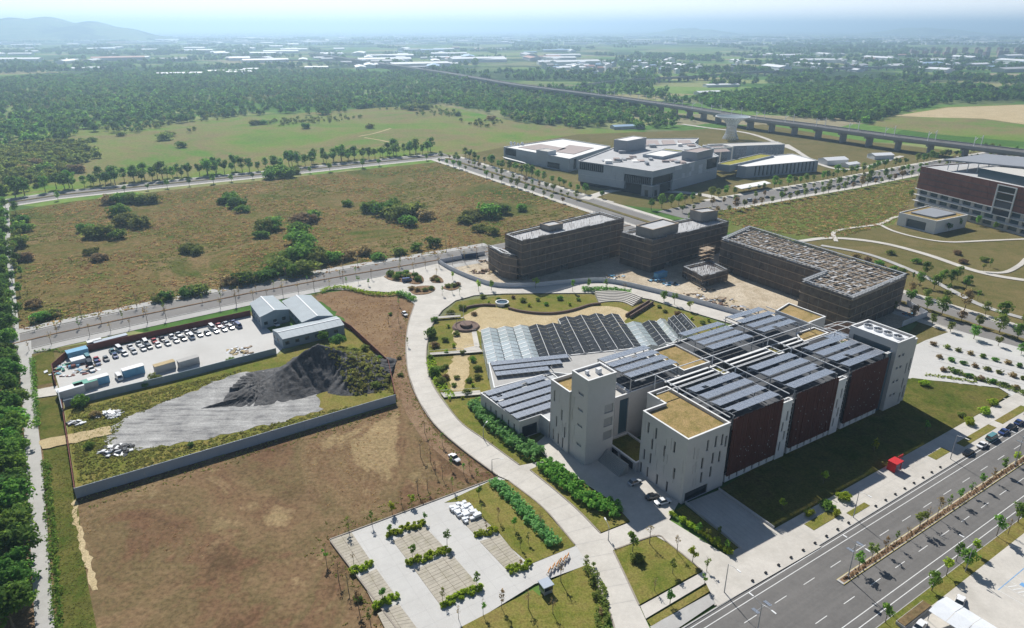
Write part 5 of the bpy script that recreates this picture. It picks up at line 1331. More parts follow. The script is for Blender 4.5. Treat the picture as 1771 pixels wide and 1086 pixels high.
# ------------------------------------------------------------------ vehicles
def car_proto(name, l, w, h, hood, boot, cab_h, kind='car'):
    root = thing(name, 'x', 'car'); hl_, hw = l / 2, w / 2; zb, zs = .32, h * .56
    bm = bmesh.new()
    def ring(x, ww, z0, z1): return [bm.verts.new((x, y, z)) for y, z in ((-ww, z0), (-ww * 1.0, z1 * .75), (-ww * .9, z1), (ww * .9, z1), (ww, z1 * .75), (ww, z0))]
    st = [(-hl_, hw * .82, zb + .1, zs * .86), (-hl_ + .25, hw * .97, zb, zs * .97), (-hl_ + boot, hw, zb, zs), (hl_ - hood, hw, zb, zs), (hl_ - .35, hw * .95, zb, zs * .88), (hl_, hw * .78, zb + .1, zs * .70)]
    rs = [ring(*s_) for s_ in st]
    for a, b in zip(rs, rs[1:]):
        for i in range(6): bm.faces.new((a[i], a[(i + 1) % 6], b[(i + 1) % 6], b[i]))
    bm.faces.new(rs[0][::-1]); bm.faces.new(rs[-1])
    # roof skin on top of the cabin
    x0, x1 = -hl_ + boot + .55, hl_ - hood - .75
    if kind == 'van': x0, x1 = -hl_ + .15, hl_ - hood - .35
    r = [bm.verts.new(v) for v in ((x0, -hw * .74, h), (x1, -hw * .74, h), (x1, hw * .74, h), (x0, hw * .74, h), (x0, -hw * .74, h - .07), (x1, -hw * .74, h - .07), (x1, hw * .74, h - .07), (x0, hw * .74, h - .07))]
    for q in ((0, 1, 2, 3), (4, 5, 1, 0), (5, 6, 2, 1), (6, 7, 3, 2), (7, 4, 0, 3)): bm.faces.new([r[i] for i in q])
    bmesh.ops.recalc_face_normals(bm, faces=bm.faces); me = bpy.data.meshes.new('body'); bm.to_mesh(me); bm.free()
    link('body', me, M['steel_white'], root)
    g = MB(); a0, a1 = (-hl_ + boot - .02, hl_ - hood + .02) if kind != 'van' else (-hl_ + .1, hl_ - hood + .1); zt = h - .05
    lo_, hi_ = [(a0, -hw * .92, zs - .02), (a1, -hw * .92, zs - .02), (a1, hw * .92, zs - .02), (a0, hw * .92, zs - .02)], [(x0, -hw * .73, zt), (x1, -hw * .73, zt), (x1, hw * .73, zt), (x0, hw * .73, zt)]
    for i in range(4): g.quad(lo_[i], lo_[(i + 1) % 4], hi_[(i + 1) % 4], hi_[i])
    g.build('window', M['glass'], root)
    wm = MB(); k = 12
    wm.v = [(.32 * math.cos(2 * math.pi * i / k), y, .32 * math.sin(2 * math.pi * i / k)) for y in (-.1, .1) for i in range(k)]; wm.f = [tuple(range(k)), tuple(range(2 * k - 1, k - 1, -1))] + [(i, i + k, (i + 1) % k + k, (i + 1) % k) for i in range(k)]
    wme = wm.mesh('wheel')
    for x in (-hl_ * .62, hl_ * .64):
        for y in (-hw + .08, hw - .08): link('wheel', wme, M['rubber'], root, (x, y, .32))
    hm = MB().box(-.05, .05, -.18, .18, -.08, .08).mesh('headlight')
    for y in (-hw * .6, hw * .6): link('headlight', hm, M['paint'], root, (hl_ - .02, y, zs * .62))
    family(root); return root
CAR_MAT = {n: shiny('car_' + n, c, .22, .0, .6) for n, c in dict(white=(.72, .72, .72), silver=(.42, .44, .46), black=(.015, .016, .02), red=(.40, .03, .03), blue=(.04, .07, .20), grey=(.15, .16, .17), teal=(.10, .24, .26), yellow=(.55, .38, .03)).items()}
PROTO = {'saloon car': car_proto('saloon_car', 4.6, 1.8, 1.45, 1.25, .95, .6), 'hatchback': car_proto('hatchback_car', 4.1, 1.75, 1.5, 1.0, .35, .6), 'van': car_proto('van', 4.9, 1.85, 1.95, .75, .15, .9, 'van')}
USED = set()
def park(kind, colour, p, deg, label, group, z=.16):
    pr = PROTO[kind]
    if kind in USED: r = copy_tree(pr, mats={'body': CAR_MAT[colour]})
    else:
        r = pr; USED.add(kind)
        for c in KIDS[pr.name]:
            if c.name.startswith('body'): c.material_slots[0].link = 'OBJECT'; c.material_slots[0].material = CAR_MAT[colour]
    r.location = (p.x, p.y, z); r.rotation_euler = (0, 0, math.radians(deg)); tag(r, label, 'van' if kind == 'van' else 'car', group); return r
rnd = random.Random(21)
cols_f = ['blue', 'white', 'silver', 'white', 'grey', 'white', 'silver', 'white', 'black', 'white', 'silver', 'grey', 'white', 'silver', 'white', 'blue', 'grey', 'white']
cols_b = ['teal', 'white', 'white', 'silver', 'white', 'red', 'black', 'white', 'silver', 'white', 'grey', 'silver', 'white', 'red', 'silver', 'blue', 'white', 'white']
kinds_ = ['saloon car', 'hatchback', 'van']
front = [(200, 621), (216, 617), (232, 613), (248, 608), (259, 605), (274, 602), (290, 599), (305, 594.5), (318, 591), (332, 588), (346, 584), (359, 581.5), (374, 578), (388, 575), (400, 571.5), (413, 569)]
for i, (x, y) in enumerate(front):
    c = P(x, y - 3); a = -48 + rnd.uniform(-4, 4); d = Vector((math.cos(math.radians(a)), math.sin(math.radians(a)), 0))
    park(kinds_[rnd.choice((0, 0, 1, 1, 2))], cols_f[i], c, a, '%s car in the front row of the vehicle yard, %s from the waste heap' % (cols_f[i], ORD[i]), 'cars parked in the vehicle yard')
    cb = c - d * 5.6
    if i not in (11,): park(kinds_[rnd.choice((0, 0, 1, 1, 2))], cols_b[i], cb, a + 180 * rnd.choice((0, 1)) + rnd.uniform(-3, 3), '%s car in the back row of the vehicle yard, %s from the waste heap' % (cols_b[i], ORD[i]), 'cars parked in the vehicle yard')
for (x, y, k, col, lab) in ((168, 624, 'saloon car', 'red', 'red car parked by the white tarpaulin stack in the yard'), (169, 630, 'hatchback', 'blue', 'blue hatchback parked below the red car near the yard waste'), (153, 622, 'van', 'teal', 'teal van next to the blue covered stack'), (156, 632, 'van', 'black', 'black van beside the yard waste heap'),
                            (159, 641, 'saloon car', 'white', 'lone white car in the open middle of the yard'), (184, 623, 'hatchback', 'grey', 'small dark grey car standing alone left of the parked rows'), (207, 656, 'van', 'white', 'white truck-like van by the blue container cabin'), (478, 563, 'saloon car', 'white', 'white car by the corner of the long low shed')):
    park(k, col, P(x, y), -48, lab, 'cars parked in the vehicle yard')
hv = PROTO
for (x, y, k, col, deg, lab) in ((1698, 773, 'saloon car', 'white', 33, 'white saloon parked at the kerb in front of the laboratory lawn'), (1674, 786, 'saloon car', 'black', 33, 'black saloon parked at the kerb behind the white one'), (1714, 761, 'van', 'teal', 33, 'teal van parked at the kerb ahead of the white saloon'),
                                 (1735, 750, 'saloon car', 'blue', 33, 'dark blue car parked at the kerb beyond the teal van'), (1748, 742, 'saloon car', 'black', 33, 'black car fourth in the kerbside line towards the white court'), (1761, 734, 'hatchback', 'blue', 33, 'blue hatchback at the far end of the kerbside line'),
                                 (1658, 1046, 'saloon car', 'white', 48, 'white car beside the pale blue awning in the car park'), (1590, 1088, 'hatchback', 'white', 40, 'white hatchback cut by the lower picture edge in the car park')):
    p = P(x, y); park(k, col, p, deg, lab, 'cars on the front road', .31 if y < 900 else .47)
for (x, y, k, col, deg, lab) in ((1146, 872, 'saloon car', 'white', 20, 'white car in the shade at the front block of the laboratory'), (1097, 838, 'hatchback', 'silver', 32, 'silver car in the shade by the lift tower steps'), (1128, 864, 'hatchback', 'black', 20, 'dark car half hidden beside the white one in the shade'),
                                 (786, 796, 'saloon car', 'white', -50, 'white car standing on the grass inside the promenade curve'), (700, 546, 'hatchback', 'white', -60, 'white hatchback on the bare ground by the promenade'), (704, 488, 'van', 'blue', 20, 'blue van parked against the round plaza hedge')):
    p = P(x, y); park(k, col, p, deg, lab, 'cars round the laboratory', .41)
ca = [P(1250, 349), P(1330, 335), P(1450, 315), P(1560, 295)]
for i, (p, h) in enumerate(walk(ca, 6.4, 18)):
    if rnd.random() < .22 or i > 38: continue
    col = rnd.choice(('white', 'silver', 'black', 'grey', 'white', 'blue', 'red'))
    n = Vector((-math.sin(h), math.cos(h), 0)); park(rnd.choice(('saloon car', 'hatchback', 'van')), col, p - n * 9.2, math.degrees(h), '%s car, %s place in the kerbside line below the exhibition complex' % (col, ORD[i]), 'cars parked along the exhibition complex', .2)

# ------------------------------------------------------------------ street furniture
def lamp_proto(name, h, arms, solar):
    r = thing(name, 'x', 'street lamp')
    MB().tube([(0, 0, 0), (0, 0, h * .5), (0, 0, h)], [.13, .1, .07], 8).build('pole', M['steel_grey'], r)
    for s_ in arms:
        MB().tube([(0, 0, h - .1), (s_ * 1.2, 0, h + .25), (s_ * 2.6, 0, h + .3)], [.06, .05, .04], 6).build('arm', M['steel_grey'], r)
        MB().box(min(s_ * 2.2, s_ * 3.3), max(s_ * 2.2, s_ * 3.3), -.16, .16, h + .22, h + .34).build('lamp_head', M['wall_light'], r)
    if solar:
        MB().bar((0, -1.8, h - .9), (0, 1.8, h - .9), .09).build('cross_arm', M['steel_grey'], r)
        for y in (-1.8, 1.8):
            o = MB().box(-.8, .8, -.5, .5, -.03, .03).build('solar_panel', M['pv'], r, loc=(0, y, h - .75)); o.rotation_euler = (.25, 0, 0)
        MB().box(-.22, .22, -.22, .22, 0, .5).build('base_box', M['wall_grey'], r)
    family(r); return r
L2 = lamp_proto('street_lamp', 9.5, (1, -1), True); L1 = lamp_proto('street_lamp', 8.0, (1,), False); L0 = lamp_proto('path_lamp', 4.0, (1,), False)
first = {id(L2): 1, id(L1): 1, id(L0): 1}
def put(pr, p, rz, label, group):
    r = pr if first.pop(id(pr), 0) else copy_tree(pr); r.location = p; r.rotation_euler = (0, 0, rz); tag(r, label, 'street lamp', group); return r
for i, (s_, lab) in enumerate(((-34.5, 'double-armed solar street lamp at the lower picture edge in the road'), (-2.6, 'double-armed solar street lamp on the kerb nose of the road median'), (78, 'double-armed street lamp far along the road median'))):
    put(L2, RF.w(s_, -1.8, .5 if s_ > -6 else .31), RF.a + math.pi / 2, lab, 'solar lamps on the road median')
for s_, t_, lab in ((18, 10.0, 'single-armed street lamp bending over the front pavement'), (66, 10.0, 'single-armed street lamp beside the parked cars at the kerb'), (112, 10.0, 'single-armed street lamp near the white paved court'), (-30, 10.5, 'single-armed street lamp by the garage apron')):
    put(L1, RF.w(s_, t_, .44), RF.a - math.pi / 2, lab, 'lamps on the front pavement')
for s_ in (22, 60): put(L1, RF.w(s_, -15.5, .43), RF.a + math.pi / 2, 'single-armed street lamp on the verge of the car park, %s' % ('by the planter box' if s_ == 22 else 'among the taller trees'), 'lamps on the car park verge')
for i, (x, y, lab) in enumerate(((851, 815, 'slim path lamp where the car park path meets the promenade'), (790, 568, 'slim path lamp on the garden side of the promenade bend'), (836, 758, 'slim path lamp below the long hedge'), (1052, 934, 'slim path lamp at the corner of the planted island'))):
    put(L0, P(x, y, .42), .6 * i, lab, 'path lamps along the promenade')
bp = thing('bollard', 'x', 'bollard'); MB().box(-.3, .3, -.22, .22, 0, .26).build('block', M['steel_dark'], bp); MB().box(-.33, .33, -.25, .25, .263, .32).build('cap', M['black'], bp); family(bp)
ss = [-22 + k * 4.6 for k in range(9)] + [27 + k * 4.6 for k in range(8)]
for i, s_ in enumerate(ss):
    b = bp if i == 0 else copy_tree(bp); b.location = RF.w(s_, 9.3 if i < 9 else 9.4, .48 if i < 9 else .44); b.rotation_euler = (0, 0, RF.a)
    tag(b, 'dark kerbside bollard, %s from the planted island along the front road' % ORD[i], 'bollard', 'bollards along the front pavement')
# red bus shelter
M['red'] = plain('red', (.52, .035, .04), .5, .1, .8)
p = RF.w(47.0, 16.2, .44); t = thing('bus_shelter', 'small bright red shelter box with a red roof slab on the front pavement', 'bus shelter', p, RF.a)
MB().box(-1.5, -1.3, -1.2, 1.2, 0, 2.7).build('side_wall', M['red'], t); MB().box(-1.3, 1.6, 1.0, 1.2, 0, 2.7).build('back_wall', M['red'], t); MB().box(-1.6, 1.9, -1.4, 1.3, 2.703, 2.95).build('roof', M['red'], t)
MB().box(-1.2, 1.2, .45, .95, .4, .5).build('bench_seat', M['steel_grey'], t); MB().box(1.45, 1.6, -1.2, -1.0, 0, 2.7).build('post', M['red'], t); MB().box(3.2, 6.0, .9, 1.05, 1.6, 2.5).build('sign_board', M['red'], t)
for x in (3.3, 5.9): MB().bar((x, 1.0, 0), (x, 1.0, 1.6), .08).build('sign_post', M['red'], t)
# garage ramp beside the front block
rp = [P(1185, 873), P(1243, 850), P(1338, 917), P(1281, 952)]
zt = (.6, .6, .48, .48); mb = MB()
for k in range(8):
    a0, a1 = k / 8, (k + .94) / 8
    q = [rp[0].lerp(rp[1], a0), rp[0].lerp(rp[1], a1), rp[3].lerp(rp[2], a1), rp[3].lerp(rp[2], a0)]
    mb.quad(*[(p.x, p.y, .5) for p in q])
sheet('ramp', [rp[0], rp[1], rp[2], rp[3]], .48, M['concrete_grey']); tag(mb.build('ramp_groove', M['concrete']), 'long grooved strips in the garage ramp', 'ramp strips', None, 'stuff')
for a, b, lab in ((rp[0], rp[3], 'low dark retaining wall on the hedge side of the garage ramp'), (rp[1], rp[2], 'low dark kerb wall between the garage ramp and the shaded lawn')):
    fence('ramp_wall', lab, [a, b], .9, 6, M['wall_grey'], .3, 'wall', .3, ribs=False)
sheet('drain_channel', PP([(1168, 884), (1183, 876), (1280, 950), (1262, 962)]), .455, M['lawn'])
# awning and planter in the car park
t = thing('car_park_awning', 'pale blue-white peaked fabric awning in the car park', 'awning', RF.w(3.5, -24.5, .46), RF.a)
for k in range(4):
    y0 = -8 + k * 3.6
    for x0, z0, x1, z1 in ((-3.6, 2.6, 0, 3.3), (0, 3.3, 3.6, 2.6)):
        MB().quad((x0, y0, z0), (x1, y0, z1), (x1, y0 + 3.5, z1), (x0, y0 + 3.5, z0)).quad((x0, y0, z0 - .03), (x0, y0 + 3.5, z0 - .03), (x1, y0 + 3.5, z1 - .03), (x1, y0, z1 - .03)).build('fabric_panel', M['tarp_white'], t)
for x in (-3.4, 3.4):
    for y in (-7.8, -.9, 6.0): MB().bar((x, y, 0), (x, y, 2.6), .12).build('post', M['steel_grey'], t)
t = thing('planter_box', 'long raised planter of dry grass between the road verge and car park', 'planter', RF.w(-6.5, -16.2, .42), RF.a)
MB().box(0, 10.5, -1.0, 1.0, 0, .75).build('box', M['concrete_grey'], t); MB().box(.15, 10.35, -.85, .85, .753, .9).build('soil', M['dry_field'], t)
# guard booth, orange barriers, paver pallets
p = P(944, 1022, .42); t = thing('guard_booth', 'small guard booth with blue-grey roof and dark glazing beside the orange barriers', 'booth', p, .5)
MB().box(-1.1, 1.1, -1.1, 1.1, 0, .95).build('base_panel', M['steel_grey'], t); MB().box(-1.08, 1.08, -1.08, 1.08, .953, 2.2).build('window', M['glass'], t); MB().box(-1.35, 1.35, -1.35, 1.35, 2.2, 2.42).build('roof', M['fence_blue'], t)
for x in (-1.1, 1.1):
    for y in (-1.1, 1.1): MB().bar((x, y, .95), (x, y, 2.2), .1).build('post', M['steel_grey'], t)
M['orange'] = plain('orange', (.62, .24, .02), .6)
bar = thing('barrier', 'x', 'barrier')
for x in (-.7, .7):
    for s_ in (-1, 1): MB().bar((x, s_ * .45, 0), (x, 0, 1.0), .08).build('leg', M['black'], bar)
MB().box(-1.0, 1.0, -.06, .06, .72, 1.05).build('board', M['orange'], bar); MB().box(-.85, .85, -.05, .05, .35, .55).build('lower_board', M['paint'], bar); family(bar)
z7b = Z(540, 780, 3.28)
for i, (x, y) in enumerate(((1345, 690), (1368, 668), (1390, 655), (1408, 640), (1430, 625), (1448, 610))):
    b = bar if i == 0 else copy_tree(bar); b.location = P(*z7b([(x, y)])[0], .37); b.rotation_euler = (0, 0, 1.2)
    tag(b, 'orange and black folding barrier, %s from the guard booth' % ORD[i], 'barrier', 'orange barriers at the car park entry')
blk = thing('wrapped_pallet', 'x', 'pallet'); MB().box(-.55, .55, -.5, .5, 0, .14).build('pallet_base', M['timber'], blk); MB().box(-.5, .5, -.47, .47, .143, .85).build('paver_stack', M['tarp_white'], blk); family(blk)
q = PP(z7b([(778, 328), (868, 288), (955, 372), (868, 415)]), .44); i = 0
for r in range(8):
    for c in range(5):
        if rnd.random() < .12: continue
        p = (q[0].lerp(q[1], (c + .5) / 5)).lerp(q[3].lerp(q[2], (c + .5) / 5), (r + .5) / 8)
        b = blk if i == 0 else copy_tree(blk); b.location = p + Vector((rnd.uniform(-.15, .15), rnd.uniform(-.15, .15), 0)); b.rotation_euler = (0, 0, .55 + rnd.uniform(-.25, .25)); b.scale = (rnd.uniform(.9, 1.25), rnd.uniform(.9, 1.2), rnd.uniform(.6, 1.25))
        tag(b, '%s wrapped pallet in the %s row of pallets from the hedge lawn' % (ORD[c], ORD[r]), 'pallet', 'white pallets stored on the car park'); i += 1

# ------------------------------------------------------------------ garden features in front of the glasshouse
zg = Z(800, 500, 4.0227)
def curb_wall(label, px, h, w, mat, name='low_wall'):
    line = smooth_line(PP(px), 5); L, R = ribbon(line, w); o = line[0]; t = thing(name, label, 'wall', o)
    for i in range(len(L) - 1): MB(o).prism([R[i], R[i + 1], L[i + 1], L[i]], .05, h).build('wall_block', mat, t)
    return t
curb_wall('curving low brown wall between the sand court and the lawn bank', zg([(-10, 150), (60, 128), (150, 118), (230, 120)]) , 1.1, .7, M['brown_wall'])
curb_wall('long curving low brown wall ending at the stone tiers', zg([(320, 140), (400, 160), (520, 175), (640, 175), (760, 155), (880, 118), (960, 108)]), 1.1, .7, M['brown_wall'])
p = P(*zg([(275, 108)])[0]); t = thing('round_basin', 'round pale concrete basin at the top of the sand court', 'basin', p)
MB().lathe([(2.9, 0), (3.1, 1.5), (2.6, 1.5), (2.5, .7), (.05, .7)], 24).build('bowl', M['wall_light'], t); MB().lathe([(2.45, 1.05), (.05, 1.05)], 24).build('water', M['glass_blue'], t)
t = thing('stone_tiers', 'curved pale stone seating tiers at the end of the sand court', 'steps', P(1080, 520))
o = t.location
for k in range(7):
    a = PP(zg([(945 - 4 * k, 95 - 8 * k), (1040 + 4 * k, 85 - 7 * k), (1120 + 8 * k, 92 - 6 * k), (1185 + 10 * k, 120 - 6 * k)])); ln = smooth_line(a, 4); L, R = ribbon(ln, .9)
    mb = MB(o)
    for i in range(len(L) - 1): mb.prism([R[i], R[i + 1], L[i + 1], L[i]], .05, .5 + .28 * k)
    mb.build('tier', M['concrete'], t)
fence('stair_wall', 'straight dark wall running down beside the stone tiers', PP(zg([(1300, 95), (1135, 195)])), 1.6, 4, M['brown_wall'], .5, 'wall', ribs=False)
fence('stair_wall', 'second straight dark wall parallel to the tiers stair', PP(zg([(1325, 105), (1165, 205)])), 1.6, 4, M['brown_wall'], .5, 'wall', ribs=False)
t = thing('flagpole_mound', 'round dark planted mound with a white mast in the garden', 'mound', P(806, 566)); 
MB().lathe([(6.0, .05), (5.4, .9), (4.8, 1.0), (4.2, .6)], 28).build('rim', M['brown_wall'], t); MB().lathe([(4.3, .62), (2.6, .9), (2.6, 1.9), (.05, 1.95)], 28).build('core', M['brown_wall'], t); MB().tube([(-1, 1, 1.8), (-1, 1, 9.5)], [.1, .05], 8).build('mast', M['steel_white'], t)
def deck(label, px, z, name='footbridge', mat=None):
    q = PP(px, 0); t = thing(name, label, 'footbridge', q[0]); MB(q[0]).prism(q, z - .2, z).build('deck', mat or M['concrete'], t)
    for a, b in ((q[0], q[1]), (q[3], q[2])): MB(q[0]).bar((a.x, a.y, z + .9), (b.x, b.y, z + .9), .07).build('handrail', M['steel_grey'], t)
    for f in (.15, .85):
        m_ = q[0].lerp(q[1], f); MB(q[0]).bar((m_.x, m_.y, 0), (m_.x, m_.y, z - .2), .3).build('support', M['concrete_grey'], t)
    return t
z6 = Z(640, 440, 5.43)
deck('narrow pale footbridge from the promenade to the planted mound', z6([(590, 605), (850, 588), (850, 602), (600, 622)]), 1.0)
deck('pale footbridge from the promenade to the glasshouse door', z6([(560, 940), (880, 915), (890, 940), (570, 960)]), .8)
deck('broad pale landing beside the white glasshouse bays', z6([(880, 900), (1010, 870), (1060, 930), (890, 945)]), .83, 'landing')
deck('narrow pale footbridge from the promenade to the low annex', [(762, 682), (830, 678), (832, 685), (768, 690)], .7)
deck('upright pale landing strip along the side of the glasshouse', z6([(955, 745), (1000, 740), (1030, 880), (980, 885)]), .86, 'landing')

# park paths and the white court's planting squares
def path(px, w, mat=None, z=.3): strip('path', *ribbon(smooth_line(PP(px), 6), w), z, mat or M['concrete'])
path([(1380, 418), (1440, 412), (1520, 420), (1600, 440), (1690, 470), (1771, 485), (1830, 490)], 4.2)
path([(1446, 418), (1442, 402), (1470, 395), (1520, 388), (1545, 377), (1572, 370)], 2.4, z=.31)
path([(1520, 388), (1545, 400), (1590, 412), (1640, 419), (1700, 417), (1771, 414), (1830, 413)], 2.4, z=.32)
path([(1690, 470), (1735, 472), (1762, 460), (1775, 448)], 2.6, z=.33)
path([(1420, 425), (1500, 440), (1580, 470), (1640, 500), (1700, 530), (1800, 560)], 3.4, M['concrete_grey'], z=.34)
path([(1010, 345), (1060, 330), (1120, 330), (1200, 335), (1250, 345)], 8, M['concrete'], z=.26)
path([(930, 318), (960, 322), (1000, 335), (1060, 350)], 3, M['concrete'], z=.27)
path([(1360, 250), (1420, 285), (1480, 292), (1560, 270)], 5, M['concrete'], z=.27)
path([(1180, 215), (1230, 222), (1300, 232), (1380, 262)], 6, M['concrete'], z=.28)
path([(620, 236), (650, 230), (676, 222)], 3, M['sand'], z=.1)
path([(630, 238), (660, 243), (692, 250)], 3, M['sand'], z=.11)
strips = MB()
for k in range(9):
    a, b = P(1600 + k * 6, 590 + k * 8.6, .40), P(1790, 632 + k * 9.4, .40); d = (b - a).normalized(); n = Vector((-d.y, d.x, 0)) * .32
    strips.quad(a - n, b - n, b + n, a + n)
tag(strips.build('paving_line', M['kerb']), 'grey lines striping the white paved court', 'paving lines', None, 'stuff')

# ------------------------------------------------------------------ plants
def leaf_mesh(name, clumps, n, size, seed, up=.25, spread=.55):
    """leaf-sized faces spread over many clumps: (x, y, z, r) each"""
    r = np.random.default_rng(seed); cl = np.array(clumps, float); w = cl[:, 3] ** 2; idx = r.choice(len(cl), n, p=w / w.sum()); c = cl[idx]
    d = r.normal(size=(n, 3)); d[:, 2] += up; d /= np.linalg.norm(d, axis=1)[:, None]
    p = c[:, :3] + d * (c[:, 3] * r.uniform(.55, 1.08, n))[:, None]
    nr = d * .65 + np.array((0, 0, .75)) + r.normal(size=(n, 3)) * spread; nr /= np.linalg.norm(nr, axis=1)[:, None]
    a = np.cross(nr, r.normal(size=(n, 3))); a /= np.linalg.norm(a, axis=1)[:, None]; b = np.cross(nr, a)
    s = (size * r.uniform(.6, 1.35, n))[:, None]; a = a * s; b = b * s * r.uniform(.45, .9, n)[:, None]
    v = np.stack([p - a, p - b * .9, p + a, p + b * .9], 1).reshape(-1, 3)
    me = bpy.data.meshes.new(name); me.from_pydata(v.tolist(), [], np.arange(4 * n).reshape(n, 4).tolist()); me.update(); return me
def wood_mesh(name, h, r0, branches, seed, bare=False, lean=.03):
    rnd = random.Random(seed); mb = MB(); top = Vector((rnd.uniform(-1, 1) * h * lean, rnd.uniform(-1, 1) * h * lean, h))
    mb.tube([(0, 0, -.1), top * .35, top * .7, top], [r0, r0 * .75, r0 * .5, r0 * .2], 6)
    for k in range(branches):
        z = rnd.uniform(.35, .92); a = rnd.uniform(0, 6.28); l = h * rnd.uniform(.16, .34) * (1.25 - z); s = top * z
        e = s + Vector((math.cos(a) * l, math.sin(a) * l, l * rnd.uniform(.6, 1.3))); m_ = s.lerp(e, .5) + Vector((0, 0, -.05 * l)); mb.tube([s, m_, e], [r0 * .38, r0 * .24, r0 * .08], 4)
        if bare:
            for j in range(2):
                q = s.lerp(e, rnd.uniform(.4, .9)); b = a + rnd.uniform(-1.2, 1.2); mb.tube([q, q + Vector((math.cos(b) * l * .5, math.sin(b) * l * .5, l * .6))], [r0 * .15, r0 * .05], 3)
    return mb.mesh(name)
def ball(seed, n, cr, cz, rz, lo, hi):
    rnd = random.Random(seed); out = []
    for k in range(n):
        a = rnd.uniform(0, 6.28); u = math.sqrt(rnd.random()); z = rnd.uniform(-1, 1); q = math.sqrt(max(0, 1 - z * z * .85))
        out.append((cr * u * q * math.cos(a), cr * u * q * math.sin(a), cz + rz * z, rnd.uniform(lo, hi)))
    return out
TREE = {}
def tree_kind(key, name, specs, leaf, bark, cat='tree', parts=('trunk', 'crown')):
    TREE[key] = (name, [(wood_mesh(parts[0], *w, seed=i * 7 + len(key)), leaf_mesh(parts[1], *c)) for i, (w, c) in enumerate(specs)], leaf, bark, cat, parts)
tree_kind('lush', 'broadleaf_tree', [((5.5, .26, 6), (ball(i, 22, 3.5, 5.4, 2.3, 1.0, 1.7), 1500, .42, i)) for i in range(4)], 'leaf_dark', 'bark')
tree_kind('street', 'street_tree', [((5.0, .18, 6), (ball(20 + i, 13, 2.0, 4.9, 1.7, .8, 1.3), 620, .36, i)) for i in range(4)], 'leaf_mid', 'bark')
tree_kind('young', 'young_tree', [((4.2, .09, 7), (ball(40 + i, 8, .9, 3.5, 1.1, .35, .65), 190, .26, i)) for i in range(4)], 'leaf_mid', 'bark_grey')
tree_kind('lime', 'young_tree', [((3.8, .09, 7), (ball(60 + i, 8, .9, 3.2, .9, .4, .7), 210, .27, i)) for i in range(3)], 'leaf_lime', 'bark_grey')
tree_kind('slim', 'sapling', [((5.2, .08, 9), (ball(80 + i, 9, .6, 3.4, 1.6, .2, .45), 90, .22, i)) for i in range(4)], 'leaf_olive', 'bark_grey')
tree_kind('bare', 'bare_tree', [((6.0, .11, 11, ), (ball(100 + i, 8, 1.0, 4.6, 1.2, .2, .5), 40, .22, i)) for i in range(4)], 'leaf_dry', 'bark_grey')
tree_kind('bush', 'scrub_bush', [((2.2, .2, 8), (ball(120 + i, 22, 3.1, 1.6, 1.0, .9, 1.5), 1150, .40, i, .5)) for i in range(4)], 'leaf_olive', 'bark', 'bush', ('stem', 'foliage'))
tree_kind('bushg', 'scrub_bush', [((2.6, .2, 8), (ball(140 + i, 22, 3.0, 2.0, 1.3, .9, 1.5), 1150, .40, i, .5)) for i in range(4)], 'leaf_mid', 'bark', 'bush', ('stem', 'foliage'))
tree_kind('shrub', 'garden_shrub', [((.8, .06, 5), (ball(160 + i, 9, .7, .7, .4, .35, .6), 220, .24, i, .5)) for i in range(3)], 'leaf_lime', 'bark', 'shrub', ('stem', 'foliage'))
rnd = random.Random(77)
def plant(key, p, s, label, group, z=.1, leaf=None, flat=1.0):
    name, meshes, lf, bk, cat, parts = TREE[key]; wm, lm = rnd.choice(meshes)
    r = thing(name, label, cat, (p[0], p[1], z), rnd.uniform(0, 6.28), group); r.scale = (s * rnd.uniform(.92, 1.08), s * rnd.uniform(.92, 1.08), s * flat * rnd.uniform(.9, 1.1))
    lf = leaf or lf; mixes = {'leaf_mid': ('leaf_mid', 'leaf_mid', 'leaf_dark', 'leaf_olive'), 'leaf_dark': ('leaf_dark', 'leaf_dark', 'leaf_mid'), 'leaf_olive': ('leaf_olive', 'leaf_olive', 'leaf_mid', 'leaf_dry')}
    link(parts[0], wm, M[bk], r); link(parts[1], lm, M[rnd.choice(mixes.get(lf, (lf,)))], r); return r
def row(key, line, step, s, label, group, jit=.8, skip=0.0, off=0.0, z=.1, start=0.0, leaf=None, limit=95):
    """label has one %s for the ordinal"""
    k = 0
    for p, h in walk(line, step, start):
        if rnd.random() < skip: continue
        n = Vector((-math.sin(h), math.cos(h), 0)); q = p + n * (off + rnd.uniform(-jit, jit)) + Vector((rnd.uniform(-jit, jit), 0, 0))
        if k >= limit: break
        plant(key, q, s * rnd.uniform(.68, 1.28), label % ORD[k], group, z, leaf); k += 1
# the dark trees along the lane on the picture's left
lane_l = PP([(14, 612), (22, 700), (26, 800), (30, 930), (34, 1100)])
row('lush', lane_l, 5.6, 1.02, 'large dark leafy tree beside the lane, %s from the road corner', 'dark trees along the lane', .9)
row('lush', [p + Vector((-7.5, 0, 0)) for p in lane_l], 5.8, 1.1, 'large dark leafy tree behind the lane row, %s from the road corner', 'dark trees along the lane', 1.0)
row('lush', PP([(10, 580), (4, 480), (0, 400), (-2, 352)]), 7.5, .95, 'dark tree beside the narrow lane past the scrub field, %s from the road corner', 'dark trees along the narrow lane', 1.2)
row('street', PP([(22, 565), (28, 480), (24, 400), (20, 368)]), 11, .9, 'mid green tree on the scrub side of the narrow lane, %s from the road corner', 'trees at the scrub field edge', 2)
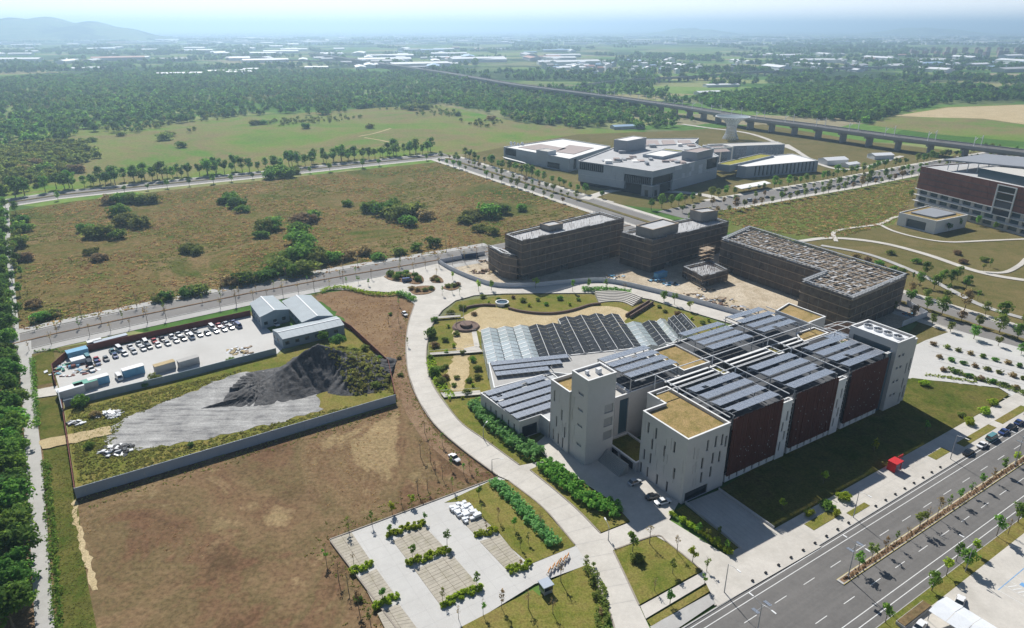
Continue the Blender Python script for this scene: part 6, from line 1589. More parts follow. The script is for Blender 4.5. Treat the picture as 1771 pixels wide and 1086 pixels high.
# avenues
row('street', avenue_a[1:], 7.0, 1.75, 'dark round street tree on the far side of the upper avenue, %s from the lane', 'trees along the upper avenue', 1.2, .10, 19, leaf='leaf_dark', limit=95)
row('street', avenue_a[2:], 8, 1.7, 'dark round street tree in the second line behind the upper avenue, %s from the lane', 'trees along the upper avenue', 2.0, .22, 29, leaf='leaf_dark', limit=95)
row('street', avenue_a[1:], 16, .95, 'street tree on the near side of the upper avenue, %s from the lane', 'trees along the upper avenue', 2, .35, -17)
row('street', [avenue_b[0].lerp(avenue_b[1], .03), avenue_b[1]], 9, 1.15, 'street tree on the complex side of the straight avenue, %s from the upper corner', 'trees along the straight avenue', 1.0, .08, 17)
row('street', [avenue_b[0].lerp(avenue_b[1], .03), avenue_b[1]], 9.5, .8, 'small street tree in the median of the straight avenue, %s from the upper corner', 'trees along the straight avenue', .5, .1, 0, leaf='leaf_olive')
row('street', [avenue_b[0].lerp(avenue_b[1], .03), avenue_b[1]], 12, .8, 'street tree on the scrub side of the straight avenue, %s from the upper corner', 'trees along the straight avenue', 1, .2, -16, leaf='leaf_olive')
b2 = [P(1545, 519), P(1800, 600)]
row('street', b2, 8.0, 1.0, 'olive street tree between park and avenue, %s from the scaffolding', 'trees along the park avenue', .9, .05, 15, leaf='leaf_olive')
row('street', b2, 7.5, .95, 'olive street tree in the park avenue median, %s from the scaffolding', 'trees along the park avenue', .5, .1, 0, leaf='leaf_olive')
row('street', b2, 8.5, .9, 'olive street tree on the white court side of the park avenue, %s from the scaffolding', 'trees along the park avenue', .9, .1, -15, leaf='leaf_olive')
row('street', avenue_c, 8.5, 1.05, 'street tree in front of the exhibition complex, %s from the avenue crossing', 'trees along the exhibition avenue', 1.2, .08, 17)
row('street', avenue_c, 9.5, .95, 'street tree on the field side of the exhibition avenue, %s from the crossing', 'trees along the exhibition avenue', 1.2, .12, -17, leaf='leaf_olive')
row('street', avenue_c, 11, .7, 'small street tree in the middle of the exhibition avenue, %s from the crossing', 'trees along the exhibition avenue', .6, .2, 0, leaf='leaf_olive')
for key, off, txt in (('bare', 11.3, 'bare slender tree on the field side of the middle road, %s from the lane'), ('bare', -11.4, 'bare slender tree on the yard side of the middle road, %s from the lane')):
    row(key, [P(40, 592)] + avenue_d[1:7], 7.4, 1.05, txt, 'bare trees along the middle road', .5, .06, off)
row('slim', [P(60, 588)] + avenue_d[1:6], 8.2, .9, 'thin sapling in the median of the middle road, %s from the lane', 'bare trees along the middle road', .2, .15, 0)
# the front road
for i, (s_, k, sc) in enumerate(((1.5, 'young', 1.15), (6.5, 'young', 1.1), (12, 'slim', .95), (17, 'slim', .8), (22, 'bare', .6), (27.5, 'young', 1.25), (31, 'bare', .9), (36, 'slim', 1.2), (41, 'slim', .9), (47, 'young', .9), (53, 'slim', 1.0), (59, 'young', .9), (65, 'slim', .9), (71, 'young', 1.0), (79, 'lime', 1.0), (86, 'young', 1.0), (94, 'slim', 1.0))):
    plant(k, RF.w(s_, -1.75), sc, '%s tree from the kerb nose on the front road median' % ORD[i], 'trees on the front road median', .54)
zv = Z(1471, 800, 3.797)
for i, (x, y, k, sc) in enumerate(((225, 1058, 'young', 1.25), (530, 850, 'street', .68), (625, 750, 'lime', 1.1), (755, 705, 'street', .78), (690, 655, 'young', 1.1), (815, 610, 'lime', 1.0), (955, 490, 'young', 1.35), (1095, 400, 'street', .85), (1030, 480, 'bare', .8), (1180, 330, 'street', .8))):
    p = P(*zv([(x, y)])[0]); plant(k, p, sc, '%s tree from the planter box along the car park verge' % ORD[i], 'trees on the car park verge', .44)
for x, y, k, sc, lab in ((1352, 884, 'lime', .9, 'thin pale young tree in the shaded lawn nearest the garage ramp'), (1423, 838, 'lime', 1.0, 'bright young tree in the middle of the shaded laboratory lawn'), (1510, 784, 'lime', 1.0, 'bright young tree in the shaded lawn beyond the red shelter'), (1600, 752, 'young', .9, 'dim young tree at the far edge of the building shadow'),
                         (1398, 893, 'bushg', .42, 'leafy green bush at the pavement edge by the ramp'), (1430, 880, 'bush', .6, 'dark rounded bush in the pavement planting strip'), (1458, 866, 'bushg', .55, 'yellow-green bush beside the bent street lamp'), (1446, 893, 'bushg', .35, 'small low bush by the parked motorcycles'),
                         (1675, 735, 'bushg', .5, 'sunny bush at the corner of the front lawn'), (1700, 716, 'bushg', .55, 'sunny shrub clump between lawn and kerbside cars'), (1715, 700, 'bushg', .5, 'bright shrub clump at the lawn tip'), (1598, 668, 'bushg', .5, 'bright green shrub at the foot of the plant tower'), (1662, 722, 'bush', .35, 'low olive shrub near the edge of the tower shadow')):
    plant(k, P(x, y), sc, lab, 'plants round the front lawn', .44, 'leaf_lime' if k == 'bushg' else None)
zw = Z(1180, 800, 3.797)
for i, (x, y) in enumerate(((105, 480), (165, 520), (240, 500), (290, 590))): plant('young', P(*zw([(x, y)])[0]), .7, '%s small tree in the green strip beside the garage ramp' % ORD[i], 'plants beside the garage ramp', .47)
row('shrub', PP([(1160, 893), (1262, 962)]), 1.3, .9, 'low lime shrub in the strip beside the garage ramp, %s from the building', 'plants beside the garage ramp', .2, 0, .4, .46)
# planted island and lower lawns
for x, y, k, sc, lab in ((600, 400, 'young', 1.3, 'spreading thin-leaved tree at the promenade corner of the planted island'), (755, 330, 'bare', 1.0, 'bare tree at the top of the planted island'), (1005, 410, 'bare', .9, 'bare tree on the drive side of the planted island'), (1145, 500, 'lime', 1.0, 'bright young palm-like tree on the drive side of the planted island'), (965, 600, 'young', .9, 'young tree at the lower edge of the planted island'),
                         (1275, 580, 'slim', .9, 'dark sapling at the tip of the planted island'), (1250, 720, 'slim', .9, 'sapling in the grass strip beside the apron'), (940, 880, 'young', .9, 'young tree in the grass strip below the planted island'), (800, 760, 'bare', .7, 'bare sapling at the lower side of the planted island'), (640, 480, 'bush', .5, 'dark low bush on the planted island')):
    plant(k, P(*z5([(x, y)])[0]), sc, lab, 'plants on the promenade islands', .45)
zp = Z(540, 780, 3.28)
for i, (x, y, k, sc) in enumerate(((210, 470, 'slim', 1.0), (340, 425, 'slim', .9), (455, 365, 'lime', .9), (565, 315, 'lime', .9), (505, 300, 'bare', .7), (655, 225, 'bare', .8), (600, 245, 'bare', .9), (740, 160, 'bare', .8), (795, 225, 'slim', .8), (860, 135, 'slim', .8), (935, 175, 'slim', .8), (700, 130, 'bare', .7))):
    plant(k, P(*zp([(x, y)])[0]), sc, '%s sapling counted along the field edge of the car park' % ORD[i], 'saplings at the car park edge', .1)
for i, (x, y, k, sc) in enumerate(((80, 635, 'slim', 1.0), (150, 735, 'bare', .9), (205, 790, 'bare', .8), (265, 900, 'slim', 1.1), (260, 850, 'bush', .3), (330, 980, 'slim', 1.0), (235, 640, 'bare', .6))):
    plant(k, P(*zp([(x, y)])[0]), sc, '%s sapling down the brown field side of the car park' % ORD[i], 'saplings at the car park edge', .1)
for i, (x, y, k, sc) in enumerate(((440, 480, 'young', .7), (570, 620, 'young', .85), (765, 540, 'young', .9), (935, 770, 'young', .8), (740, 860, 'slim', .8), (400, 850, 'young', .8), (640, 410, 'young', .6), (990, 460, 'slim', .6), (1180, 670, 'slim', .7))):
    plant(k, P(*zp([(x, y)])[0]), sc, '%s small tree among the lime hedges of the car park' % ORD[i], 'trees among the car park hedges', .4)
for i, (x, y, k, sc) in enumerate(((945, 270, 'young', .8), (1055, 400, 'slim', .8), (1145, 450, 'young', .8), (1225, 530, 'slim', .8), (1180, 560, 'slim', .7), (1295, 440, 'bare', .8), (960, 360, 'slim', .6))):
    plant(k, P(*zp([(x, y)])[0]), sc, '%s sapling on the hedge lawn beside the white pallets' % ORD[i], 'saplings on the hedge lawn', .44)
for i, (x, y, k, sc) in enumerate(((1075, 900, 'slim', 1.0), (970, 940, 'slim', .9), (1225, 900, 'bare', .9), (1410, 750, 'bare', 1.0), (1550, 700, 'slim', 1.0), (1365, 930, 'bare', .8), (1590, 760, 'bush', .3), (1610, 840, 'bush', .32), (1640, 930, 'bush', .3), (830, 960, 'bare', .6))):
    plant(k, P(*zp([(x, y)])[0]), sc, '%s plant on the lower lawn beside the guard booth' % ORD[i], 'plants on the lower lawn', .44)
for i, (x, y, k, sc) in enumerate(((727, 790, 'bare', 1.0), (745, 800, 'bare', .9), (765, 770, 'slim', .9), (690, 560, 'bare', .9), (735, 750, 'bare', .8), (672, 560, 'bare', .8), (690, 530, 'slim', .8), (705, 600, 'slim', .8), (690, 620, 'bush', .35), (693, 650, 'bush', .3), (675, 545, 'bush', .3), (780, 812, 'slim', .8), (812, 815, 'slim', .7))):
    plant(k, P(x, y), sc, '%s plant on the bare ground inside the promenade curve' % ORD[i], 'plants inside the promenade curve', .08)
# garden and plaza
for x, y, k, sc, lab in ((744, 582, 'bushg', .85, 'dense green tree-like bush beside the promenade bend'), (752, 556, 'bushg', .5, 'small green bush at the head of the first footbridge'), (752, 600, 'bush', .55, 'olive bush between the two footbridges'), (745, 622, 'bush', .45, 'low olive bush near the glasshouse footbridge'), (752, 648, 'bushg', .7, 'bright leafy clump below the glasshouse footbridge'), (762, 664, 'bushg', .6, 'bright leafy clump lower down the garden slope'), (770, 636, 'bush', .4, 'small dark bush on the garden slope'),
                         (828, 505, 'lime', 1.2, 'bright young tree at the plaza corner by the hoarding'), (850, 503, 'young', 1.2, 'tall young tree before the white hoarding, beside the bright one'), (926, 500, 'lime', 1.4, 'bright spreading tree before the white hoarding'), (990, 505, 'young', 1.3, 'young tree before the hoarding near the stone tiers'), (1018, 502, 'young', 1.2, 'slim leafy tree above the stone tiers'), (1048, 503, 'young', 1.1, 'leafy tree at the hedge behind the stone tiers'), (1080, 508, 'bare', .9, 'bare small tree behind the stone tiers'),
                         (1148, 522, 'street', .7, 'tree before the hoarding past the stone tiers'), (1166, 528, 'young', 1.2, 'slender tree further along the hoarding path'), (1193, 538, 'lime', 1.2, 'young tree near the end of the hoarding path'), (875, 530, 'bush', .3, 'dark low bush on the lawn bank beside the basin'), (905, 522, 'bush', .5, 'dark spreading bush in the middle of the lawn bank'), (930, 520, 'bush', .35, 'dark small bush on the right of the lawn bank'), (1000, 520, 'bush', .35, 'dark bush at the foot of the lawn bank'),
                         (800, 535, 'bush', .6, 'olive bush at the top of the garden, by the mast mound'), (780, 545, 'bush', .6, 'broad olive bush between promenade and mast mound'), (820, 545, 'bush', .4, 'dark bush right behind the mast mound'), (818, 625, 'bushg', .4, 'green bush against the glasshouse landing'), (812, 660, 'bush', .4, 'olive bush before the low annex'), (790, 655, 'bush', .3, 'small bush in the sandy garden corner'),
                         (765, 512, 'slim', .9, 'sapling at the inner edge of the plaza'), (782, 508, 'slim', .9, 'second sapling at the inner edge of the plaza'), (795, 512, 'slim', .9, 'third sapling at the inner edge of the plaza'), (755, 480, 'bare', .8, 'bare tree in the small round plaza bed'), (783, 485, 'lime', .9, 'lime young tree in the small plaza bed'), (620, 492, 'young', .8, 'young tree on the plaza near the middle road'), (637, 495, 'young', .8, 'leafy young tree on the plaza beside the hedge'), (600, 495, 'slim', .8, 'thin sapling on the plaza near the middle road')):
    plant(k, P(x, y), sc, lab, 'garden plants', .42 if y < 515 else .1)
def oval(px, name='plant_bed'):
    q = smooth_line(PP(px + px[:1]), 5)[:-1]; slab(name, q, .3, .62, M['soil'])
oval([(664, 480), (680, 472), (705, 472), (728, 478), (733, 488), (722, 493), (700, 490), (675, 486)])
oval([(707, 503), (722, 497), (745, 496), (753, 501), (742, 509), (718, 511)])
oval([(744, 484), (752, 477), (764, 483), (766, 490), (748, 490)])
oval([(764, 500), (775, 494), (792, 494), (793, 500), (780, 504)])
for i, (x, y) in enumerate(((676, 478), (690, 480), (705, 483), (718, 482), (725, 487), (702, 478), (686, 484))): plant('bushg', P(x, y), .62, '%s green shrub of the large oval plaza bed' % ORD[i], 'shrubs in the plaza beds', .6)
for i, (x, y) in enumerate(((712, 502), (722, 505), (735, 505), (746, 502), (753, 483), (757, 488), (748, 486), (775, 498), (785, 497), (792, 495))): plant('bush', P(x, y), .45, '%s low shrub of the small plaza beds' % ORD[i], 'shrubs in the plaza beds', .6)
for i, (x, y) in enumerate(((775, 566), (790, 580), (770, 590), (785, 600), (800, 612), (826, 640), (818, 668), (770, 655), (785, 668), (800, 690), (808, 682), (826, 655), (772, 612), (762, 640), (835, 515), (845, 524), (862, 520), (888, 516), (915, 530), (945, 528), (968, 518), (985, 528), (1150, 540), (1172, 545), (1195, 552), (1215, 560), (1140, 532), (1225, 556))):
    plant('bush' if i % 3 else 'shrub', P(x, y), rnd.uniform(.3, .5) * (1 if i % 3 else 2.2), '%s small shrub of the garden between promenade and glasshouse' % ORD[i], 'small garden shrubs', .1)
# park
for i, (x, y) in enumerate(((1628, 490), (1645, 492), (1655, 485), (1600, 478), (1615, 500), (1590, 495), (1670, 500), (1700, 470), (1712, 462), (1578, 488), (1640, 505), (1605, 515), (1690, 520))): plant('street' if i < 7 else 'young', P(x, y), 1.0, '%s park tree near the white winding path' % ORD[i], 'trees in the park', .1, 'leaf_mid' if i < 5 else None)
for i, (x, y) in enumerate(((1545, 468), (1560, 472), (1500, 452), (1520, 458), (1480, 446), (1585, 455), (1540, 440), (1655, 440), (1665, 455), (1702, 452))): plant('bush', P(x, y), .7, '%s low bush along the park paths' % ORD[i], 'bushes in the park', .1)
for i, (x, y, s_) in enumerate(((1655, 395, 1.0), (1640, 402, .8), (1690, 390, .8), (1720, 398, .7), (1450, 322, 1.0), (1475, 318, .9), (1505, 312, 1.1), (1530, 308, 1.0), (1560, 300, 1.0), (1575, 342, .9))): plant('street', P(x, y), s_, '%s leafy tree in front of the brown office block' % ORD[i], 'trees round the office block', .1)
for i in range(26):
    c, r = i % 9, i // 9; x, y = 1615 + c * 21 + r * 8, 598 + r * 22 + c * 5.4
    plant('shrub', P(x, y), 1.5, '%s dark shrub square in the white paved court' % ORD[i], 'shrubs in the white court', .38, 'leaf_mid' if i % 3 else 'leaf_dry', .6)
# scrub bushes
BZ = {}
for i, (x, y, s_, k) in enumerate(((190, 352, 1.5, 'bush'), (215, 350, 2.0, 'bush'), (240, 350, 1.9, 'bush'), (262, 350, 1.5, 'bush'), (205, 372, 1.5, 'bushg'), (218, 388, 1.7, 'bush'), (245, 392, 1.5, 'bushg'), (165, 410, 1.5, 'bushg'), (185, 408, 1.4, 'bushg'), (150, 400, 1.2, 'bush'), (205, 412, 1.1, 'bushg'), (398, 350, 1.6, 'bushg'), (412, 358, 1.5, 'bushg'), (420, 366, 1.1, 'bush'), (385, 352, 1.0, 'bushg'),
                               (455, 400, 1.5, 'bushg'), (470, 396, 1.6, 'bushg'), (452, 410, 1.1, 'bush'), (525, 385, 1.8, 'bush'), (540, 378, 1.5, 'bush'), (520, 405, 1.7, 'bushg'), (515, 420, 1.7, 'bushg'), (535, 425, 1.4, 'bushg'), (328, 435, 1.3, 'bush'), (338, 438, 1.0, 'bush'), (172, 450, 1.0, 'bush'), (160, 440, .9, 'bush'),
                               (665, 372, 1.8, 'bushg'), (690, 378, 2.2, 'bushg'), (715, 372, 2.0, 'bush'), (640, 366, 1.6, 'bushg'), (705, 390, 1.3, 'bushg'), (735, 378, 1.4, 'bush'), (680, 360, 1.3, 'bushg'), (600, 356, 1.0, 'bush'), (820, 378, 1.6, 'bush'), (845, 374, 1.8, 'bushg'), (870, 370, 1.3, 'bushg'), (805, 385, 1.3, 'bush'), (900, 364, 1.0, 'bushg'),
                               (500, 455, 1.7, 'bushg'), (525, 452, 1.9, 'bushg'), (550, 455, 1.6, 'bushg'), (575, 452, 1.3, 'bush'), (480, 470, 1.6, 'bushg'), (505, 475, 1.5, 'bush'), (530, 472, 1.5, 'bushg'), (420, 490, 1.2, 'bushg'), (400, 492, 1.1, 'bush'), (440, 488, 1.1, 'bush'), (460, 484, 1.2, 'bushg'), (345, 508, 1.1, 'bushg'), (320, 512, 1.0, 'bushg'), (290, 518, .9, 'bushg'), (275, 522, .8, 'bush'),
                               (600, 448, 1.1, 'bush'), (630, 440, 1.1, 'bush'), (655, 448, .9, 'bush'), (690, 440, 1.0, 'bush'), (720, 432, .9, 'bushg'), (750, 425, 1.0, 'bushg'), (830, 400, 1.1, 'bush'), (850, 405, 1.0, 'bushg'), (40, 400, 1.3, 'bushg'), (35, 425, 1.3, 'bushg'), (42, 450, 1.2, 'bush'), (38, 385, 1.1, 'bushg'), (70, 555, .9, 'bushg'), (90, 548, .8, 'bush'), (60, 530, .8, 'lime' if False else 'bush'),
                               (480, 302, 1.9, 'bushg'), (495, 306, 1.8, 'bushg'), (470, 308, 1.6, 'bushg'), (510, 300, 1.5, 'bush'), (285, 242, 1.9, 'bush'), (290, 236, 1.6, 'bush'), (312, 255, 1.4, 'bushg'), (440, 216, 1.6, 'bush'), (455, 215, 1.5, 'bush'), (530, 222, 1.4, 'bushg'), (640, 222, 1.3, 'bush'), (715, 190, 2.4, 'bush'), (735, 189, 2.2, 'bush'), (700, 188, 2.0, 'bush'), (790, 200, 1.6, 'bush'), (850, 208, 1.6, 'bush'), (130, 298, 1.8, 'bush'), (110, 296, 1.6, 'bush'), (80, 298, 2.0, 'bush'), (60, 290, 2.0, 'bush'), (45, 300, 1.8, 'bush'), (30, 275, 2.0, 'bush'), (15, 265, 2.2, 'bush'), (185, 308, 1.1, 'bushg'), (160, 245, 1.2, 'bush'), (210, 235, 1.2, 'bush'))):
    zone = 'meadow beyond the upper avenue' if y < 318 or x < 30 else 'scrub field nearest the lane' if x < 300 else 'middle of the scrub field' if x < 590 else 'scrub field towards the straight avenue'
    BZ[zone] = BZ.get(zone, -1) + 1
    plant(k, P(x, y), s_ * 1.35, '%s %s bush in the %s' % (ORD[BZ[zone]], 'green' if k == 'bushg' else 'olive', zone), 'bushes in the scrub and meadow', .05, None, .82)
# yard and slag
for i, (x, y, k, s_) in enumerate(((140, 702, 'bushg', .8), (268, 660, 'bushg', .7), (250, 668, 'bushg', .5), (585, 600, 'bushg', .9), (610, 615, 'bush', .8), (560, 590, 'bushg', .7), (600, 640, 'bushg', .6), (640, 640, 'bush', .7), (650, 670, 'bush', .6), (625, 672, 'bush', .6), (400, 628, 'bushg', .5), (385, 632, 'bush', .4), (155, 775, 'bush', .45), (165, 720, 'bush', .5), (330, 772, 'bushg', .3), (655, 625, 'bushg', .5), (630, 605, 'bush', .6), (595, 660, 'bushg', .6))):
    plant(k, P(x, y), s_, '%s bush in the slag yard, counted from the gate' % ORD[i], 'bushes in the slag yard', .1 if not 540 < x < 600 else 1.5)

# hedges: one long thing each, foliage over a stem line
def hedge(label, px, w, h, leaf, size=.26, dens=26, z=.42, group='hedges', conv=True):
    line = smooth_line(PP(px) if conv else px, 4); o = line[0]; L_ = sum((b - a).length for a, b in zip(line, line[1:])); cl = []; sd = int(o.x * 7 + o.y) & 0xffff; r = random.Random(sd)
    for p, hd in walk(line, .55):
        for _ in range(max(1, round(w / .9))):
            n = Vector((-math.sin(hd), math.cos(hd), 0)) * r.uniform(-w / 2, w / 2); q = p + n - o; rr = r.uniform(.3, .55) * min(1.6, h); cl.append((q.x, q.y, max(.1, h * r.uniform(.35, .95) - rr * .5), rr))
    t = thing('hedge', label, 'hedge', (o.x, o.y, z), 0, group); link('foliage', leaf_mesh('foliage', cl, int(L_ * w * dens), size, sd, .6), M[leaf], t)
    st = MB(o)
    for p, hd in walk(line, 1.4): st.tube([(p.x, p.y, -.05), (p.x, p.y, h * .7)], [.05, .02], 4)
    st.build('stem', M['bark'], t)['kind'] = 'stuff'; return t
hedge('long bank of bluish green tall grasses below the low annex', [(824, 700), (838, 718), (860, 740), (890, 765), (918, 786), (932, 792)], 6.0, 2.7, 'leaf_blue', .40, 34, .1)
hedge('lime fringe of plants at the lower end of the tall grass bank', [(905, 796), (925, 798), (938, 795)], 1.4, .7, 'leaf_lime', .2, 30, .1)
hedge('long bank of green tall grasses between promenade and shaded drive', [(940, 806), (960, 822), (990, 848), (1020, 868), (1050, 885), (1072, 893)], 5.4, 2.4, 'leaf_mid', .40, 34)
hedge('bank of bluish grasses along the hedge lawn beside the car park', zp([(1035, 185), (1090, 240), (1150, 290), (1210, 360), (1270, 430), (1330, 490), (1375, 550)]), 3.2, 1.7, 'leaf_blue', .34, 40)
for lab, a, b in (('lime hedge at the promenade end of the middle stalls', (425, 492), (640, 412)), ('lime hedge between the two middle stall bays', (545, 655), (780, 565)), ('lime hedge at the lower end of the middle stalls', (730, 880), (965, 780)), ('lime hedge between the stall bays on the brown field side', (222, 695), (350, 650)), ('lime hedge at the lower stall bay on the brown field side', (350, 890), (490, 835)), ('lime hedge below the white pallets', (930, 492), (1045, 455)), ('lime hedge at the guard booth end of the stalls', (1118, 690), (1240, 648))):
    hedge(lab, zp([a, ((a[0] + b[0]) / 2, (a[1] + b[1]) / 2), b]), 2.1, 1.0, 'leaf_lime', .26, 95, .4, 'lime hedges of the car park')
hedge('clipped green hedge bordering the reddish field along the plaza', [(556, 506), (585, 499), (620, 505), (650, 511), (690, 510)], 2.4, 1.3, 'leaf_lime', .26, 30)
hedge('thick green hedge end at the corner of plaza and promenade', [(690, 510), (705, 516), (716, 521)], 3.4, 2.0, 'leaf_mid', .3, 30)
hedge('green hedge behind the stone seating tiers', [(1008, 503), (1030, 503), (1060, 505), (1090, 509)], 3.2, 1.8, 'leaf_mid', .3, 30)
hedge('row of young shrubs along the lane, upper stretch', [(57, 622), (61, 680), (66, 740)], 1.6, 1.2, 'leaf_mid', .26, 20, .1)
hedge('row of young shrubs along the lane, lower stretch', [(80, 800), (88, 900), (96, 1000), (102, 1096)], 2.0, 1.3, 'leaf_mid', .26, 18, .1)
hedge('green hedge along the outer side of the rust-red yard fence', [(60, 610), (90, 606), (120, 610), (180, 596), (300, 570), (430, 541)], 1.2, .9, 'leaf_mid', .24, 20, .1)
hedge('lime plants in the strip at the garden edge of the promenade', [(745, 625), (752, 650), (765, 672), (782, 690)], 3.0, 1.2, 'leaf_lime', .26, 24, .1)
hedge('bank of low shrubs along the white court path', [(1640, 640), (1680, 655), (1730, 668), (1790, 690)], 3.0, 1.0, 'leaf_olive', .28, 24, .38)
hedge('narrow green border in front of the white court', [(1600, 650), (1640, 655), (1690, 664)], 2.0, .6, 'leaf_lime', .24, 24, .38)
hedge('low plants filling the front road median', [tuple(RF.w(s_, -1.75)) for s_ in (-4, 20, 60, 120, 200)], 1.0, .45, 'leaf_dry', .2, 22, .54, conv=False)
hedge('shrub border at the right-hand edge of the lower lawn', zp([(1560, 660), (1600, 740), (1640, 830), (1645, 930), (1640, 1040)]), 2.6, 1.2, 'leaf_olive', .28, 24)
for p_ in (L0, ): pass

# uncountable growth: tussocks, weeds, far woods (instanced growth, one object of stuff per kind)
def scatter(name, label, cat, pts, meshes, mat):
    """pts: (x, y, z, scale, rot)"""
    c = bpy.data.collections.new(name + '_source')
    for me in meshes:
        if not me.materials: me.materials.append(mat)
        c.objects.link(bpy.data.objects.new(name + '_source', me))
    a = np.array(pts, float); me = bpy.data.meshes.new(name); me.from_pydata(a[:, :3].tolist(), [], [])
    for nm, col in (('scl', 3), ('rot', 4)):
        at = me.attributes.new(nm, 'FLOAT', 'POINT'); at.data.foreach_set('value', a[:, col].astype(np.float32))
    o = bpy.data.objects.new(name, me); COL.objects.link(o); tag(o, label, cat, None, 'stuff')
    g = bpy.data.node_groups.new(name, 'GeometryNodeTree'); g.interface.new_socket('Geometry', in_out='INPUT', socket_type='NodeSocketGeometry'); g.interface.new_socket('Geometry', in_out='OUTPUT', socket_type='NodeSocketGeometry')
    N = g.nodes.new; i_, o_ = N('NodeGroupInput'), N('NodeGroupOutput'); ip = N('GeometryNodeInstanceOnPoints'); ci = N('GeometryNodeCollectionInfo'); ci.inputs[0].default_value = c; ci.inputs[1].default_value = True; ci.inputs[2].default_value = True
    s1, s2 = N('GeometryNodeInputNamedAttribute'), N('GeometryNodeInputNamedAttribute'); s1.data_type = s2.data_type = 'FLOAT'; s1.inputs[0].default_value = 'scl'; s2.inputs[0].default_value = 'rot'; cx = N('ShaderNodeCombineXYZ')
    ln = g.links.new; ln(i_.outputs[0], ip.inputs['Points']); ln(ci.outputs[0], ip.inputs['Instance']); ip.inputs['Pick Instance'].default_value = True
    ln(s1.outputs[0], ip.inputs['Scale']); ln(s2.outputs[0], cx.inputs[2]); ln(cx.outputs[0], ip.inputs['Rotation']); ln(ip.outputs[0], o_.inputs[0])
    md = o.modifiers.new('growth', 'NODES'); md.node_group = g; return o
def tuft_mesh(seed, n, r, h):
    rr = np.random.default_rng(seed); a = rr.uniform(0, 6.28, n); d = r * np.sqrt(rr.random(n)); x, y = d * np.cos(a), d * np.sin(a); b = rr.uniform(0, 6.28, n); w = rr.uniform(.05, .12, n) * r * 2; hh = h * rr.uniform(.5, 1.2, n); lx, ly = rr.normal(0, .9, n) * h, rr.normal(0, .9, n) * h
    v = np.stack([np.stack([x - w * np.cos(b), y - w * np.sin(b), 0 * x], 1), np.stack([x + w * np.cos(b), y + w * np.sin(b), 0 * x], 1), np.stack([x + lx + w * .5, y + ly, hh], 1), np.stack([x + lx - w * .5, y + ly, hh * .96], 1)], 1).reshape(-1, 3)
    me = bpy.data.meshes.new('tuft'); me.from_pydata(v.tolist(), [], np.arange(4 * n).reshape(n, 4).tolist()); me.update(); return me
def pts_in(poly, n, lo, hi, z=.03, clump=None):
    out = []; w = [(p.x, p.y) for p in poly]
    for q in fill(w, n, rnd):
        if clump and NZ.noise(Vector((q[0] * clump[0], q[1] * clump[0], clump[2]))) < clump[1]: continue
        out.append((q[0], q[1], z, rnd.uniform(lo, hi), rnd.uniform(0, 6.28)))
    return out
scrub_poly = PP([(22, 368), (120, 352), (300, 332), (480, 314), (640, 297), (768, 286), (1000, 360), (1060, 385), (860, 422), (750, 442), (600, 468), (400, 502), (200, 540), (34, 574)])
scrub2 = PP([(1200, 368), (1330, 352), (1450, 334), (1585, 310), (1570, 360), (1540, 386), (1440, 414), (1300, 398)])
scatter('dry_grass', 'tall dry straw grass covering the scrub field', 'grass', pts_in(scrub_poly, 8000, .5, 1.2, .03, (.02, -.12, 3)) + pts_in(scrub2, 1500, .6, 1.3, .03), [leaf_mesh('tuft', ball(400 + i, 8, 1.5, .08, .05, .14, .30), 44, .34, i, .8, .4) for i in range(4)], M['straw'])
scatter('green_grass', 'patches of olive green grass in the scrub field', 'grass', pts_in(scrub_poly, 6500, .5, 1.2, .03, (.02, .02, 9)) + pts_in(scrub2, 1800, .6, 1.3, .03), [leaf_mesh('tuft', ball(420 + i, 8, 1.5, .10, .06, .16, .34), 44, .34, i, .8, .4) for i in range(4)], M['tuft_green'])
dry_poly = PP([(140, 862), (680, 706), (752, 745), (850, 822), (570, 930), (690, 1096), (160, 1096), (130, 880)])
yard_poly = PP([(120, 712), (300, 668), (420, 640), (215, 725), (190, 775), (320, 772), (560, 712), (680, 690), (640, 640), (672, 634), (686, 694), (140, 850)])
lawn_poly = PP([(1260, 855), (1335, 910), (1650, 735), (1735, 688), (1600, 668)])
scatter('weeds', 'low dry weeds dotted over the bare brown field', 'grass', pts_in(dry_poly, 900, .15, .45, .03, (.03, .2, 7)) + pts_in(PP([(560, 512), (690, 515), (700, 600), (690, 680), (610, 560)]), 700, .25, .6, .06), [leaf_mesh('tuft', ball(440 + i, 6, 1.1, .06, .04, .12, .25), 26, .3, i, .8, .4) for i in range(3)], M['straw'])
scatter('lawn_growth', 'rough green grass round the slag yard and on the lawns', 'grass', pts_in(yard_poly, 2600, .3, .9, .1) + pts_in(PP([(78, 790), (118, 775), (150, 1000), (166, 1096), (104, 1096), (90, 900)]), 900, .15, .35, .06), [leaf_mesh('tuft', ball(460 + i, 6, 1.1, .08, .05, .14, .3), 34, .3, i, .8, .4) for i in range(3)], M['tuft_green'])
edge_pts = []
for line in (PP([(752, 745), (800, 788), (855, 828), (700, 880), (570, 935), (640, 1030), (690, 1096)]), PP([(712, 535), (700, 600), (702, 660), (722, 700), (752, 745)]), PP([(140, 866), (300, 822), (500, 762), (684, 708)])):
    for p, h in walk(line, .45):
        for _ in range(2): edge_pts.append((p.x + rnd.gauss(0, 2.4), p.y + rnd.gauss(0, 2.4), .05, rnd.uniform(.2, .55), rnd.uniform(0, 6.28)))
scatter('border_weeds', 'green weeds fringing the bare brown field', 'grass', edge_pts, [leaf_mesh('tuft', ball(480 + i, 6, 1.1, .08, .05, .14, .3), 30, .3, i, .8, .4) for i in range(3)], M['tuft_green'])
heap_pts = []
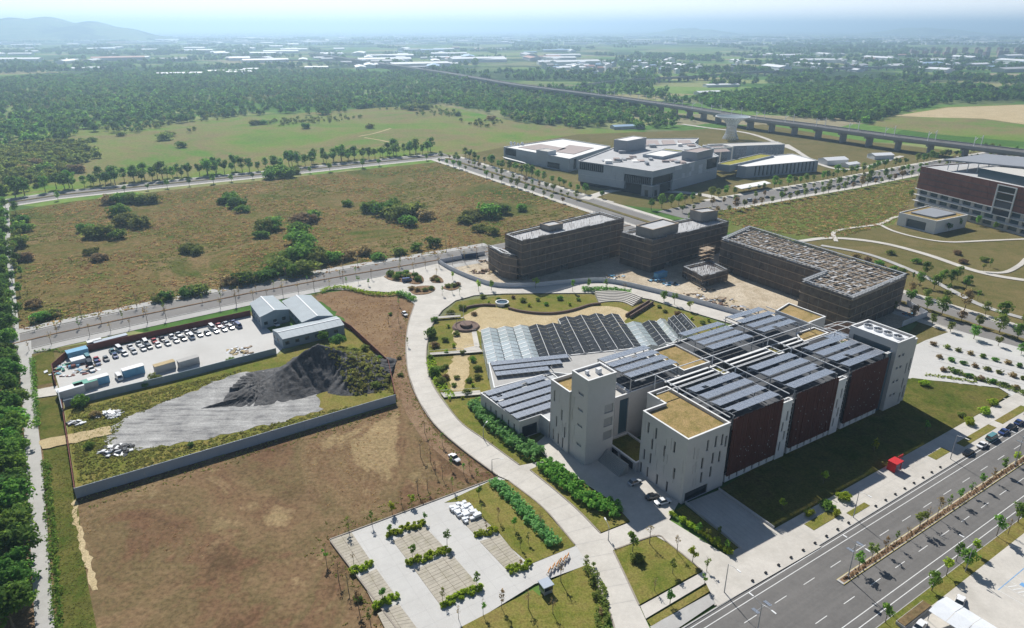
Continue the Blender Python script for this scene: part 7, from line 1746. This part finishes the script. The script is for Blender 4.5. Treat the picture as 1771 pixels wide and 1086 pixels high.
for q in fill([(p.x, p.y) for p in PP([(560, 640), (600, 605), (650, 625), (676, 660), (660, 690), (610, 690), (590, 660)])], 420, rnd):
    z_ = heap_z(q[0], q[1])
    if z_ > .05: heap_pts.append((q[0], q[1], z_ + .05, rnd.uniform(.4, 1.0), rnd.uniform(0, 6.28)))
scatter('heap_growth', 'straw and green growth on the far flank of the slag heap', 'grass', heap_pts, [leaf_mesh('tuft', ball(500 + i, 8, 1.2, .2, .12, .2, .45), 44, .34, i, .8, .4) for i in range(3)], M['tuft_green'])

# ------------------------------------------------------------------ the wood and the far plain
wood_m = [leaf_mesh('crown_clump', ball(300 + i, 12, 3.0, 4.2, 2.2, 1.2, 2.0), 170, .95, i, .5) for i in range(5)]
wood_o = [leaf_mesh('crown_clump', ball(320 + i, 12, 3.0, 3.6, 1.8, 1.2, 2.0), 170, .95, 50 + i, .5) for i in range(5)]
W1 = PP([(-40, 140), (200, 128), (420, 124), (560, 122), (690, 132), (860, 152), (1000, 168), (1130, 190), (1200, 210), (1150, 224), (1000, 222), (900, 213), (820, 190), (760, 180), (640, 187), (560, 200), (480, 196), (400, 203), (300, 214), (260, 230), (150, 228), (90, 250), (-40, 262)])
W3 = PP([(1195, 172), (1300, 160), (1390, 150), (1500, 142), (1580, 150), (1640, 168), (1600, 186), (1540, 200), (1500, 214), (1420, 208), (1320, 196), (1230, 186)])
W2 = PP([(-40, 262), (90, 250), (150, 250), (175, 270), (120, 300), (60, 330), (-40, 345)])
wood_g = [leaf_mesh('crown_clump', ball(340 + i, 12, 3.0, 4.4, 2.4, 1.2, 2.0), 170, .95, 90 + i, .5) for i in range(4)]
scatter('wood', 'broad dark green wood spreading behind the meadow', 'wood', pts_in(W1, 4200, .7, 1.6, 0) + pts_in(W3, 1500, .9, 1.7, 0), wood_m, M['leaf_dark'])
scatter('mixed_wood', 'lighter green trees mixed through the wood', 'wood', pts_in(W1, 4200, .6, 1.4, 0, (.004, -.15, 2)) + pts_in(W3, 1100, .8, 1.5, 0), wood_g, M['leaf_mid'])
scatter('thicket', 'paler olive thicket mixed into the wood and the meadow edge', 'wood', pts_in(W1, 4600, .5, 1.1, 0, (.006, .0, 5)) + pts_in(W2, 520, .6, 1.2, 0) + pts_in(W3, 600, .6, 1.1, 0), wood_o, M['leaf_olive'])
W4 = PP([(300, 214), (420, 204), (560, 202), (650, 190), (760, 183), (880, 214), (830, 222), (760, 200), (640, 206), (540, 216), (420, 222), (330, 232)])
scatter('meadow_scrub', 'scattered low scrub along the wood edge of the meadow', 'bushes', pts_in(W4, 420, .3, .8, 0, (.01, .05, 4)), wood_o, M['leaf_olive'])
# field hedges and tree belts out to the horizon, thinning with distance
rnd = random.Random(404); belts = []
for k in range(360):
    y = 1200 * math.exp(rnd.uniform(0, 2.0)); x = rnd.uniform(-.85, .85) * y; a = rnd.choice((.15, 1.7, .5, 2.1)) + rnd.gauss(0, .12); L_ = rnd.uniform(60, 380) * (1 + y / 6000); n = int(L_ / 9)
    w = rnd.choice((3, 8, 20, 45))
    for j in range(n):
        d = rnd.uniform(-.5, .5) * L_; e = rnd.uniform(-.5, .5) * w; qx, qy = x + d * math.cos(a) - e * math.sin(a), y + d * math.sin(a) + e * math.cos(a)
        if qy < 1150 or any(inside((qx, qy), [(p.x, p.y) for p in Q]) for Q in (W1, W3)): continue
        belts.append((qx, qy, 0, rnd.uniform(.9, 1.9) * (1 + y / 9000), rnd.uniform(0, 6.28)))
scatter('tree_belts', 'dark tree belts and hedgerows across the hazy plain', 'trees', belts, wood_m, M['leaf_dark'])
# farm sheds, greenhouses and village houses
M['far_white'] = plain('far_white', (.72, .73, .74), .6, .08, .02); M['far_blue'] = plain('far_blue', (.30, .42, .55), .6, .1, .02); M['far_grey'] = plain('far_grey', (.42, .43, .44), .7, .1, .02); M['far_brick'] = plain('far_brick', (.30, .22, .20), .8, .1, .02); M['far_rust'] = plain('far_rust', (.40, .22, .17), .7, .1, .02)
def far_shed(l, w, h, rise):
    wall = MB().prism([(-l / 2, -w / 2), (l / 2, -w / 2), (l / 2, w / 2), (-l / 2, w / 2)], 0, h, False)
    for s_ in (-1, 1): wall.tri((s_ * l / 2, -w / 2 * s_, h), (s_ * l / 2, w / 2 * s_, h), (s_ * l / 2, 0, h + rise))
    rf = MB().quad((-l / 2 - .5, -w / 2 - .5, h - .1), (l / 2 + .5, -w / 2 - .5, h - .1), (l / 2 + .5, 0, h + rise), (-l / 2 - .5, 0, h + rise)).quad((-l / 2 - .5, 0, h + rise), (l / 2 + .5, 0, h + rise), (l / 2 + .5, w / 2 + .5, h - .1), (-l / 2 - .5, w / 2 + .5, h - .1))
    return wall.mesh('wall'), rf.mesh('roof')
SH = [far_shed(40, 18, 5, 2.5), far_shed(70, 22, 6, 2.5), far_shed(26, 14, 5, 2), far_shed(110, 28, 7, 2.5)]
HS = [far_shed(10, 9, 8, 1.6), far_shed(13, 10, 11, 1.2), far_shed(16, 11, 6, 2)]
def far_house(px, py, kind, ms, mat, label, group, rz=None, s=1.0):
    p = P(px, py); t = thing('farm_shed' if ms in SH else 'village_house', label, 'shed' if ms in SH else 'house', (p.x, p.y, 0), rz if rz is not None else rnd.choice((.2, 1.75, .5)) + rnd.gauss(0, .1), group); t.scale = (s, s, s)
    wl, rf = ms; link('wall', wl, M['far_grey'] if mat != 'far_white' else M['far_white'], t); link('roof', rf, M[mat], t)
named = [(312, 131, 3, 'far_white', 'broad white-roofed hall standing in the wood edge', .35, 1.0), (392, 126, 3, 'far_white', 'long white-roofed hall at the wood edge left of the viaduct', .3, .9), (412, 128, 1, 'far_white', 'second white-roofed hall joined to the long one at the wood edge', .6, 1.0), (440, 122, 1, 'far_white', 'white hall end beyond the wood edge', .5, .9), (548, 119, 1, 'far_white', 'white hall under the distant road viaduct', .15, 1.0), (272, 150, 2, 'far_white', 'small white roof hidden in the dark wood', .3, .8),
         (120, 122, 3, 'far_white', 'long pale hall beyond the wood on the left', .1, 1.0), (170, 120, 1, 'far_white', 'pale hall continuing the long one on the left', .1, 1.0), (1247, 150, 3, 'far_white', 'broad white farm hall right of the slender viaduct', .25, .7), (1225, 163, 1, 'far_white', 'low white hall before the slender viaduct', .4, .8), (1620, 158, 3, 'far_blue', 'long blue-roofed hall behind the right-hand wood', .1, .7), (1560, 158, 1, 'far_blue', 'blue-roofed shed behind the right-hand wood', .1, .8),
         (1085, 222, 1, 'far_blue', 'bright blue roofed shed behind the exhibition complex', .3, .6), (1440, 283, 2, 'far_white', 'small white kiosk building in the station grounds', .3, .9), (1522, 274, 2, 'far_white', 'white box building beside the station road', .2, .8), (1470, 288, 2, 'far_white', 'white flat hut near the station road', .5, .6)]
for x, y, k, mt, lab, rz, s_ in named: far_house(x, y, 0, SH[k], mt, lab, 'large halls on the plain', rz, s_)
def band(n, y0, y1, x0, x1, sets, label, group, s=1.0):
    k = 0
    for _ in range(n):
        y = rnd.uniform(y0, y1); x = rnd.uniform(x0, x1); p = P(x, y)
        if any(inside((p.x, p.y), [(q.x, q.y) for q in Q]) for Q in (W1, W3)): continue
        mt = rnd.choice(('far_white', 'far_white', 'far_white', 'far_blue', 'far_grey', 'far_rust' if rnd.random() < .4 else 'far_white')); far_house(x, y, 0, rnd.choice(sets), mt, label, group, None, s * rnd.uniform(.7, 1.3))
band(70, 64, 76, -20, 900, SH, 'pale long shed in the hazy belt below the left skyline', 'sheds in the far left belt', 1.5)
band(40, 64, 80, 900, 1790, SH, 'pale long shed in the hazy belt below the right skyline', 'sheds in the far right belt', 1.3)
band(55, 78, 112, -20, 620, SH, 'white farm shed on the plain beyond the wood', 'sheds beyond the wood', 1.5)
band(60, 84, 122, 600, 1000, SH, 'white farm shed on the plain beyond the railway', 'sheds beyond the railway', 1.5)
band(40, 96, 125, 1150, 1790, SH, 'farm shed among the fields right of the slender viaduct', 'sheds among the right-hand fields', 1.4)
band(70, 108, 128, 940, 1180, HS, 'small pale house in the village beyond the slender viaduct', 'village houses', 1.4)
band(36, 106, 124, 1180, 1500, HS, 'small pale house in the hamlet right of the village', 'hamlet houses')
band(26, 108, 118, 1560, 1780, HS, 'pale house at the field edge on the far right', 'far right houses')
for i in range(22):
    x, y = 1580 + (i % 11) * 18 + rnd.uniform(-5, 5), 92 + (i // 11) * 6; p = P(x, y); t = thing('apartment_block', 'reddish tall apartment block in the far right cluster', 'apartment block', (p.x, p.y, 0), rnd.uniform(0, 1.5), 'far apartment blocks')
    h = rnd.uniform(16, 30); MB().box(-11, 11, -9, 9, 0, h).build('tower', M['far_brick'], t); MB().box(-4, 4, -4, 4, h, h + 4).build('roof_house', M['far_grey'], t)
    wm = MB()
    for z in np.arange(3, h - 3, 4): wm.box(-9.5, 9.5, -9.15, -9.02, z, z + 1.8)
    wm.build('window_band', M['glass_blue'], t)['kind'] = 'stuff'
# glints of roofs too far to tell apart
tw = MB()
for _ in range(1500):
    x, y = rnd.uniform(-60, 1830), 50.5 + 26 * rnd.random() ** 1.6; p = P(x, y + .8); s_ = rnd.uniform(20, 90); a = rnd.choice((0, .3)); h = rnd.uniform(5, 22) * (1 if y > 54 else 1.6)
    tw.box(p.x - s_, p.x + s_, p.y - s_ * .4, p.y + s_ * .4, 0, h)
tag(tw.build('far_town', M['far_white']), 'pale roofs of far towns merging along the hazy horizon', 'town', None, 'stuff')
# ------------------------------------------------------------------ the haze over the plain
m = NT('haze_air')
for nd in list(m.t.nodes):
    if nd != m.o: m.t.nodes.remove(nd)
pv = m.n('ShaderNodeVolumePrincipled')
pv.inputs['Color'].default_value = (0.54, 0.775, 1.0, 1)
pv.inputs['Density'].default_value = 1.7e-4
pv.inputs['Anisotropy'].default_value = 0.45
m.l(pv.outputs[0], m.o.inputs['Volume'])
hz = MB().box(-31000, 31000, -3500, 35000, -3, 285).build('haze', m.m)
tag(hz, 'pale haze lying over the whole plain', 'haze', None, 'stuff')
